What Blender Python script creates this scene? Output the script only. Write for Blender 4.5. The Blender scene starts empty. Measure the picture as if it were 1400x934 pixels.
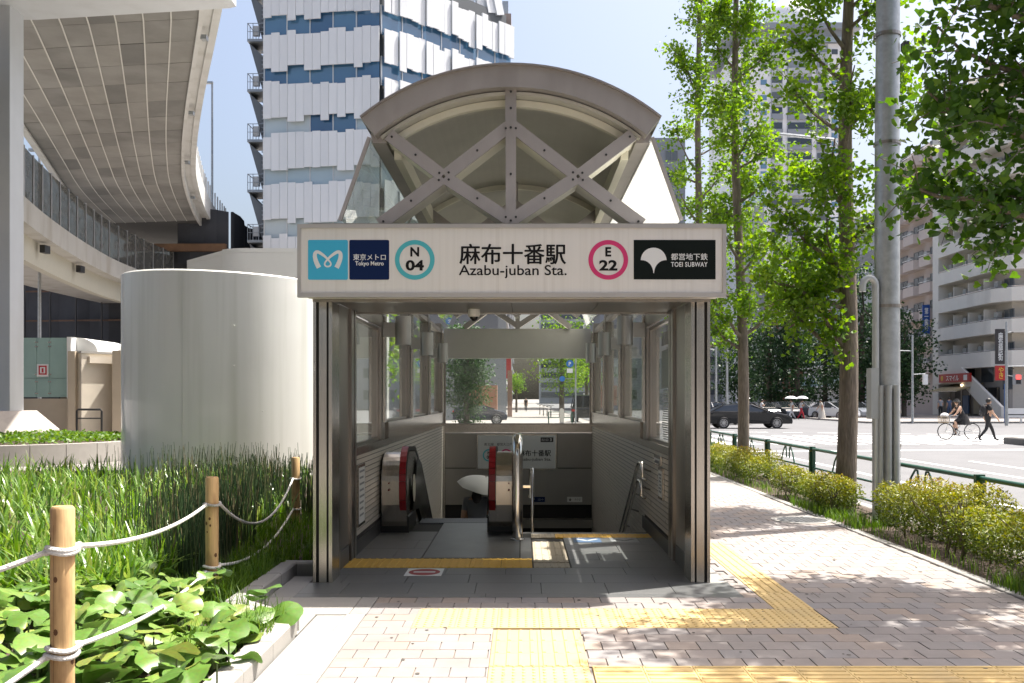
import bpy, bmesh, math, random
import numpy as np
from mathutils import Vector, Matrix
R = math.radians
random.seed(7); rng = np.random.default_rng(7)
S = bpy.context.scene
C = S.collection

# ------------------------------------------------------------------ camera
FPX, VX, VY, EYE = 1300.0, 714.0, 545.0, 1.61
cam_d = bpy.data.cameras.new('camera'); cam = bpy.data.objects.new('camera', cam_d); C.objects.link(cam)
cam.location = (0, 0, EYE); cam.rotation_euler = (R(90), 0, 0)
cam_d.sensor_width = 36; cam_d.lens = FPX/1400*36
cam_d.shift_x = -(VX-700)/1400; cam_d.shift_y = (VY-467)/1400
cam_d.clip_start = 0.1; cam_d.clip_end = 5000
S.camera = cam
# ------------------------------------------------------------------ sky, sun, exposure
SUN = Vector((0.40, 0.19, 1.0)).normalized()
W = bpy.data.worlds.new('World'); S.world = W; W.use_nodes = True
wn = W.node_tree.nodes; wl = W.node_tree.links; wn.clear()
sky = wn.new('ShaderNodeTexSky'); sky.sky_type = 'NISHITA'; sky.sun_disc = False
sky.sun_elevation = math.asin(SUN.z); sky.sun_rotation = math.atan2(SUN.x, SUN.y)
sky.air_density = 1.0; sky.dust_density = 7.0; sky.ozone_density = 1.0
bg = wn.new('ShaderNodeBackground'); bg.inputs[1].default_value = 0.12
wo = wn.new('ShaderNodeOutputWorld')
wl.new(sky.outputs[0], bg.inputs[0]); wl.new(bg.outputs[0], wo.inputs[0])
sd = bpy.data.lights.new('sun', 'SUN'); sd.energy = 4.7; sd.angle = R(0.5); sd.color = (1.0, 0.955, 0.88)
so = bpy.data.objects.new('sun', sd); C.objects.link(so); so.location = (30, 20, 60)
so.rotation_euler = (-SUN).to_track_quat('-Z', 'Y').to_euler()
S.view_settings.view_transform = 'Standard'; S.view_settings.look = 'None'
S.view_settings.exposure = 1.15; S.view_settings.gamma = 1.0; S.view_settings.use_curve_mapping = False
S.cycles.max_bounces = 8; S.cycles.transparent_max_bounces = 24; S.cycles.diffuse_bounces = 4
S.cycles.glossy_bounces = 4; S.cycles.transmission_bounces = 6; S.cycles.sample_clamp_indirect = 8
S.cycles.caustics_reflective = False; S.cycles.caustics_refractive = False

def at(px, py, d):                      # a measured photo position at a known real distance
    return Vector(((px-VX)/FPX*d, d, EYE-(py-VY)/FPX*d))
def gx(px, d): return (px-VX)/FPX*d
def gz(py, d): return EYE-(py-VY)/FPX*d

# ------------------------------------------------------------------ materials
MATS = {}
def mat(name, col=(.5,.5,.5), rough=.6, metal=0., var=0., vscale=4., bump=0., bscale=40., spec=.5, rnd=None,
        stain=None, emit=None, stretch=None, coat=0., aniso=0.):
    if name in MATS: return MATS[name]
    m = bpy.data.materials.new(name); m.use_nodes = True; MATS[name] = m
    nt = m.node_tree; n = nt.nodes; l = nt.links; b = n['Principled BSDF']
    b.inputs['Base Color'].default_value = (*col, 1); b.inputs['Roughness'].default_value = rough
    b.inputs['Metallic'].default_value = metal; b.inputs['Specular IOR Level'].default_value = spec
    if coat: b.inputs['Coat Weight'].default_value = coat
    if aniso: b.inputs['Anisotropic'].default_value = aniso
    if emit: b.inputs['Emission Color'].default_value = (*emit[0], 1); b.inputs['Emission Strength'].default_value = emit[1]
    tc = n.new('ShaderNodeNewGeometry'); mp = n.new('ShaderNodeMapping'); l.new(tc.outputs['Position'], mp.inputs[0])
    if stretch: mp.inputs['Scale'].default_value = stretch
    cur = None
    if rnd:
        oi = n.new('ShaderNodeObjectInfo'); cr = n.new('ShaderNodeValToRGB'); l.new(oi.outputs['Random'], cr.inputs[0])
        e = cr.color_ramp.elements; cr.color_ramp.interpolation = 'LINEAR'
        e[0].color = (*rnd[0], 1); e[1].color = (*rnd[-1], 1); e[1].position = 1
        for i, c in enumerate(rnd[1:-1]):
            x = e.new((i+1)/(len(rnd)-1)); x.color = (*c, 1)
        cur = cr.outputs[0]
    if var:
        nz = n.new('ShaderNodeTexNoise'); nz.inputs['Scale'].default_value = vscale; nz.inputs['Detail'].default_value = 6
        nz.inputs['Roughness'].default_value = .65
        l.new(mp.outputs[0], nz.inputs[0])
        mr = n.new('ShaderNodeMapRange'); mr.inputs[1].default_value = .25; mr.inputs[2].default_value = .75
        mr.inputs[3].default_value = 1-var; mr.inputs[4].default_value = 1+var; l.new(nz.outputs[0], mr.inputs[0])
        mx = n.new('ShaderNodeMix'); mx.data_type = 'RGBA'; mx.blend_type = 'MULTIPLY'; mx.inputs[0].default_value = 1
        if cur: l.new(cur, mx.inputs[6])
        else: mx.inputs[6].default_value = (*col, 1)
        l.new(mr.outputs[0], mx.inputs[7]); cur = mx.outputs[2]
        rr = n.new('ShaderNodeMapRange'); rr.inputs[3].default_value = max(.02, rough-.08); rr.inputs[4].default_value = min(1, rough+.08)
        l.new(nz.outputs[0], rr.inputs[0]); l.new(rr.outputs[0], b.inputs['Roughness'])
    if stain:                            # (colour, scale, amount, stretch)
        mp2 = n.new('ShaderNodeMapping'); l.new(tc.outputs['Position'], mp2.inputs[0]); mp2.inputs['Scale'].default_value = stain[3]
        nz2 = n.new('ShaderNodeTexNoise'); nz2.inputs['Scale'].default_value = stain[1]; nz2.inputs['Detail'].default_value = 8
        l.new(mp2.outputs[0], nz2.inputs[0])
        mr2 = n.new('ShaderNodeMapRange'); mr2.inputs[1].default_value = .5; mr2.inputs[2].default_value = .72
        mr2.inputs[3].default_value = 0; mr2.inputs[4].default_value = stain[2]; l.new(nz2.outputs[0], mr2.inputs[0])
        mx2 = n.new('ShaderNodeMix'); mx2.data_type = 'RGBA'; l.new(mr2.outputs[0], mx2.inputs[0])
        if cur: l.new(cur, mx2.inputs[6])
        else: mx2.inputs[6].default_value = (*col, 1)
        mx2.inputs[7].default_value = (*stain[0], 1); cur = mx2.outputs[2]
    if cur: l.new(cur, b.inputs['Base Color'])
    if bump:
        nb = n.new('ShaderNodeTexNoise'); nb.inputs['Scale'].default_value = bscale; nb.inputs['Detail'].default_value = 5
        l.new(mp.outputs[0], nb.inputs[0])
        bp = n.new('ShaderNodeBump'); bp.inputs['Strength'].default_value = bump; bp.inputs['Distance'].default_value = .02
        l.new(nb.outputs[0], bp.inputs['Height']); l.new(bp.outputs[0], b.inputs['Normal'])
    return m

def leafmat(name, cols, trans=.45, rough=.45, spec=.35):
    m = bpy.data.materials.new(name); m.use_nodes = True; MATS[name] = m
    nt = m.node_tree; n = nt.nodes; l = nt.links; b = n['Principled BSDF']; out = n['Material Output']
    a = n.new('ShaderNodeAttribute'); a.attribute_name = 'tint'
    cr = n.new('ShaderNodeValToRGB'); e = cr.color_ramp.elements
    e[0].color = (*cols[0], 1); e[1].color = (*cols[-1], 1)
    for i, c in enumerate(cols[1:-1]):
        x = e.new((i+1)/(len(cols)-1)); x.color = (*c, 1)
    l.new(a.outputs['Fac'], cr.inputs[0]); l.new(cr.outputs[0], b.inputs['Base Color'])
    b.inputs['Roughness'].default_value = rough; b.inputs['Specular IOR Level'].default_value = spec
    t = n.new('ShaderNodeBsdfTranslucent')
    hs = n.new('ShaderNodeHueSaturation'); hs.inputs['Hue'].default_value = .485; hs.inputs['Saturation'].default_value = 1.15; hs.inputs['Value'].default_value = 1.5
    l.new(cr.outputs[0], hs.inputs['Color']); l.new(hs.outputs[0], t.inputs[0])
    mx = n.new('ShaderNodeMixShader'); mx.inputs[0].default_value = trans
    l.new(b.outputs[0], mx.inputs[1]); l.new(t.outputs[0], mx.inputs[2]); l.new(mx.outputs[0], out.inputs[0])
    return m

def glass(name, tint=(.9,.95,.93), refl=1.0, dirt=0., dirtcol=(.7,.74,.68), dscale=3., trans=0.):
    if name in MATS: return MATS[name]
    m = bpy.data.materials.new(name); m.use_nodes = True; MATS[name] = m
    nt = m.node_tree; n = nt.nodes; l = nt.links; n.remove(n['Principled BSDF']); out = n['Material Output']
    tr = n.new('ShaderNodeBsdfTransparent'); tr.inputs[0].default_value = (*tint, 1)
    gl = n.new('ShaderNodeBsdfGlossy'); gl.inputs['Roughness'].default_value = .02
    fr = n.new('ShaderNodeFresnel'); fr.inputs[0].default_value = 1.5
    mu = n.new('ShaderNodeMath'); mu.operation = 'MULTIPLY'; mu.inputs[1].default_value = refl; mu.use_clamp = True
    ge = n.new('ShaderNodeNewGeometry'); ib = n.new('ShaderNodeMapRange'); ib.inputs[3].default_value = 1.5; ib.inputs[4].default_value = 1/1.5
    l.new(ge.outputs['Backfacing'], ib.inputs[0]); l.new(ib.outputs[0], fr.inputs[0])   # a thin sheet reflects alike from both sides
    l.new(fr.outputs[0], mu.inputs[0])
    base = tr.outputs[0]
    if dirt:
        df = n.new('ShaderNodeBsdfDiffuse'); df.inputs[0].default_value = (*dirtcol, 1)
        tl = n.new('ShaderNodeBsdfTranslucent'); tl.inputs[0].default_value = (*dirtcol, 1)
        m1 = n.new('ShaderNodeMixShader'); m1.inputs[0].default_value = trans; l.new(df.outputs[0], m1.inputs[1]); l.new(tl.outputs[0], m1.inputs[2])
        tc = n.new('ShaderNodeTexCoord'); nz = n.new('ShaderNodeTexNoise'); nz.inputs['Scale'].default_value = dscale; nz.inputs['Detail'].default_value = 7
        l.new(tc.outputs['Object'], nz.inputs[0])
        mr = n.new('ShaderNodeMapRange'); mr.inputs[1].default_value = .3; mr.inputs[2].default_value = .7
        mr.inputs[3].default_value = dirt*.6; mr.inputs[4].default_value = min(1, dirt*1.4); l.new(nz.outputs[0], mr.inputs[0])
        m2 = n.new('ShaderNodeMixShader'); l.new(mr.outputs[0], m2.inputs[0]); l.new(base, m2.inputs[1]); l.new(m1.outputs[0], m2.inputs[2]); base = m2.outputs[0]
    mx = n.new('ShaderNodeMixShader'); l.new(mu.outputs[0], mx.inputs[0]); l.new(base, mx.inputs[1]); l.new(gl.outputs[0], mx.inputs[2])
    l.new(mx.outputs[0], out.inputs[0])
    return m

# ------------------------------------------------------------------ mesh helpers
WL = {}                                  # world location of each object's origin (unrotated parents)
def link(o, parent=None, label=None, cat=None, group=None, kind=None):
    C.objects.link(o)
    if parent is not None: o.parent = parent
    if label: o['label'] = label
    if cat: o['category'] = cat
    if group: o['group'] = group
    if kind: o['kind'] = kind
    return o
def thing(name, label, cat, loc=(0,0,0), rz=0, group=None):
    o = bpy.data.objects.new(name, None); o.empty_display_size = .1
    link(o, None, label, cat, group); o.location = loc; o.rotation_euler = (0,0,rz)
    WL[o] = Vector(loc); return o

class MB:
    def __init__(s): s.v = []; s.f = []; s.m = []
    def add(s, vs, fs, mi=0):
        k = len(s.v); s.v.extend(tuple(v) for v in vs)
        for f in fs: s.f.append(tuple(i+k for i in f)); s.m.append(mi)
        return s
    def box(s, x0, x1, y0, y1, z0, z1, mi=0):
        v = [(x0,y0,z0),(x1,y0,z0),(x1,y1,z0),(x0,y1,z0),(x0,y0,z1),(x1,y0,z1),(x1,y1,z1),(x0,y1,z1)]
        return s.add(v, [(3,2,1,0),(4,5,6,7),(0,1,5,4),(1,2,6,5),(2,3,7,6),(3,0,4,7)], mi)
    def cbox(s, x0, x1, y0, y1, z0, z1, c=.01, mi=0):   # top edges chamfered
        v = [(x0,y0,z0),(x1,y0,z0),(x1,y1,z0),(x0,y1,z0),(x0,y0,z1-c),(x1,y0,z1-c),(x1,y1,z1-c),(x0,y1,z1-c),
             (x0+c,y0+c,z1),(x1-c,y0+c,z1),(x1-c,y1-c,z1),(x0+c,y1-c,z1)]
        return s.add(v, [(0,1,5,4),(1,2,6,5),(2,3,7,6),(3,0,4,7),(4,5,9,8),(5,6,10,9),(6,7,11,10),(7,4,8,11),(8,9,10,11),(3,2,1,0)], mi)
    def fbox(s, O, u, a0, a1, d0, d1, z0, z1, mi=0):     # along u, outward normal n = u rotated -90 deg
        u = Vector((u[0], u[1], 0)).normalized(); n = Vector((u.y, -u.x, 0)); O = Vector(O)
        v = []
        for z in (z0, z1):
            for a, d in ((a0,d1),(a1,d1),(a1,d0),(a0,d0)):
                p = O+u*a+n*d; v.append((p.x, p.y, O.z+z))
        return s.add(v, [(3,2,1,0),(4,5,6,7),(0,1,5,4),(1,2,6,5),(2,3,7,6),(3,0,4,7)], mi)
    def beam(s, p, q, w, h, up=(0,0,1), mi=0):
        p = Vector(p); q = Vector(q); t = (q-p).normalized(); up = Vector(up)
        a = t.cross(up)
        if a.length < 1e-4: a = t.cross(Vector((1,0,0)))
        a.normalize(); b = a.cross(t).normalized()
        v = []
        for c in (p, q):
            for i, j in ((-1,-1),(1,-1),(1,1),(-1,1)): v.append(c+a*(i*w/2)+b*(j*h/2))
        return s.add(v, [(3,2,1,0),(4,5,6,7),(0,1,5,4),(1,2,6,5),(2,3,7,6),(3,0,4,7)], mi)
    def tube(s, pts, r, n=8, mi=0, caps=True, closed=False):
        P = [Vector(p) for p in pts]; rs = r if isinstance(r, (list, tuple)) else [r]*len(P)
        N = len(P); k = len(s.v); up = None
        for i, p in enumerate(P):
            if closed: t = P[(i+1) % N]-P[i-1]
            else: t = P[min(i+1, N-1)]-P[max(i-1, 0)]
            t = t.normalized() if t.length > 1e-9 else Vector((0,0,1))
            if up is None:
                up = Vector((0,0,1)) if abs(t.z) < .9 else Vector((1,0,0))
            a = t.cross(up)
            if a.length < 1e-5: a = t.cross(Vector((0,1,0)))
            a.normalize(); b = a.cross(t).normalized(); up = b
            for j in range(n):
                an = 2*math.pi*j/n; s.v.append(tuple(p+a*(math.cos(an)*rs[i])+b*(math.sin(an)*rs[i])))
        for i in range(N if closed else N-1):
            i2 = (i+1) % N
            for j in range(n):
                s.f.append((k+i*n+j, k+i*n+(j+1) % n, k+i2*n+(j+1) % n, k+i2*n+j)); s.m.append(mi)
        if caps and not closed:
            s.f.append(tuple(k+j for j in range(n))[::-1]); s.m.append(mi)
            s.f.append(tuple(k+(N-1)*n+j for j in range(n))); s.m.append(mi)
        return s
    def prism(s, poly, axis, a, b, mi=0, caps=True):     # 2-D polygon swept along an axis
        n = len(poly)
        def mk(p, t):
            return {'x': (t, p[0], p[1]), 'y': (p[0], t, p[1]), 'z': (p[0], p[1], t)}[axis]
        v = [mk(p, a) for p in poly]+[mk(p, b) for p in poly]
        f = [(i, (i+1) % n, n+(i+1) % n, n+i) for i in range(n)]
        if caps: f += [tuple(range(n))[::-1], tuple(range(n, 2*n))]
        return s.add(v, f, mi)
    def lathe(s, prof, n=24, c=(0,0,0), mi=0, a0=0, a1=2*math.pi):
        full = abs(a1-a0-2*math.pi) < 1e-6; m = n if full else n+1; k = len(s.v)
        for r, z in prof:
            for j in range(m):
                an = a0+(a1-a0)*j/n; s.v.append((c[0]+r*math.cos(an), c[1]+r*math.sin(an), c[2]+z))
        for i in range(len(prof)-1):
            for j in range(n):
                s.f.append((k+i*m+j, k+i*m+(j+1) % m, k+(i+1)*m+(j+1) % m, k+(i+1)*m+j)); s.m.append(mi)
        return s
    def sphere(s, c, r, n=10, m=7, mi=0, sc=(1,1,1)):
        k = len(s.v)
        for i in range(m+1):
            th = math.pi*i/m
            for j in range(n):
                ph = 2*math.pi*j/n
                s.v.append((c[0]+r*sc[0]*math.sin(th)*math.cos(ph), c[1]+r*sc[1]*math.sin(th)*math.sin(ph), c[2]+r*sc[2]*math.cos(th)))
        for i in range(m):
            for j in range(n):
                s.f.append((k+i*n+j, k+(i+1)*n+j, k+(i+1)*n+(j+1) % n, k+i*n+(j+1) % n)); s.m.append(mi)
        return s
    def xform(s, M):
        s.v = [tuple(M @ Vector(v)) for v in s.v]; return s
    def mesh(s, name, mats, off=(0,0,0), smooth=False):
        me = bpy.data.meshes.new(name)
        v = np.array(s.v, dtype=float)-np.array(off, dtype=float) if len(s.v) else np.zeros((0,3))
        me.from_pydata(v.tolist(), [], s.f)
        mats = mats if isinstance(mats, (list, tuple)) else [mats]
        for m in mats: me.materials.append(m)
        if len(mats) > 1: me.polygons.foreach_set('material_index', s.m)
        me.update()
        bm = bmesh.new(); bm.from_mesh(me); bmesh.ops.recalc_face_normals(bm, faces=bm.faces); bm.to_mesh(me); bm.free()
        if smooth:
            me.polygons.foreach_set('use_smooth', [True]*len(me.polygons))
            try: me.set_sharp_from_angle(angle=R(smooth if smooth is not True else 40))
            except Exception: pass
        return me
    def build(s, name, mats, parent=None, label=None, cat=None, group=None, kind=None, smooth=False, origin=None):
        if parent is not None: off = WL.get(parent, Vector((0,0,0)))
        elif origin is not None: off = Vector(origin)
        else: off = Vector((0,0,0))
        o = bpy.data.objects.new(name, s.mesh(name, mats, off, smooth))
        link(o, parent, label, cat, group, kind)
        if parent is None: o.location = off
        WL[o] = Vector(off); return o
def inst(name, me, parent, loc, rz=0, label=None, scale=None, cat=None, group=None, kind=None, rx=0, ry=0):
    o = bpy.data.objects.new(name, me); link(o, parent, label, cat, group, kind)
    o.location = Vector(loc)-(WL.get(parent, Vector((0,0,0))) if parent else Vector((0,0,0)))
    o.rotation_euler = (rx, ry, rz)
    if scale is not None: o.scale = scale
    WL[o] = Vector(loc); return o
def copy_tree(o, parent=None):
    c = o.copy(); C.objects.link(c); c.parent = parent; WL[c] = WL.get(o, Vector((0,0,0)))
    for ch in list(o.children): copy_tree(ch, c)
    return c

def text_mesh(body, w=None, h=None, bold=0.0, ext=.0006, align='CENTER', vertical=False, spacing=1.0):
    cu = bpy.data.curves.new('lettering', 'FONT'); cu.body = '\n'.join(body) if vertical else body
    cu.size = 1; cu.offset = bold; cu.extrude = 0; cu.align_x = 'CENTER'; cu.resolution_u = 4
    cu.space_line = .78 if vertical else .8; cu.space_character = spacing
    o = bpy.data.objects.new('lettering', cu); C.objects.link(o)
    dg = bpy.context.evaluated_depsgraph_get(); dg.update()
    me = bpy.data.meshes.new_from_object(o.evaluated_get(dg)); bpy.data.objects.remove(o)
    co = np.zeros(len(me.vertices)*3); me.vertices.foreach_get('co', co); co = co.reshape(-1, 3)
    if len(co) == 0: return me
    mn = co.min(0); mxx = co.max(0); sz = mxx-mn; ctr = (mn+mxx)/2
    sx = w/sz[0] if w else None; sy = h/sz[1] if h else None
    sx = sx or sy; sy = sy or sx
    out = np.zeros_like(co); out[:,0] = (co[:,0]-ctr[0])*sx; out[:,2] = (co[:,1]-ctr[1])*sy; out[:,1] = 0
    me.vertices.foreach_set('co', out.ravel()); me.update(); return me
def text(body, parent, loc, m, w=None, h=None, bold=0., rz=0, name='lettering', vertical=False, rx=0, spacing=1.0):
    cjk = any(ord(c) > 0x2000 for c in body)
    me = text_mesh(body, w, h, 0 if cjk else bold, vertical=vertical, spacing=spacing)
    if cjk and bold:                      # heavier strokes: the same glyphs three times, a hair apart
        co = np.zeros(len(me.vertices)*3); me.vertices.foreach_get('co', co); co = co.reshape(-1, 3)
        hh = (co[:,2].max()-co[:,2].min())/(len(body) if vertical else 1); d = bold*hh*1.1
        fs = [tuple(p.vertices) for p in me.polygons]; b = MB()
        for k, (dx, dz) in enumerate(((-d,0),(d,0),(0,-d*.7),(0,d*.7))): b.add(co+np.array([dx, -k*.00008, dz]), fs)
        me = bpy.data.meshes.new('lettering'); me.from_pydata(b.v, [], b.f)
    me.materials.clear(); me.materials.append(m)
    return inst(name, me, parent, loc, rz, rx=rx)

# ------------------------------------------------------------------ leaves
def rand_unit(n):
    v = rng.normal(size=(n,3)); return v/np.linalg.norm(v, axis=1, keepdims=True)
LEAF4 = (np.array([[0,0,0],[.42,.5,.10],[0,1,0],[-.42,.5,.10]]), [(0,1,2),(0,2,3)])
FAN = (np.array([[0,0,0],[.5,.62,.12],[.3,.95,.03],[.04,.86,-.02],[-.3,.95,.05],[-.5,.6,.12]]), [(0,1,2,3),(0,3,4,5)])
LANCE = (np.array([[0,0,0],[.2,.45,.06],[0,1,-.04],[-.2,.45,.06]]), [(0,1,2),(0,2,3)])
def leaves(name, P, size, m, parent, tmpl=LEAF4, up=.6, label=None, kind=None, tint=None, dirs=None):
    n = len(P); V, F = tmpl; k = len(V)
    nz = rand_unit(n)+np.array([0,0,up]); nz /= np.linalg.norm(nz, axis=1, keepdims=True)
    t = rand_unit(n) if dirs is None else dirs+0.5*rand_unit(n)
    t -= nz*(t*nz).sum(1, keepdims=True); t /= np.linalg.norm(t, axis=1, keepdims=True)+1e-9
    b = np.cross(t, nz)
    sz = np.asarray(size)*np.ones(n); sz = sz*rng.uniform(.7, 1.25, n)
    co = P[:,None,:]+sz[:,None,None]*(V[None,:,0:1]*b[:,None,:]+V[None,:,1:2]*t[:,None,:]+V[None,:,2:3]*nz[:,None,:])
    return raw_mesh(name, co.reshape(-1,3), F, n, k, m, parent, label, kind, tint)
def raw_mesh(name, co, F, n, k, m, parent, label=None, kind=None, tint=None, smooth=False):
    off = np.array(WL.get(parent, Vector((0,0,0)))) if parent is not None else np.zeros(3)
    me = bpy.data.meshes.new(name)
    loops = np.concatenate([np.array(f) for f in F]); lens = np.array([len(f) for f in F])
    nl = len(loops)
    li = (loops[None,:]+k*np.arange(n)[:,None]).ravel(); st = np.concatenate([[0], np.cumsum(np.tile(lens, n))[:-1]])
    me.vertices.add(len(co)); me.vertices.foreach_set('co', (co-off).ravel())
    me.loops.add(len(li)); me.loops.foreach_set('vertex_index', li.astype(np.int32))
    me.polygons.add(len(st)); me.polygons.foreach_set('loop_start', st.astype(np.int32))
    me.update(calc_edges=True)
    a = me.attributes.new('tint', 'FLOAT', 'POINT')
    tv = rng.random(n) if tint is None else np.asarray(tint)
    a.data.foreach_set('value', np.repeat(tv, k).astype(np.float32))
    me.materials.append(m)
    if smooth: me.polygons.foreach_set('use_smooth', np.ones(len(st), dtype=bool))
    me.validate()
    o = bpy.data.objects.new(name, me); link(o, parent, label, None, None, kind)
    WL[o] = Vector(off); return o
# ------------------------------------------------------------------ palette
asphalt = mat('asphalt', (.135,.136,.142), .85, var=.14, vscale=.6, bump=.3, bscale=120, stain=((.115,.115,.12),.5,.6,(1,.12,1)))
paving_far = mat('paving_far', (.27,.25,.235), .85, var=.10, vscale=1.5, bump=.1, bscale=60)
bedding = mat('bedding_sand', (.25,.23,.22), .95, var=.2, vscale=30)
paver_m = mat('paver_concrete', (.4,.38,.36), .82, var=.09, vscale=9, bump=.12, bscale=220,
              rnd=[(.262,.242,.234),(.29,.258,.242),(.262,.248,.248),(.335,.27,.225),(.275,.255,.248),(.31,.26,.236)], stain=((.175,.16,.15),1.6,.45,(1,1,1)))
granite = mat('granite_floor', (.2,.2,.2), .42, var=.10, vscale=60, bump=.03, bscale=200, rnd=[(.118,.12,.12),(.148,.148,.145),(.132,.132,.134)])
conc = mat('concrete', (.30,.29,.275), .8, var=.10, vscale=3, bump=.15, bscale=60, stain=((.3,.29,.26),2.0,.35,(1,1,.3)))
conc_lt = mat('concrete_light', (.35,.335,.31), .8, var=.08, vscale=5, bump=.12, bscale=90)
tactile_m = mat('tactile_yellow', (.60,.44,.19), .7, var=.07, vscale=14, bump=.05, bscale=200, rnd=[(.57,.415,.18),(.63,.46,.20),(.60,.445,.21)], stain=((.40,.32,.20),3,.45,(1,1,1)))
tactile_in = mat('tactile_yellow_inside', (.72,.43,.06), .55, var=.10, vscale=20)
tactile_bg = mat('tactile_beige', (.46,.40,.30), .6, var=.08, vscale=20)
white_line = mat('road_paint', (.74,.74,.73), .7, var=.12, vscale=6, stain=((.35,.35,.35),5,.5,(1,1,1)))
soil = mat('soil', (.07,.05,.035), .95, var=.4, vscale=12, bump=.6, bscale=30)
steel = mat('stainless', (.50,.465,.42), .24, 1.0, var=.08, vscale=2.5, stretch=(14,14,.6), bump=.015, bscale=60)
steel_dk = mat('stainless_brown', (.31,.285,.26), .30, 1.0, var=.10, vscale=2.5, stretch=(10,10,.8))
steel_pol = mat('stainless_polished', (.66,.64,.61), .12, 1.0)
steel_panel = mat('stainless_panel', (.33,.315,.29), .42, 1.0, var=.10, vscale=1.2, stretch=(1,1,.5))
groove = mat('dark_groove', (.012,.011,.010), .7)
black_rub = mat('black_rubber', (.015,.015,.015), .5)
dk_metal = mat('dark_metal', (.05,.05,.052), .4, .6)
galv = mat('galvanised', (.40,.42,.43), .42, .75, var=.22, vscale=9, bump=.02, bscale=50)
white_pt = mat('white_paint', (.80,.80,.78), .45, var=.03, vscale=4)
# ------------------------------------------------------------------ ground, road, pavements
g = MB()
for x0,x1,y0,y1 in ((-900,-1.72,-200,2000),(1.52,900,-200,2000),(-1.72,1.52,-200,11),(-1.72,1.52,21,2000)):
    g.add([(x0,y0,-.16),(x1,y0,-.16),(x1,y1,-.16),(x0,y1,-.16)], [(0,1,2,3)])
g.build('ground', paving_far, kind='structure')
rd = MB()
rd.add([(5.25,-40,-.12),(37,-40,-.12),(37,400,-.12),(5.25,400,-.12)], [(0,1,2,3)])
rd.add([(37,-40,-.12),(140,-40,-.12),(140,66,-.12),(37,66,-.12)], [(0,1,2,3)])
road = rd.build('road', asphalt, kind='structure')
zl = -.115
def mark(name, q): MB().add([(x,y,zl) for x,y in q], [(0,1,2,3)]).build(name, white_line, road)
for i in range(19):
    x = 6.6+i*.98; mark('zebra_stripe', [(x,35.6),(x+.47,35.6),(x+.62,44.6),(x+.15,44.6)])
for x, y0, y1 in ((7.85,-10,29.5),(10.85,-10,29.5),(12.35,23.2,26.2),(12.35,14,20),(16.0,-10,29.5)):
    mark('lane_line', [(x-.075,y0),(x+.075,y0),(x+.075,y1),(x-.075,y1)])
mark('stop_line', [(6.0,30.6),(19,32.2),(19,32.65),(6,31.05)])
for i in range(9):
    x = 8.5+i*1.6; y = 50-.55*i; mark('guide_dash', [(x,y),(x+.9,y-.3),(x+.9,y-.05),(x,y+.25)])
# pavement slab round the stairwell
sw = MB()
for x0,x1,y0,y1 in ((-1.5,4.02,2,7.70),(1.80,4.02,7.70,16.0)):
    sw.add([(x0,y0,-.012),(x1,y0,-.012),(x1,y1,-.012),(x0,y1,-.012)], [(0,1,2,3)])
sidewalk = sw.build('sidewalk', bedding, kind='structure')
sf = MB()
for x0,x1,y0,y1 in ((1.80,4.02,16.0,21.2),(-3.2,4.02,21.2,400),(-60,-3.2,19.0,400),(-1.5,5.1,-30,2)):
    sf.add([(x0,y0,-.002),(x1,y0,-.002),(x1,y1,-.002),(x0,y1,-.002)], [(0,1,2,3)])
sf.build('far_paving', paving_far, sidewalk)
BANDS = ((-.781,2.231,6.669,7.271),(-.201,.401,5.119,6.669),(.401,3.121,5.119,5.721),(1.929,2.231,7.271,10.571))
pv = []
yy = 4.9; row = 0
while yy < 15.98:
    off = (row % 2)*.105
    x = -1.16-.21+off
    while x < 4.02:
        x0, x1 = max(x, -1.16), min(x+.206, 4.0); x += .21
        if x1-x0 < .03: continue
        y0, y1 = yy, min(yy+.196, 15.98)
        cx, cy = (x0+x1)/2, (y0+y1)/2
        if cy > 7.70 and x1 < 1.815: continue
        if y1 > 7.70: x0 = max(x0, 1.80) if cy > 7.70 else x0
        q = [(x0,x1,y0,y1 if not (y1 > 7.70 and cx < 1.80) else 7.70)]
        for bx0,bx1,by0,by1 in BANDS:         # cut the paver round the tactile bands
            nq = []
            for (a0,a1,c0,c1) in q:
                if a1 <= bx0 or a0 >= bx1 or c1 <= by0 or c0 >= by1: nq.append((a0,a1,c0,c1)); continue
                if a0 < bx0: nq.append((a0,bx0,c0,c1))
                if a1 > bx1: nq.append((bx1,a1,c0,c1))
                m0, m1 = max(a0,bx0), min(a1,bx1)
                if c0 < by0: nq.append((m0,m1,c0,by0))
                if c1 > by1: nq.append((m0,m1,by1,c1))
            q = nq
        for (a0,a1,c0,c1) in q:
            if a1-a0 > .012 and c1-c0 > .012: pv.append((a0+.0012, a1-.0012, c0+.0012, c1-.0012))
    yy += .2; row += 1
pv.sort(key=lambda p: abs((p[0]+p[1])/2)*.4+(p[2]+p[3])/2)
PAVE = {}
rest = MB()
vis = [p for p in pv if p[3] > 5.15 and (p[0]/p[3] < .53)]
for i, (x0,x1,y0,y1) in enumerate(vis):
    dz = rng.normal()*.0008
    if i < 300:
        k = (round(x1-x0, 3), round(y1-y0, 3))
        if k not in PAVE:
            PAVE[k] = MB().cbox(-k[0]/2, k[0]/2, -k[1]/2, k[1]/2, -.012, 0, .0015).mesh('paver', paver_m)
        inst('paver', PAVE[k], sidewalk, ((x0+x1)/2, (y0+y1)/2, dz))
    else:
        rest.cbox(x0,x1,y0,y1,-.012,dz,.0015, mi=rng.integers(4))
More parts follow.
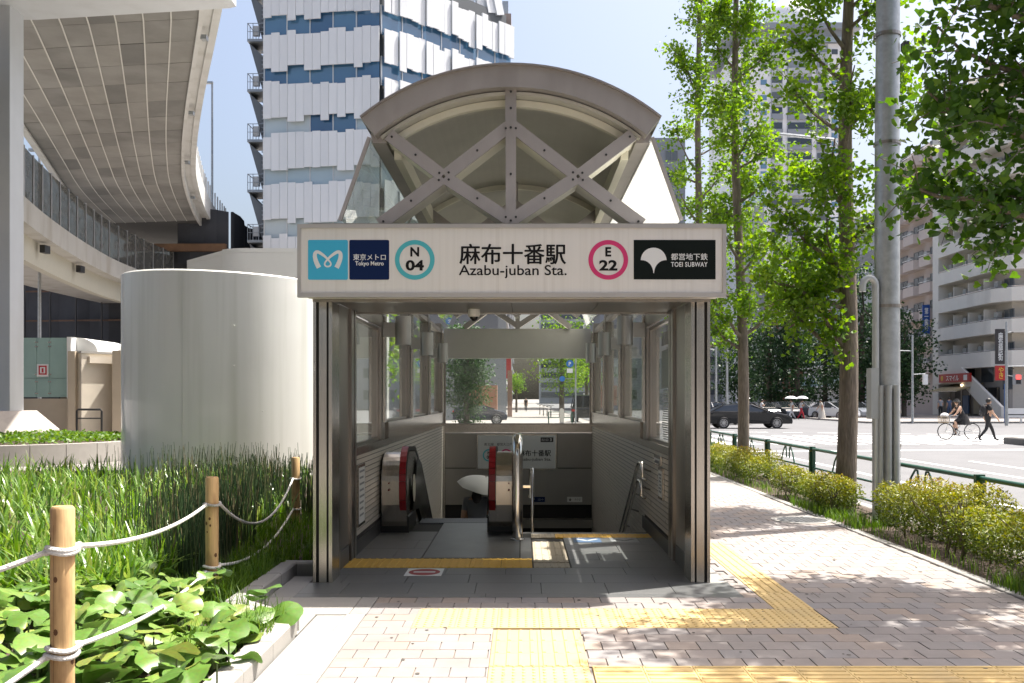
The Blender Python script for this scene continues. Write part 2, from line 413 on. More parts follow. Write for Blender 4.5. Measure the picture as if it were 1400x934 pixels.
pm = [mat('paver_a',(.268,.246,.238),.82,var=.09,vscale=9,bump=.1,bscale=220), mat('paver_b',(.29,.258,.242),.82,var=.09,vscale=9,bump=.1,bscale=220),
      mat('paver_c',(.268,.252,.25),.82,var=.09,vscale=9,bump=.1,bscale=220), mat('paver_d',(.315,.265,.235),.82,var=.09,vscale=9,bump=.1,bscale=220)]
rest.build('distant_pavers', pm, sidewalk, kind='stuff')
# edge strips on the left of the pavers
for k in range(5):
    y0 = 4.5+k*.52
    inst('border_stone', MB().cbox(0,.14,0,.512,-.012,.004,.004).mesh('border_stone', conc_lt), sidewalk, (-1.31, y0, 0))
MB().cbox(-1.53,-1.315,3.5,7.08,-.012,-.002,.003).build('gutter_strip', conc, sidewalk)
MB().cbox(-2.06,-1.30,7.09,7.69,-.012,.003,.004).build('slab', conc_lt, sidewalk)
MB().cbox(-1.295,-1.165,7.10,7.69,-.012,.003,.004).build('slab', conc, sidewalk)
MB().cbox(-2.06,-1.54,6.45,7.085,-.012,.002,.004).build('slab', conc_lt, sidewalk)
MB().cbox(1.642,1.798,8.312,21,-.012,.001,.002).build('slab', conc, sidewalk)
MB().cbox(1.60,1.80,8.20,8.311,-.0119,-.001,.002).build('slab', conc, sidewalk)
MB().cbox(-2.06,-1.86,7.70,8.6,-.012,.002,.004).build('slab', conc, sidewalk)
# tactile paving
def tile_mesh(kind, m, w=.298, d=.298, n=5, dots=True):
    b = MB().cbox(-w/2,w/2,-d/2,d/2,-.012,.003,.002)
    if kind == 'dot':
        for i in range(n):
            for j in range(n):
                x = (i+.5)/n*w-w/2; y = (j+.5)/n*d-d/2
                b.lathe([(.0125,.003),(.0085,.0092),(0.0005,.0095)], 8, (x,y,0))
    else:
        for i in range(4):
            x = (i+.5)/4*w-w/2
            b.cbox(x-.0125,x+.0125,-d/2+.012,d/2-.012,.003,.0095,.004)
    return b.mesh('tactile_tile', m)
TD = tile_mesh('dot', tactile_m); TB = tile_mesh('bar', tactile_m)
for i in range(10):
    for j in range(2): inst('tactile_tile', TD, sidewalk, (-.63+.3*i, 6.82+.3*j, 0))
for j in range(11): inst('tactile_tile', TB if j > 1 else TD, sidewalk, (2.08, 7.42+.3*j, 0))
for i in range(2):
    for j in range(3): inst('tactile_tile', TB, sidewalk, (-.05+.3*i, 5.87+.3*j-.02, 0))
    for j in range(2): inst('tactile_tile', TD, sidewalk, (-.05+.3*i, 5.27+.3*j, 0))
for i in range(9):
    for j in range(2): inst('tactile_tile', TB, sidewalk, (.57+.3*i, 5.27+.3*j, 0), R(90))
# manhole cover in the pavement
mh = thing('manhole_cover', 'round iron manhole cover in pale ring set in pavement', 'manhole cover', (gx(1098,12.55), 12.6, 0))
MB().lathe([(.40,.0),(.40,.006),(.325,.006),(.325,.0)], 40, (WL[mh].x,WL[mh].y,0)).build('ring', conc_lt, mh)
c_ = MB().lathe([(.0005,.007),(.32,.007),(.32,-.01)], 40, (WL[mh].x,WL[mh].y,0))
for i in range(-4,5):
    for j in range(-4,5):
        if i*i+j*j < 17: c_.box(WL[mh].x+i*.062-.02,WL[mh].x+i*.062+.02,WL[mh].y+j*.062-.02,WL[mh].y+j*.062+.02,.007,.011)
c_.build('lid', mat('cast_iron',(.16,.16,.165),.5,.7,var=.2,vscale=20), mh)
# planting strip, kerbs
st = MB().add([(4.02,2,-.005),(5.10,2,-.005),(5.10,60,-.005),(4.02,60,-.005)], [(0,1,2,3)]); st.build('planting_strip', soil, kind='structure')
k_ = thing('road_kerb', 'pale concrete kerb along the road behind the green rail', 'kerb', (5.17, 20, 0))
KB = MB().cbox(-.075,.075,-.495,.495,-.2,.0,.015).mesh('kerb_stone', conc_lt)
for i in range(44): inst('kerb_stone', KB, k_, (5.175, 4.5+i*1.0, .01))
EM = MB().cbox(-.05,.05,-.295,.295,-.1,.008,.006).mesh('edging_stone', conc)
e_ = thing('strip_edging', 'low concrete edging between pavement and hedge bed', 'kerb', (4.05, 12, 0))
for i in range(46): inst('edging_stone', EM, e_, (4.07, 6+i*.6, 0))
# left garden bed
bed = MB()
bed.add([(-40,2,.02),(-1.70,2,.02),(-1.70,6.55,.02),(-2.2,7.0,.02),(-2.2,21,.02),(-40,21,.02)], [(0,1,2,3,4,5)])
bed.build('garden_soil', soil, kind='structure')
gk = thing('garden_kerb', 'white concrete kerb along the leafy garden bed', 'kerb', (-1.62, 6, 0))
for k in range(5):
    y0 = 3.4+k*.62
    MB().cbox(-1.70,-1.54,y0,y0+.615,-.05,.11,.015).build('kerb_stone', conc_lt, gk)
a = Vector((-1.60,6.53,0)); b = Vector((-2.12,7.05,0))
MB().beam((a.x,a.y,.03),(b.x,b.y,.03),.16,.16).build('kerb_stone', conc_lt, gk)
for k in range(3):
    y0 = 7.06+k*.56
    MB().cbox(-2.22,-2.07,y0,y0+.55,-.05,.11,.015).build('kerb_stone', conc, gk)
MB().cbox(-2.22,-1.86,8.75,8.9,-.05,.10,.015).build('kerb_stone', conc, gk)
# far corner pavement and median
fc = MB().cbox(24,140,66.4,400,-.2,.02,.02); fc.build('far_pavement', paving_far, kind='structure')
MB().cbox(24,140,66.0,66.4,-.2,.025,.03).build('far_kerb', mat('kerb_dark',(.16,.155,.15),.8,var=.1), kind='structure')
mi_ = thing('traffic_island', 'grey kerbed traffic island at the crossing behind the walker', 'traffic island', (21,35,0))
MB().cbox(gx(1370,36.5),30,33.6,36.4,-.13,.14,.03).build('kerb', mat('kerb_dark2',(.13,.125,.12),.8,var=.2,vscale=5), mi_)
MB().cbox(gx(1370,36.5)+.2,29.8,33.8,36.2,.1,.155,.01).build('top', conc_lt, mi_)

# fallen bits, gum spots and dirt on the paving
sp_ = MB()
for k in range(150):
    x, y = rng.uniform(-1.1,3.95), rng.uniform(5.2,13)
    if y > 7.6 and x < 1.85: continue
    r_ = rng.uniform(.006,.017); a0 = rng.random()*6
    sp_.prism([(x+r_*(.7+.5*rng.random())*math.cos(a0+t*.9), y+r_*(.7+.5*rng.random())*math.sin(a0+t*.9)) for t in range(7)],'z',.0035,.0045)
o_ = sp_.build('paving_spots', mat('gum_dirt',(.10,.09,.08),.9,var=.3), None, 'dark gum spots and grit scattered over the pavers', kind='stuff'); o_['category'] = 'litter'
# ------------------------------------------------------------------ station entrance (real metres; posts stand at y = 8.3)
XL, XR = -1.72, 1.52; XC = -.10
wall_tile = mat('wall_tile', (.62,.57,.50), .3, var=.06, vscale=7, rnd=None, bump=.02, bscale=60)
grout = mat('tile_grout', (.05,.046,.042), .9)
dark_in = mat('shaft_concrete', (.10,.10,.10), .8, var=.15)
bar_mt = mat('canopy_steel', (.36,.335,.32), .45, .35, var=.06, vscale=4, stain=((.24,.22,.20),2.5,.4,(1.5,1.5,.4)))
web_mt = mat('canopy_cream', (.66,.64,.53), .5, var=.05, vscale=6)
soffit_mt = mat('canopy_lining', (.48,.47,.415), .5, .1, var=.12, vscale=1.5)
clear_g = glass('entrance_glass', (.90,.95,.92), 1.1, .10, (.55,.60,.52), 2.0, .5)
front_g = glass('entrance_glass_dusty', (.82,.88,.83), 1.6, .20, (.50,.55,.46), 1.5, .5)
front_r = glass('entrance_glass_right', (.92,.95,.93), 1.3, .06, (.6,.62,.56), 1.5, .5)
dirty_l = glass('canopy_glass_left', (.80,.90,.86), 1.2, .34, (.62,.68,.60), 2.2, .6)
dirty_sunlit_r = glass('canopy_glass_right', (.93,.96,.93), 1.0, .95, (.90,.91,.86), 1.2, .9)  # dirty panes whitened further: sun shining through is mixed into the colour
E = thing('station_entrance', 'steel and glass subway entrance with arched canopy roof', 'station entrance', (XC, 8.3, 0))
# floor -------------------------------------------------------------
fl = MB()
for x0,x1,y0,y1 in ((-1.86,1.80,7.70,8.31),(XL,XR,8.31,9.05),(XL,-.02,9.05,12.3),(-.02,XR,9.05,11.4)):
    fl.add([(x0,y0,-.012),(x1,y0,-.012),(x1,y1,-.012),(x0,y1,-.012)], [(0,1,2,3)])
floor = fl.build('entrance_floor', groove, kind='structure')
FT = {}
def ftile(x0,x1,y0,y1,m=granite,name='floor_tile'):
    k = (round(x1-x0,3), round(y1-y0,3), m.name)
    if k not in FT: FT[k] = MB().cbox(-k[0]/2+.002,k[0]/2-.002,-k[1]/2+.002,k[1]/2-.002,-.012,0,.0015).mesh(name, m)
    inst(name, FT[k], floor, ((x0+x1)/2,(y0+y1)/2,.001+rng.normal()*.0003))
def frow(xa, xb, y0, y1, w=.555, off=0.):
    x = xa-off
    while x < xb-.01:
        a, b = max(x, xa), min(x+w, xb); x += w
        if b-a > .02: ftile(a,b,y0,y1)
frow(-1.86,1.80,7.84,8.30,off=.2); frow(XL,XR,8.30,8.70,off=.42); frow(XL,XR,8.70,9.04,off=.1)
ftile(-1.86,-.3,7.70,7.84); ftile(-.3,1.80,7.70,7.84)
frow(XL,-1.02,9.58,10.2,off=.15); frow(XL,-1.02,10.2,10.8); frow(XL,-1.02,10.8,11.5,off=.2)
for j,(a,b) in enumerate(((9.04,9.5),(9.5,10.0),(10.0,10.5),(10.5,11.0))): frow(.47,XR,a,b,off=.25*(j%2))
frow(-.02,.10,9.58,10.2); frow(-.02,.10,10.2,11.0); ftile(.10,XR,11.30,11.39)
def bars(name, x0,x1,y0,y1,m,n,alongy=True):
    b = MB().cbox(x0+.002,x1-.002,y0+.002,y1-.002,-.012,.002,.002)
    for i in range(n):
        if alongy:
            c = x0+(i+.5)*(x1-x0)/n; b.cbox(c-.013,c+.013,y0+.012,y1-.012,.002,.007,.003)
        else:
            c = y0+(i+.5)*(y1-y0)/n; b.cbox(x0+.012,x1-.012,c-.013,c+.013,.002,.007,.003)
    b.build(name, m, floor)
x = XL
while x < .09:
    bars('tactile_tile', x, min(x+.303,.10), 9.05, 9.56, tactile_in, 4); x += .303
for a,b in ((9.05,9.3),(9.35,9.75),(9.75,10.2),(10.2,10.68)): bars('tactile_tile', .11,.46,a,b,tactile_bg,5)
for i in range(5): bars('tactile_tile', .10+i*.284,.10+(i+1)*.284,11.0,11.29,tactile_in if i else tactile_bg,4)
# escalator landing plate
lp = MB().cbox(-1.01,-.03,9.58,12.28,-.012,.004,.003)
for i in range(48): lp.box(-1.0+i*.0202,-.992+i*.0202,9.6,12.2,.004,.0055)
lp.build('landing_plate', mat('ribbed_steel',(.16,.165,.17),.35,.9,var=.08,vscale=3), floor)
# stickers on the floor
sk = thing('floor_sticker', 'white floor sticker with red no entry oval', 'sticker', (-.905, 8.80, .004))
MB().box(-1.075,-.735,8.61,8.99,.0035,.0045).build('backing', white_pt, sk)
el = [(-.905+.145*math.cos(t*math.pi/16), 8.80+.16*math.sin(t*math.pi/16)) for t in range(32)]
MB().prism(el,'z',.0046,.0052).build('red_oval', mat('sticker_red',(.36,.03,.03),.5), sk)
MB().box(-1.005,-.805,8.77,8.83,.0053,.0058).build('white_bar', white_pt, sk)
for nm, x0, mcol in (('blue floor sticker with white arrow before the stairs',.58,mat('sticker_blue',(.10,.17,.30),.5)),('grey floor sticker with dark arrow before the stairs',1.0,mat('sticker_grey',(.30,.31,.32),.5))):
    f_ = thing('floor_sticker', nm, 'sticker', (x0+.15, 10.8, .004))
    MB().box(x0,x0+.31,10.62,10.98,.0035,.0045).build('backing', mcol, f_)
    mcl = white_pt if 'blue' in nm else dk_metal
    MB().beam((x0+.04,10.86,.0055),(x0+.155,10.74,.0055),.04,.001).beam((x0+.155,10.74,.0055),(x0+.27,10.86,.0055),.04,.001).build('arrow', mcl, f_)
# shaft below the floor
sh = MB()
sh.box(XL-.3,XL-.0,11.0,34,-6,-.02); sh.box(XR+.0,XR+.3,11.0,34,-6,-.02)
sh.box(XL,-.03,12.3,12.45,-6,-.013); sh.box(-.03,XR,11.4,11.55,-6,-.013)
sh.box(XL,XR,12.5,34,-6.2,-6.0); sh.box(XL,XR,33.8,34,-6,0); sh.box(XL,XR,21.0,34,-.9,-.7)
sh.build('shaft', dark_in, E)
stf = MB()
for i in range(26): stf.box(.14,XR,11.56+i*.3,11.56+(i+1)*.3+.0,-6,-.16*(i+1))
stf.build('stair_flight', mat('stair_stone',(.22,.22,.215),.6,var=.1,vscale=8), E)
# tiled side walls ---------------------------------------------------
for nm, xw, sgn in (('left',XL,-1),('right',XR,1)):
    b = MB(); b.box(min(xw,xw+sgn*.16), max(xw,xw+sgn*.16), 9.71, 20.9, -2.0, 1.02)
    w_ = b.build('tiled_wall', grout, E)
    t = MB(); h = .0565; n = 0
    z = .16 if True else 0
    zz = -1.45
    while zz < .985:
        y = 9.70-(.15 if n % 2 else 0)
        while y < 20.7:
            y0, y1 = max(y, 9.70), min(y+.295, 20.7); y += .30
            if zz < .15 and y0 < 11.6: continue
            if y1-y0 > .02:
                d = .008+rng.random()*.0012
                t.box(min(xw,xw-sgn*d), max(xw,xw-sgn*d), y0, y1, zz, zz+h-.010)
        zz += h; n += 1
    t.build('wall_tiles', wall_tile, w_, kind='stuff')
    MB().box(min(xw,xw-sgn*.02), max(xw,xw-sgn*.02), 9.70, 11.9, 0.0, .15).build('skirting', mat('dark_skirting',(.05,.05,.052),.4), w_)
    # sill, raised metal band, pillars, panes
    xa, xb = (xw-.02, xw+.16) if sgn > 0 else (xw-.16, xw+.02)
    MB().box(xa-.0, xb, 9.68, 12.1, 1.02, 1.105).build('sill', steel, E)
    for k,(y0,y1) in enumerate(((12.1,14.9),(14.905,17.7),(17.705,20.7))):
        MB().box(xa, xb, y0, y1, 1.025, 1.31).build('apron_panel', steel, E)
    for y0 in (11.55,14.45,17.3,20.1):
        p = MB(); p.box(xa+.01, xb-.01, y0, y0+.30, 1.11, 3.2)
        p.build('pillar', steel_dk, E)
        q = MB(); q.box(min(xw-sgn*.02,xw-sgn*.05), max(xw-sgn*.02,xw-sgn*.05), y0+.06, y0+.17, 1.32, 3.0); q.build('pillar_fin', steel, E)
    for k,(y0,y1,z0,z1,gm) in enumerate(((9.72,11.55,1.11,2.47,front_g if sgn < 0 else front_r),(11.86,14.45,1.315,3.1,clear_g),(14.76,17.3,1.315,3.1,clear_g),(17.61,20.1,1.315,3.1,clear_g))):
        xg = xw+sgn*.05
        w2 = MB()
        for a,bq,c,dq in ((y0,y0+.035,z0,z1),(y1-.035,y1,z0,z1)): w2.box(xg-.025,xg+.025,a,bq,c,dq)
        w2.box(xg-.025,xg+.025,y0+.035,y1-.035,z1-.035,z1); w2.box(xg-.025,xg+.025,y0+.035,y1-.035,z0,z0+.03)
        f_ = w2.build('window_frame', steel_dk, E)
        MB().add([(xg,y0+.035,z0+.03),(xg,y1-.035,z0+.03),(xg,y1-.035,z1-.035),(xg,y0+.035,z1-.035)],[(0,1,2,3)]).build('pane', gm, f_)
    # jamb between front post and first window
    j = MB(); j.box(min(xw,xw+sgn*.10), max(xw,xw+sgn*.10), 8.62, 9.70, .17, 2.5); j.build('jamb_panel', steel_panel, E)
    MB().box(min(xw-sgn*.015,xw+sgn*.10), max(xw-sgn*.015,xw+sgn*.10), 8.80, 9.35, 0, .17).build('jamb_base', mat('dark_stone',(.09,.09,.09),.4), E)
    for y0,y1 in ((9.42,9.56),(9.60,9.70)):
        MB().box(min(xw-sgn*.03,xw+sgn*.05), max(xw-sgn*.03,xw+sgn*.05), y0, y1, 0, 2.5).build('jamb_trim', steel_dk, E)
    MB().box(min(xw-sgn*.02,xw+sgn*.05), max(xw-sgn*.02,xw+sgn*.05), 8.63, 8.78, 0, 2.5).build('jamb_trim', steel_dk, E)
    # front post: three polished bars with dark grooves
    x0 = -1.826 if sgn < 0 else 1.641
    s = -sgn
    def bx(a, c, y0, y1, m, nm2='post_bar'):
        p, q = x0+s*a, x0+s*c
        MB().box(min(p,q), max(p,q), y0, y1, 0, 2.455).build(nm2, m, E)
    bx(.000,.026,8.30,8.62,steel); bx(.026,.052,8.325,8.62,groove,'post_groove'); bx(.052,.118,8.30,8.62,steel)
    bx(.118,.136,8.325,8.62,groove,'post_groove'); bx(.136,.166,8.30,8.62,steel); bx(.006,.16,8.62,8.70,steel_dk,'post_back')
# header soffit
MB().box(-1.83,1.645,8.30,8.42,2.455,2.62).build('lintel', steel_dk, E)
MB().box(-1.74,1.555,8.42,8.55,2.50,2.62).build('lintel', groove, E)
for k in range(4):
    a = -1.72+k*.81
    MB().box(a+.003,a+.807,8.55,9.85,2.50,2.53).build('soffit_panel', steel_panel, E)
MB().box(XL,XR,9.85,9.95,2.49,2.70).build('soffit_edge', steel_dk, E)
for nm,xw,sgn in (('l',XL,1),('r',XR,-1)):
    MB().box(min(xw,xw+sgn*.02),max(xw,xw+sgn*.02),9.7,11.55,2.475,2.62).build('head_trim', steel_dk, E)
    MB().box(min(xw-sgn*.12,xw-sgn*.0),max(xw-sgn*.12,xw-sgn*.0),8.75,20.7,3.0,3.08).build('gutter', bar_mt, E)
# back wall --------------------------------------------------------
YB = 20.6
MB().box(XL,XR,YB,YB+.10,.87,1.05).build('back_sill', steel, E)
MB().box(XL+.02,XR-.02,YB+.05,YB+.2,-2.2,.86).build('back_core', groove, E)
for x0,x1 in ((XL+.05,-1.0),(.76,XR-.0)):
    MB().box(x0+.006,x1-.006,YB,YB+.05,.11,.86).build('back_panel', steel_panel, E)
MB().box(-1.0+.0,.76,YB+.012,YB+.05,.0,.86).build('back_panel', steel_panel, E)
for x0,x1 in ((XL+.05,-.1),(-.1,XR-.0)):
    MB().box(x0+.006,x1-.006,YB-.004,YB+.05,-.69,.09).build('back_panel', steel_panel, E)
MB().box(XL,XL+.05,YB-.02,YB+.05,-1.5,1.05).build('back_trim', steel, E)
MB().box(XL,XR,YB-.35,YB+.0,-1.15,-.98).build('tunnel_beam', steel_panel, E)
w_ = MB()
for a,b,c,d in ((XL,XL+.06,1.05,2.5),(XR-.06,XR,1.05,2.5)): w_.box(a,b,YB,YB+.06,c,d)
w_.box(XL+.06,XR-.06,YB,YB+.06,1.05,1.075)
bw = w_.build('back_window_frame', steel_dk, E)
MB().box(XL+.06,XR-.06,YB+.025,YB+.035,1.075,2.48).build('pane', glass('back_glass',(.95,.97,.96),.6,.03,(.6,.63,.58),2,.5), bw)
MB().box(XL+.03,XR-.03,YB-.05,YB+.06,2.48,3.12).build('fascia_panel', mat('fascia_grey',(.55,.54,.50),.55,.2,var=.05), E)
# canopy: arched roof on cross-braced frames ---------------------------
half, zE, zT = 1.304, 4.05, 4.51
Rr = (half**2+(zT-zE)**2)/(2*(zT-zE)); zc = zT-Rr; aE = math.asin(half/Rr)
def arc(r, n=28, k=1.0):
    return [(XC+r*math.sin(-aE*k+2*aE*k*i/n), zc+r*math.cos(-aE*k+2*aE*k*i/n)) for i in range(n+1)]
def ring(r0, r1, y0, y1, name, m, parent=None, k=1.0):
    o, i_ = arc(r1, k=k), arc(r0, k=k); b = MB(); n = len(o)
    for q in range(n-1):
        p = [o[q], o[q+1], i_[q+1], i_[q]]
        v = [(a,y0,z) for a,z in p]+[(a,y1,z) for a,z in p]
        b.add(v, [(0,1,2,3),(7,6,5,4),(0,4,5,1),(2,6,7,3)]+([(0,3,7,4)] if q == 0 else [])+([(1,5,6,2)] if q == n-2 else []))
    return b.build(name, m, parent or E, smooth=35)
Y0, Y1 = 8.25, 20.75
ring(Rr-.195, Rr-.012, Y0, Y0+.16, 'arch_fascia', bar_mt)
ring(Rr-.012, Rr+.004, Y0-.035, Y1+.03, 'roof_skin', mat('roof_sheet',(.36,.33,.31),.4,.7,var=.06))
ring(Rr-.235, Rr-.205, Y0+.10, Y1-.05, 'roof_lining', soffit_mt, k=.97)
ring(Rr-.30, Rr-.24, Y0+.22, Y0+.28, 'arch_trim', web_mt, k=.93)
ring(Rr-.195, Rr-.012, Y1-.16, Y1, 'arch_fascia', bar_mt)
# eaves beams and sloping side glass
zl0, xl0 = 3.88, 1.22; zl1, xl1 = 3.16, 1.475
for sgn, gm in ((-1,dirty_l),(1,dirty_sunlit_r)):
    MB().beam((XC+sgn*1.17,Y0+.16,3.92),(XC+sgn*1.17,Y1-.16,3.92),.13,.10).build('eaves_beam', bar_mt, E)
    MB().beam((XC+sgn*1.03,Y0+.4,3.86),(XC+sgn*1.03,Y1-.3,3.86),.07,.16).build('purlin', web_mt, E)
    ys = [Y0+.02, 11.55, 14.45, 17.3, 20.4]
    for k in range(4):
        y0, y1 = ys[k]+.02, ys[k+1]-.02
        v = []
        for (x,z) in ((xl0,zl0),(xl1,zl1)):
            for y in (y0,y1):
                v.append((XC+sgn*x,y,z))
        MB().add(v, [(0,1,3,2)]).build('roof_glass', gm, E)
        MB().beam((XC+sgn*(xl0+.01),ys[k],zl0),(XC+sgn*(xl1+.01),ys[k],zl1),.035,.03).build('glazing_bar', bar_mt, E)
def truss(y, first):
    
    nl, nr, nt, nb = (XC-.588,3.556),(XC+.588,3.556),(XC,4.01),(XC,3.17)
    tl, tr, bl, br = (XC-1.08,3.93),(XC+1.08,3.93),(XC-1.16,3.13),(XC+1.16,3.13)
    cnt = [0]
    def m_(p, q, w=.108):
        cnt[0] += 1; yo = y+.0025*(cnt[0] % 5)
        d = Vector((q[0]-p[0], q[1]-p[1])); d.normalize()
        P = Vector((p[0],p[1]))+d*.012; Q = Vector((q[0],q[1]))-d*.012
        mem = MB().beam((P.x,yo,P.y),(Q.x,yo,Q.y),w,.035,up=(0,1,0)).build('truss_member', bar_mt, E)
        MB().beam((P.x,yo+.19,P.y),(Q.x,yo+.19,Q.y),w*.7,.34,up=(0,1,0)).build('web', web_mt, mem); bolt = MB()
        if first:
            for f in (.06,.5,.94):
                c = P.lerp(Q, f); bolt.tube([(c.x,yo-.0175,c.y),(c.x,yo-.026,c.y)], .011, 6)
            bolt.build('bolts', dk_metal, mem)
    for a, b in ((tl,nl),(nl,nb),(nt,nl),(nl,bl),(tr,nr),(nr,nb),(nt,nr),(nr,br)): m_(a, b)
    m_((XC,4.33),(XC,3.98),.098); m_((XC,4.05),(XC,3.10),.092)
for k, y in enumerate((8.34, 11.7, 14.6, 17.45, 20.45)): truss(y, k == 0)
for k, y in enumerate((11.8, 14.7, 17.55)): ring(Rr-.30, Rr-.24, y, y+.06, 'arch_trim', web_mt, k=.93)
MB().box(-1.72,1.52,8.42,9.9,2.72,2.76).build('header_top', dk_metal, E)
MB().box(-1.83,1.645,8.30,8.40,2.62,3.14).build('header_upstand', steel_panel, E)
# lamps: half-cylinder steel wall lamps
lampm = mat('lamp_steel',(.36,.355,.34),.4,.7,var=.04)
for sgn, side in ((-1,'left'),(1,'right')):
    xw = XL if sgn < 0 else XR
    for k,(y,wd) in enumerate(((11.62,'nearest'),(14.5,'middle'),(17.4,'farthest'))):
        xc = xw-sgn*.265
        L_ = thing('wall_lamp', f'{wd} cylindrical steel lamp on the {side} window wall', 'lamp', (xw,y,2.44), group='cylindrical lamps on the entrance pillars')
        MB().lathe([(.098,-.175),(.098,.175)],20,(xc,y,2.44)).lathe([(.0005,.172),(.098,.172)],20,(xc,y,2.44)).lathe([(.098,-.172),(.09,-.172),(.09,-.15),(.0005,-.15)],20,(xc,y,2.44)).build('lamp_body', lampm, L_, smooth=40)
        MB().box(min(xw-sgn*.02,xc+sgn*.09), max(xw-sgn*.02,xc+sgn*.09), y-.02, y+.02, 2.36,2.54).build('bracket', lampm, L_)
# security camera
sc_ = thing('security_camera', 'white dome security camera under the entrance soffit', 'camera', (gx(648,9.5),9.5,2.5))
MB().lathe([(.0005,0),(.06,0),(.062,-.05),(.052,-.075)],18,(WL[sc_].x,9.5,2.50)).build('housing', white_pt, sc_, smooth=40)
MB().sphere((WL[sc_].x,9.5,2.43),.046,14,8).build('dome', mat('smoked_dome',(.01,.01,.012),.08), sc_, smooth=True)
# ------------------------------------------------------------------ escalator
esc = thing('escalator', 'descending escalator with red newel bands and black handrails', 'escalator', (-.9, 11.4, 0))
red = mat('escalator_red',(.33,.012,.02),.3); stp = mat('step_metal',(.10,.105,.115),.4,.8)
inn = mat('balustrade_dark',(.06,.06,.058),.2,.5,var=.2,vscale=2)
def newel(xa, xb, red_side):
    y0 = 11.35
    prof = [(y0+.62,.02),(y0+.10,.02),(y0+.02,.14),(y0-.0,.34)]
    for i in range(9):
        an = math.pi+(-.5*math.pi)*i/8
        prof.append((y0+.32+.32*math.cos(an), .62+.34*math.sin(an)))
    top = prof[-1]
    prof += [(y0+.9,.93),(y0+1.25,.80),(y0+4.6,-1.2),(y0+4.6,-2.2),(y0+1.2,-.3)]
    MB().prism([(p[0],p[1]) for p in prof],'x',xa+.02,xb-.02).build('balustrade', steel, esc)
    rail = [(y0+.55,0,.28),(y0+.2,0,.22),(y0+.0,0,.30)]
    pts = [(0,y0+.30,.22),(0,y0+.06,.26),(0,y0-.03,.40)]
    for i in range(9):
        an = math.pi+(-.5*math.pi)*i/8
        pts.append((0, y0+.32+.36*math.cos(an), .62+.38*math.sin(an)))
    pts += [(0,y0+.92,.97),(0,y0+1.28,.83),(0,y0+4.6,-1.15)]
    cx = (xa+xb)/2; rx = xb-.062 if red_side > 0 else xa+.062
    h = MB()
    for i in range(len(pts)-1): h.beam((rx,pts[i][1],pts[i][2]),(rx,pts[i+1][1],pts[i+1][2]),.085,.05)
    h.build('handrail', black_rub, esc)
    rx = xb-.062 if red_side > 0 else xa+.062
    rb = MB()
    q = pts[1:11]
    for i in range(len(q)-1): rb.beam((rx,q[i][1]-.012,q[i][2]+.006),(rx,q[i+1][1]-.012,q[i+1][2]+.006),.075,.06)
    rb.build('red_band', red, esc)
    MB().cbox(xa+.0,xb+.0,y0+.06,y0+.8,-.0,.20,.01).build('newel_base', black_rub, esc)
    MB().tube([(cx+.06*(-red_side),y0-.034,.52),(cx+.06*(-red_side),y0-.02,.52)],.012,8).tube([(cx+.06*(-red_side),y0-.03,.60),(cx+.06*(-red_side),y0-.02,.60)],.008,8).build('call_button', mat('button_red',(.2,.02,.01),.4), esc)
newel(XL+.02, XL+.36, 1)
newel(-.42, -.02, -1)
MB().prism([(11.75,.22),(12.3,.86),(12.75,.74),(16,-1.2),(16,-1.7),(12.4,.18)],'x',XL+.362,XL+.372).build('inner_panel', inn, esc)
MB().prism([(11.75,.22),(12.3,.86),(12.75,.74),(16,-1.2),(16,-1.7),(12.4,.18)],'x',-.432,-.422).build('inner_panel', inn, esc)
ova = [(11.83+.13*math.cos(t*math.pi/12), .50+.17*math.sin(t*math.pi/12)) for t in range(24)]
MB().prism(ova,'x',XL+.3725,XL+.380).build('inspection_disc', mat('disc_cream',(.62,.58,.47),.4), esc)
for i in range(14):
    y0 = 12.28+i*.40
    z = -.0 if i == 0 else (-.04 if i == 1 else -.04-.225*(i-1))
    b = MB().box(XL+.38,-.44,y0,y0+.40,z-.24,z)
    for k in range(28): b.box(XL+.39+k*.0318,XL+.405+k*.0318,y0+.005,y0+.395,z,z+.006)
    b.build('step', stp, esc)
    MB().box(XL+.38,-.44,y0-.003,y0+.022,z+.0062,z+.0075).build('step_edge', tactile_in if i > 3 else stp, esc)
# centre barrier tube (an inverted U running back) and handrails
cb = thing('barrier_rail', 'thick polished steel barrier post between escalator and stairs', 'barrier', (-.06,10.85,0))
xq = gx(707.5,10.85)
pts = [(xq,10.85,0),(xq,10.85,.95)]+[(xq,10.85+.12*(1-math.cos(t*math.pi/12)),.95+.19*math.sin(t*math.pi/12)) for t in range(1,7)]+[(xq,11.6,1.14),(xq,11.75,1.08),(xq,14.6,-.45)]
MB().tube(pts, .062, 18).build('tube', steel_pol, cb, smooth=40)
MB().lathe([(.085,.0),(.085,.012),(.062,.02)],20,(xq,10.85,.001)).build('base_ring', steel_pol, cb)
MB().box(xq-.012,xq+.012,11.2,14.4,-2.2,.02).prism([(11.15,.02),(11.15,.92),(11.6,.92),(14.4,-.58),(14.4,-2.2)],'x',xq-.010,xq+.010).build('infill', steel_panel, cb)
hr = thing('handrail', 'slim steel handrail beside the thick barrier post at the stairs', 'handrail', (.17,11.5,0))
MB().tube([(.10,12.2,.35),(.10,11.55,.74),(.12,11.45,.76),(.12,11.42,.70),(.12,11.42,.0)],.021,10).build('rail', steel_pol, hr, smooth=40)
MB().beam((-.02,11.45,.55),(.12,11.45,.55),.03,.03).build('bracket', steel_pol, hr)
hr = thing('handrail', 'double steel handrail sloping down the right tiled wall', 'handrail', (1.4,11,0))
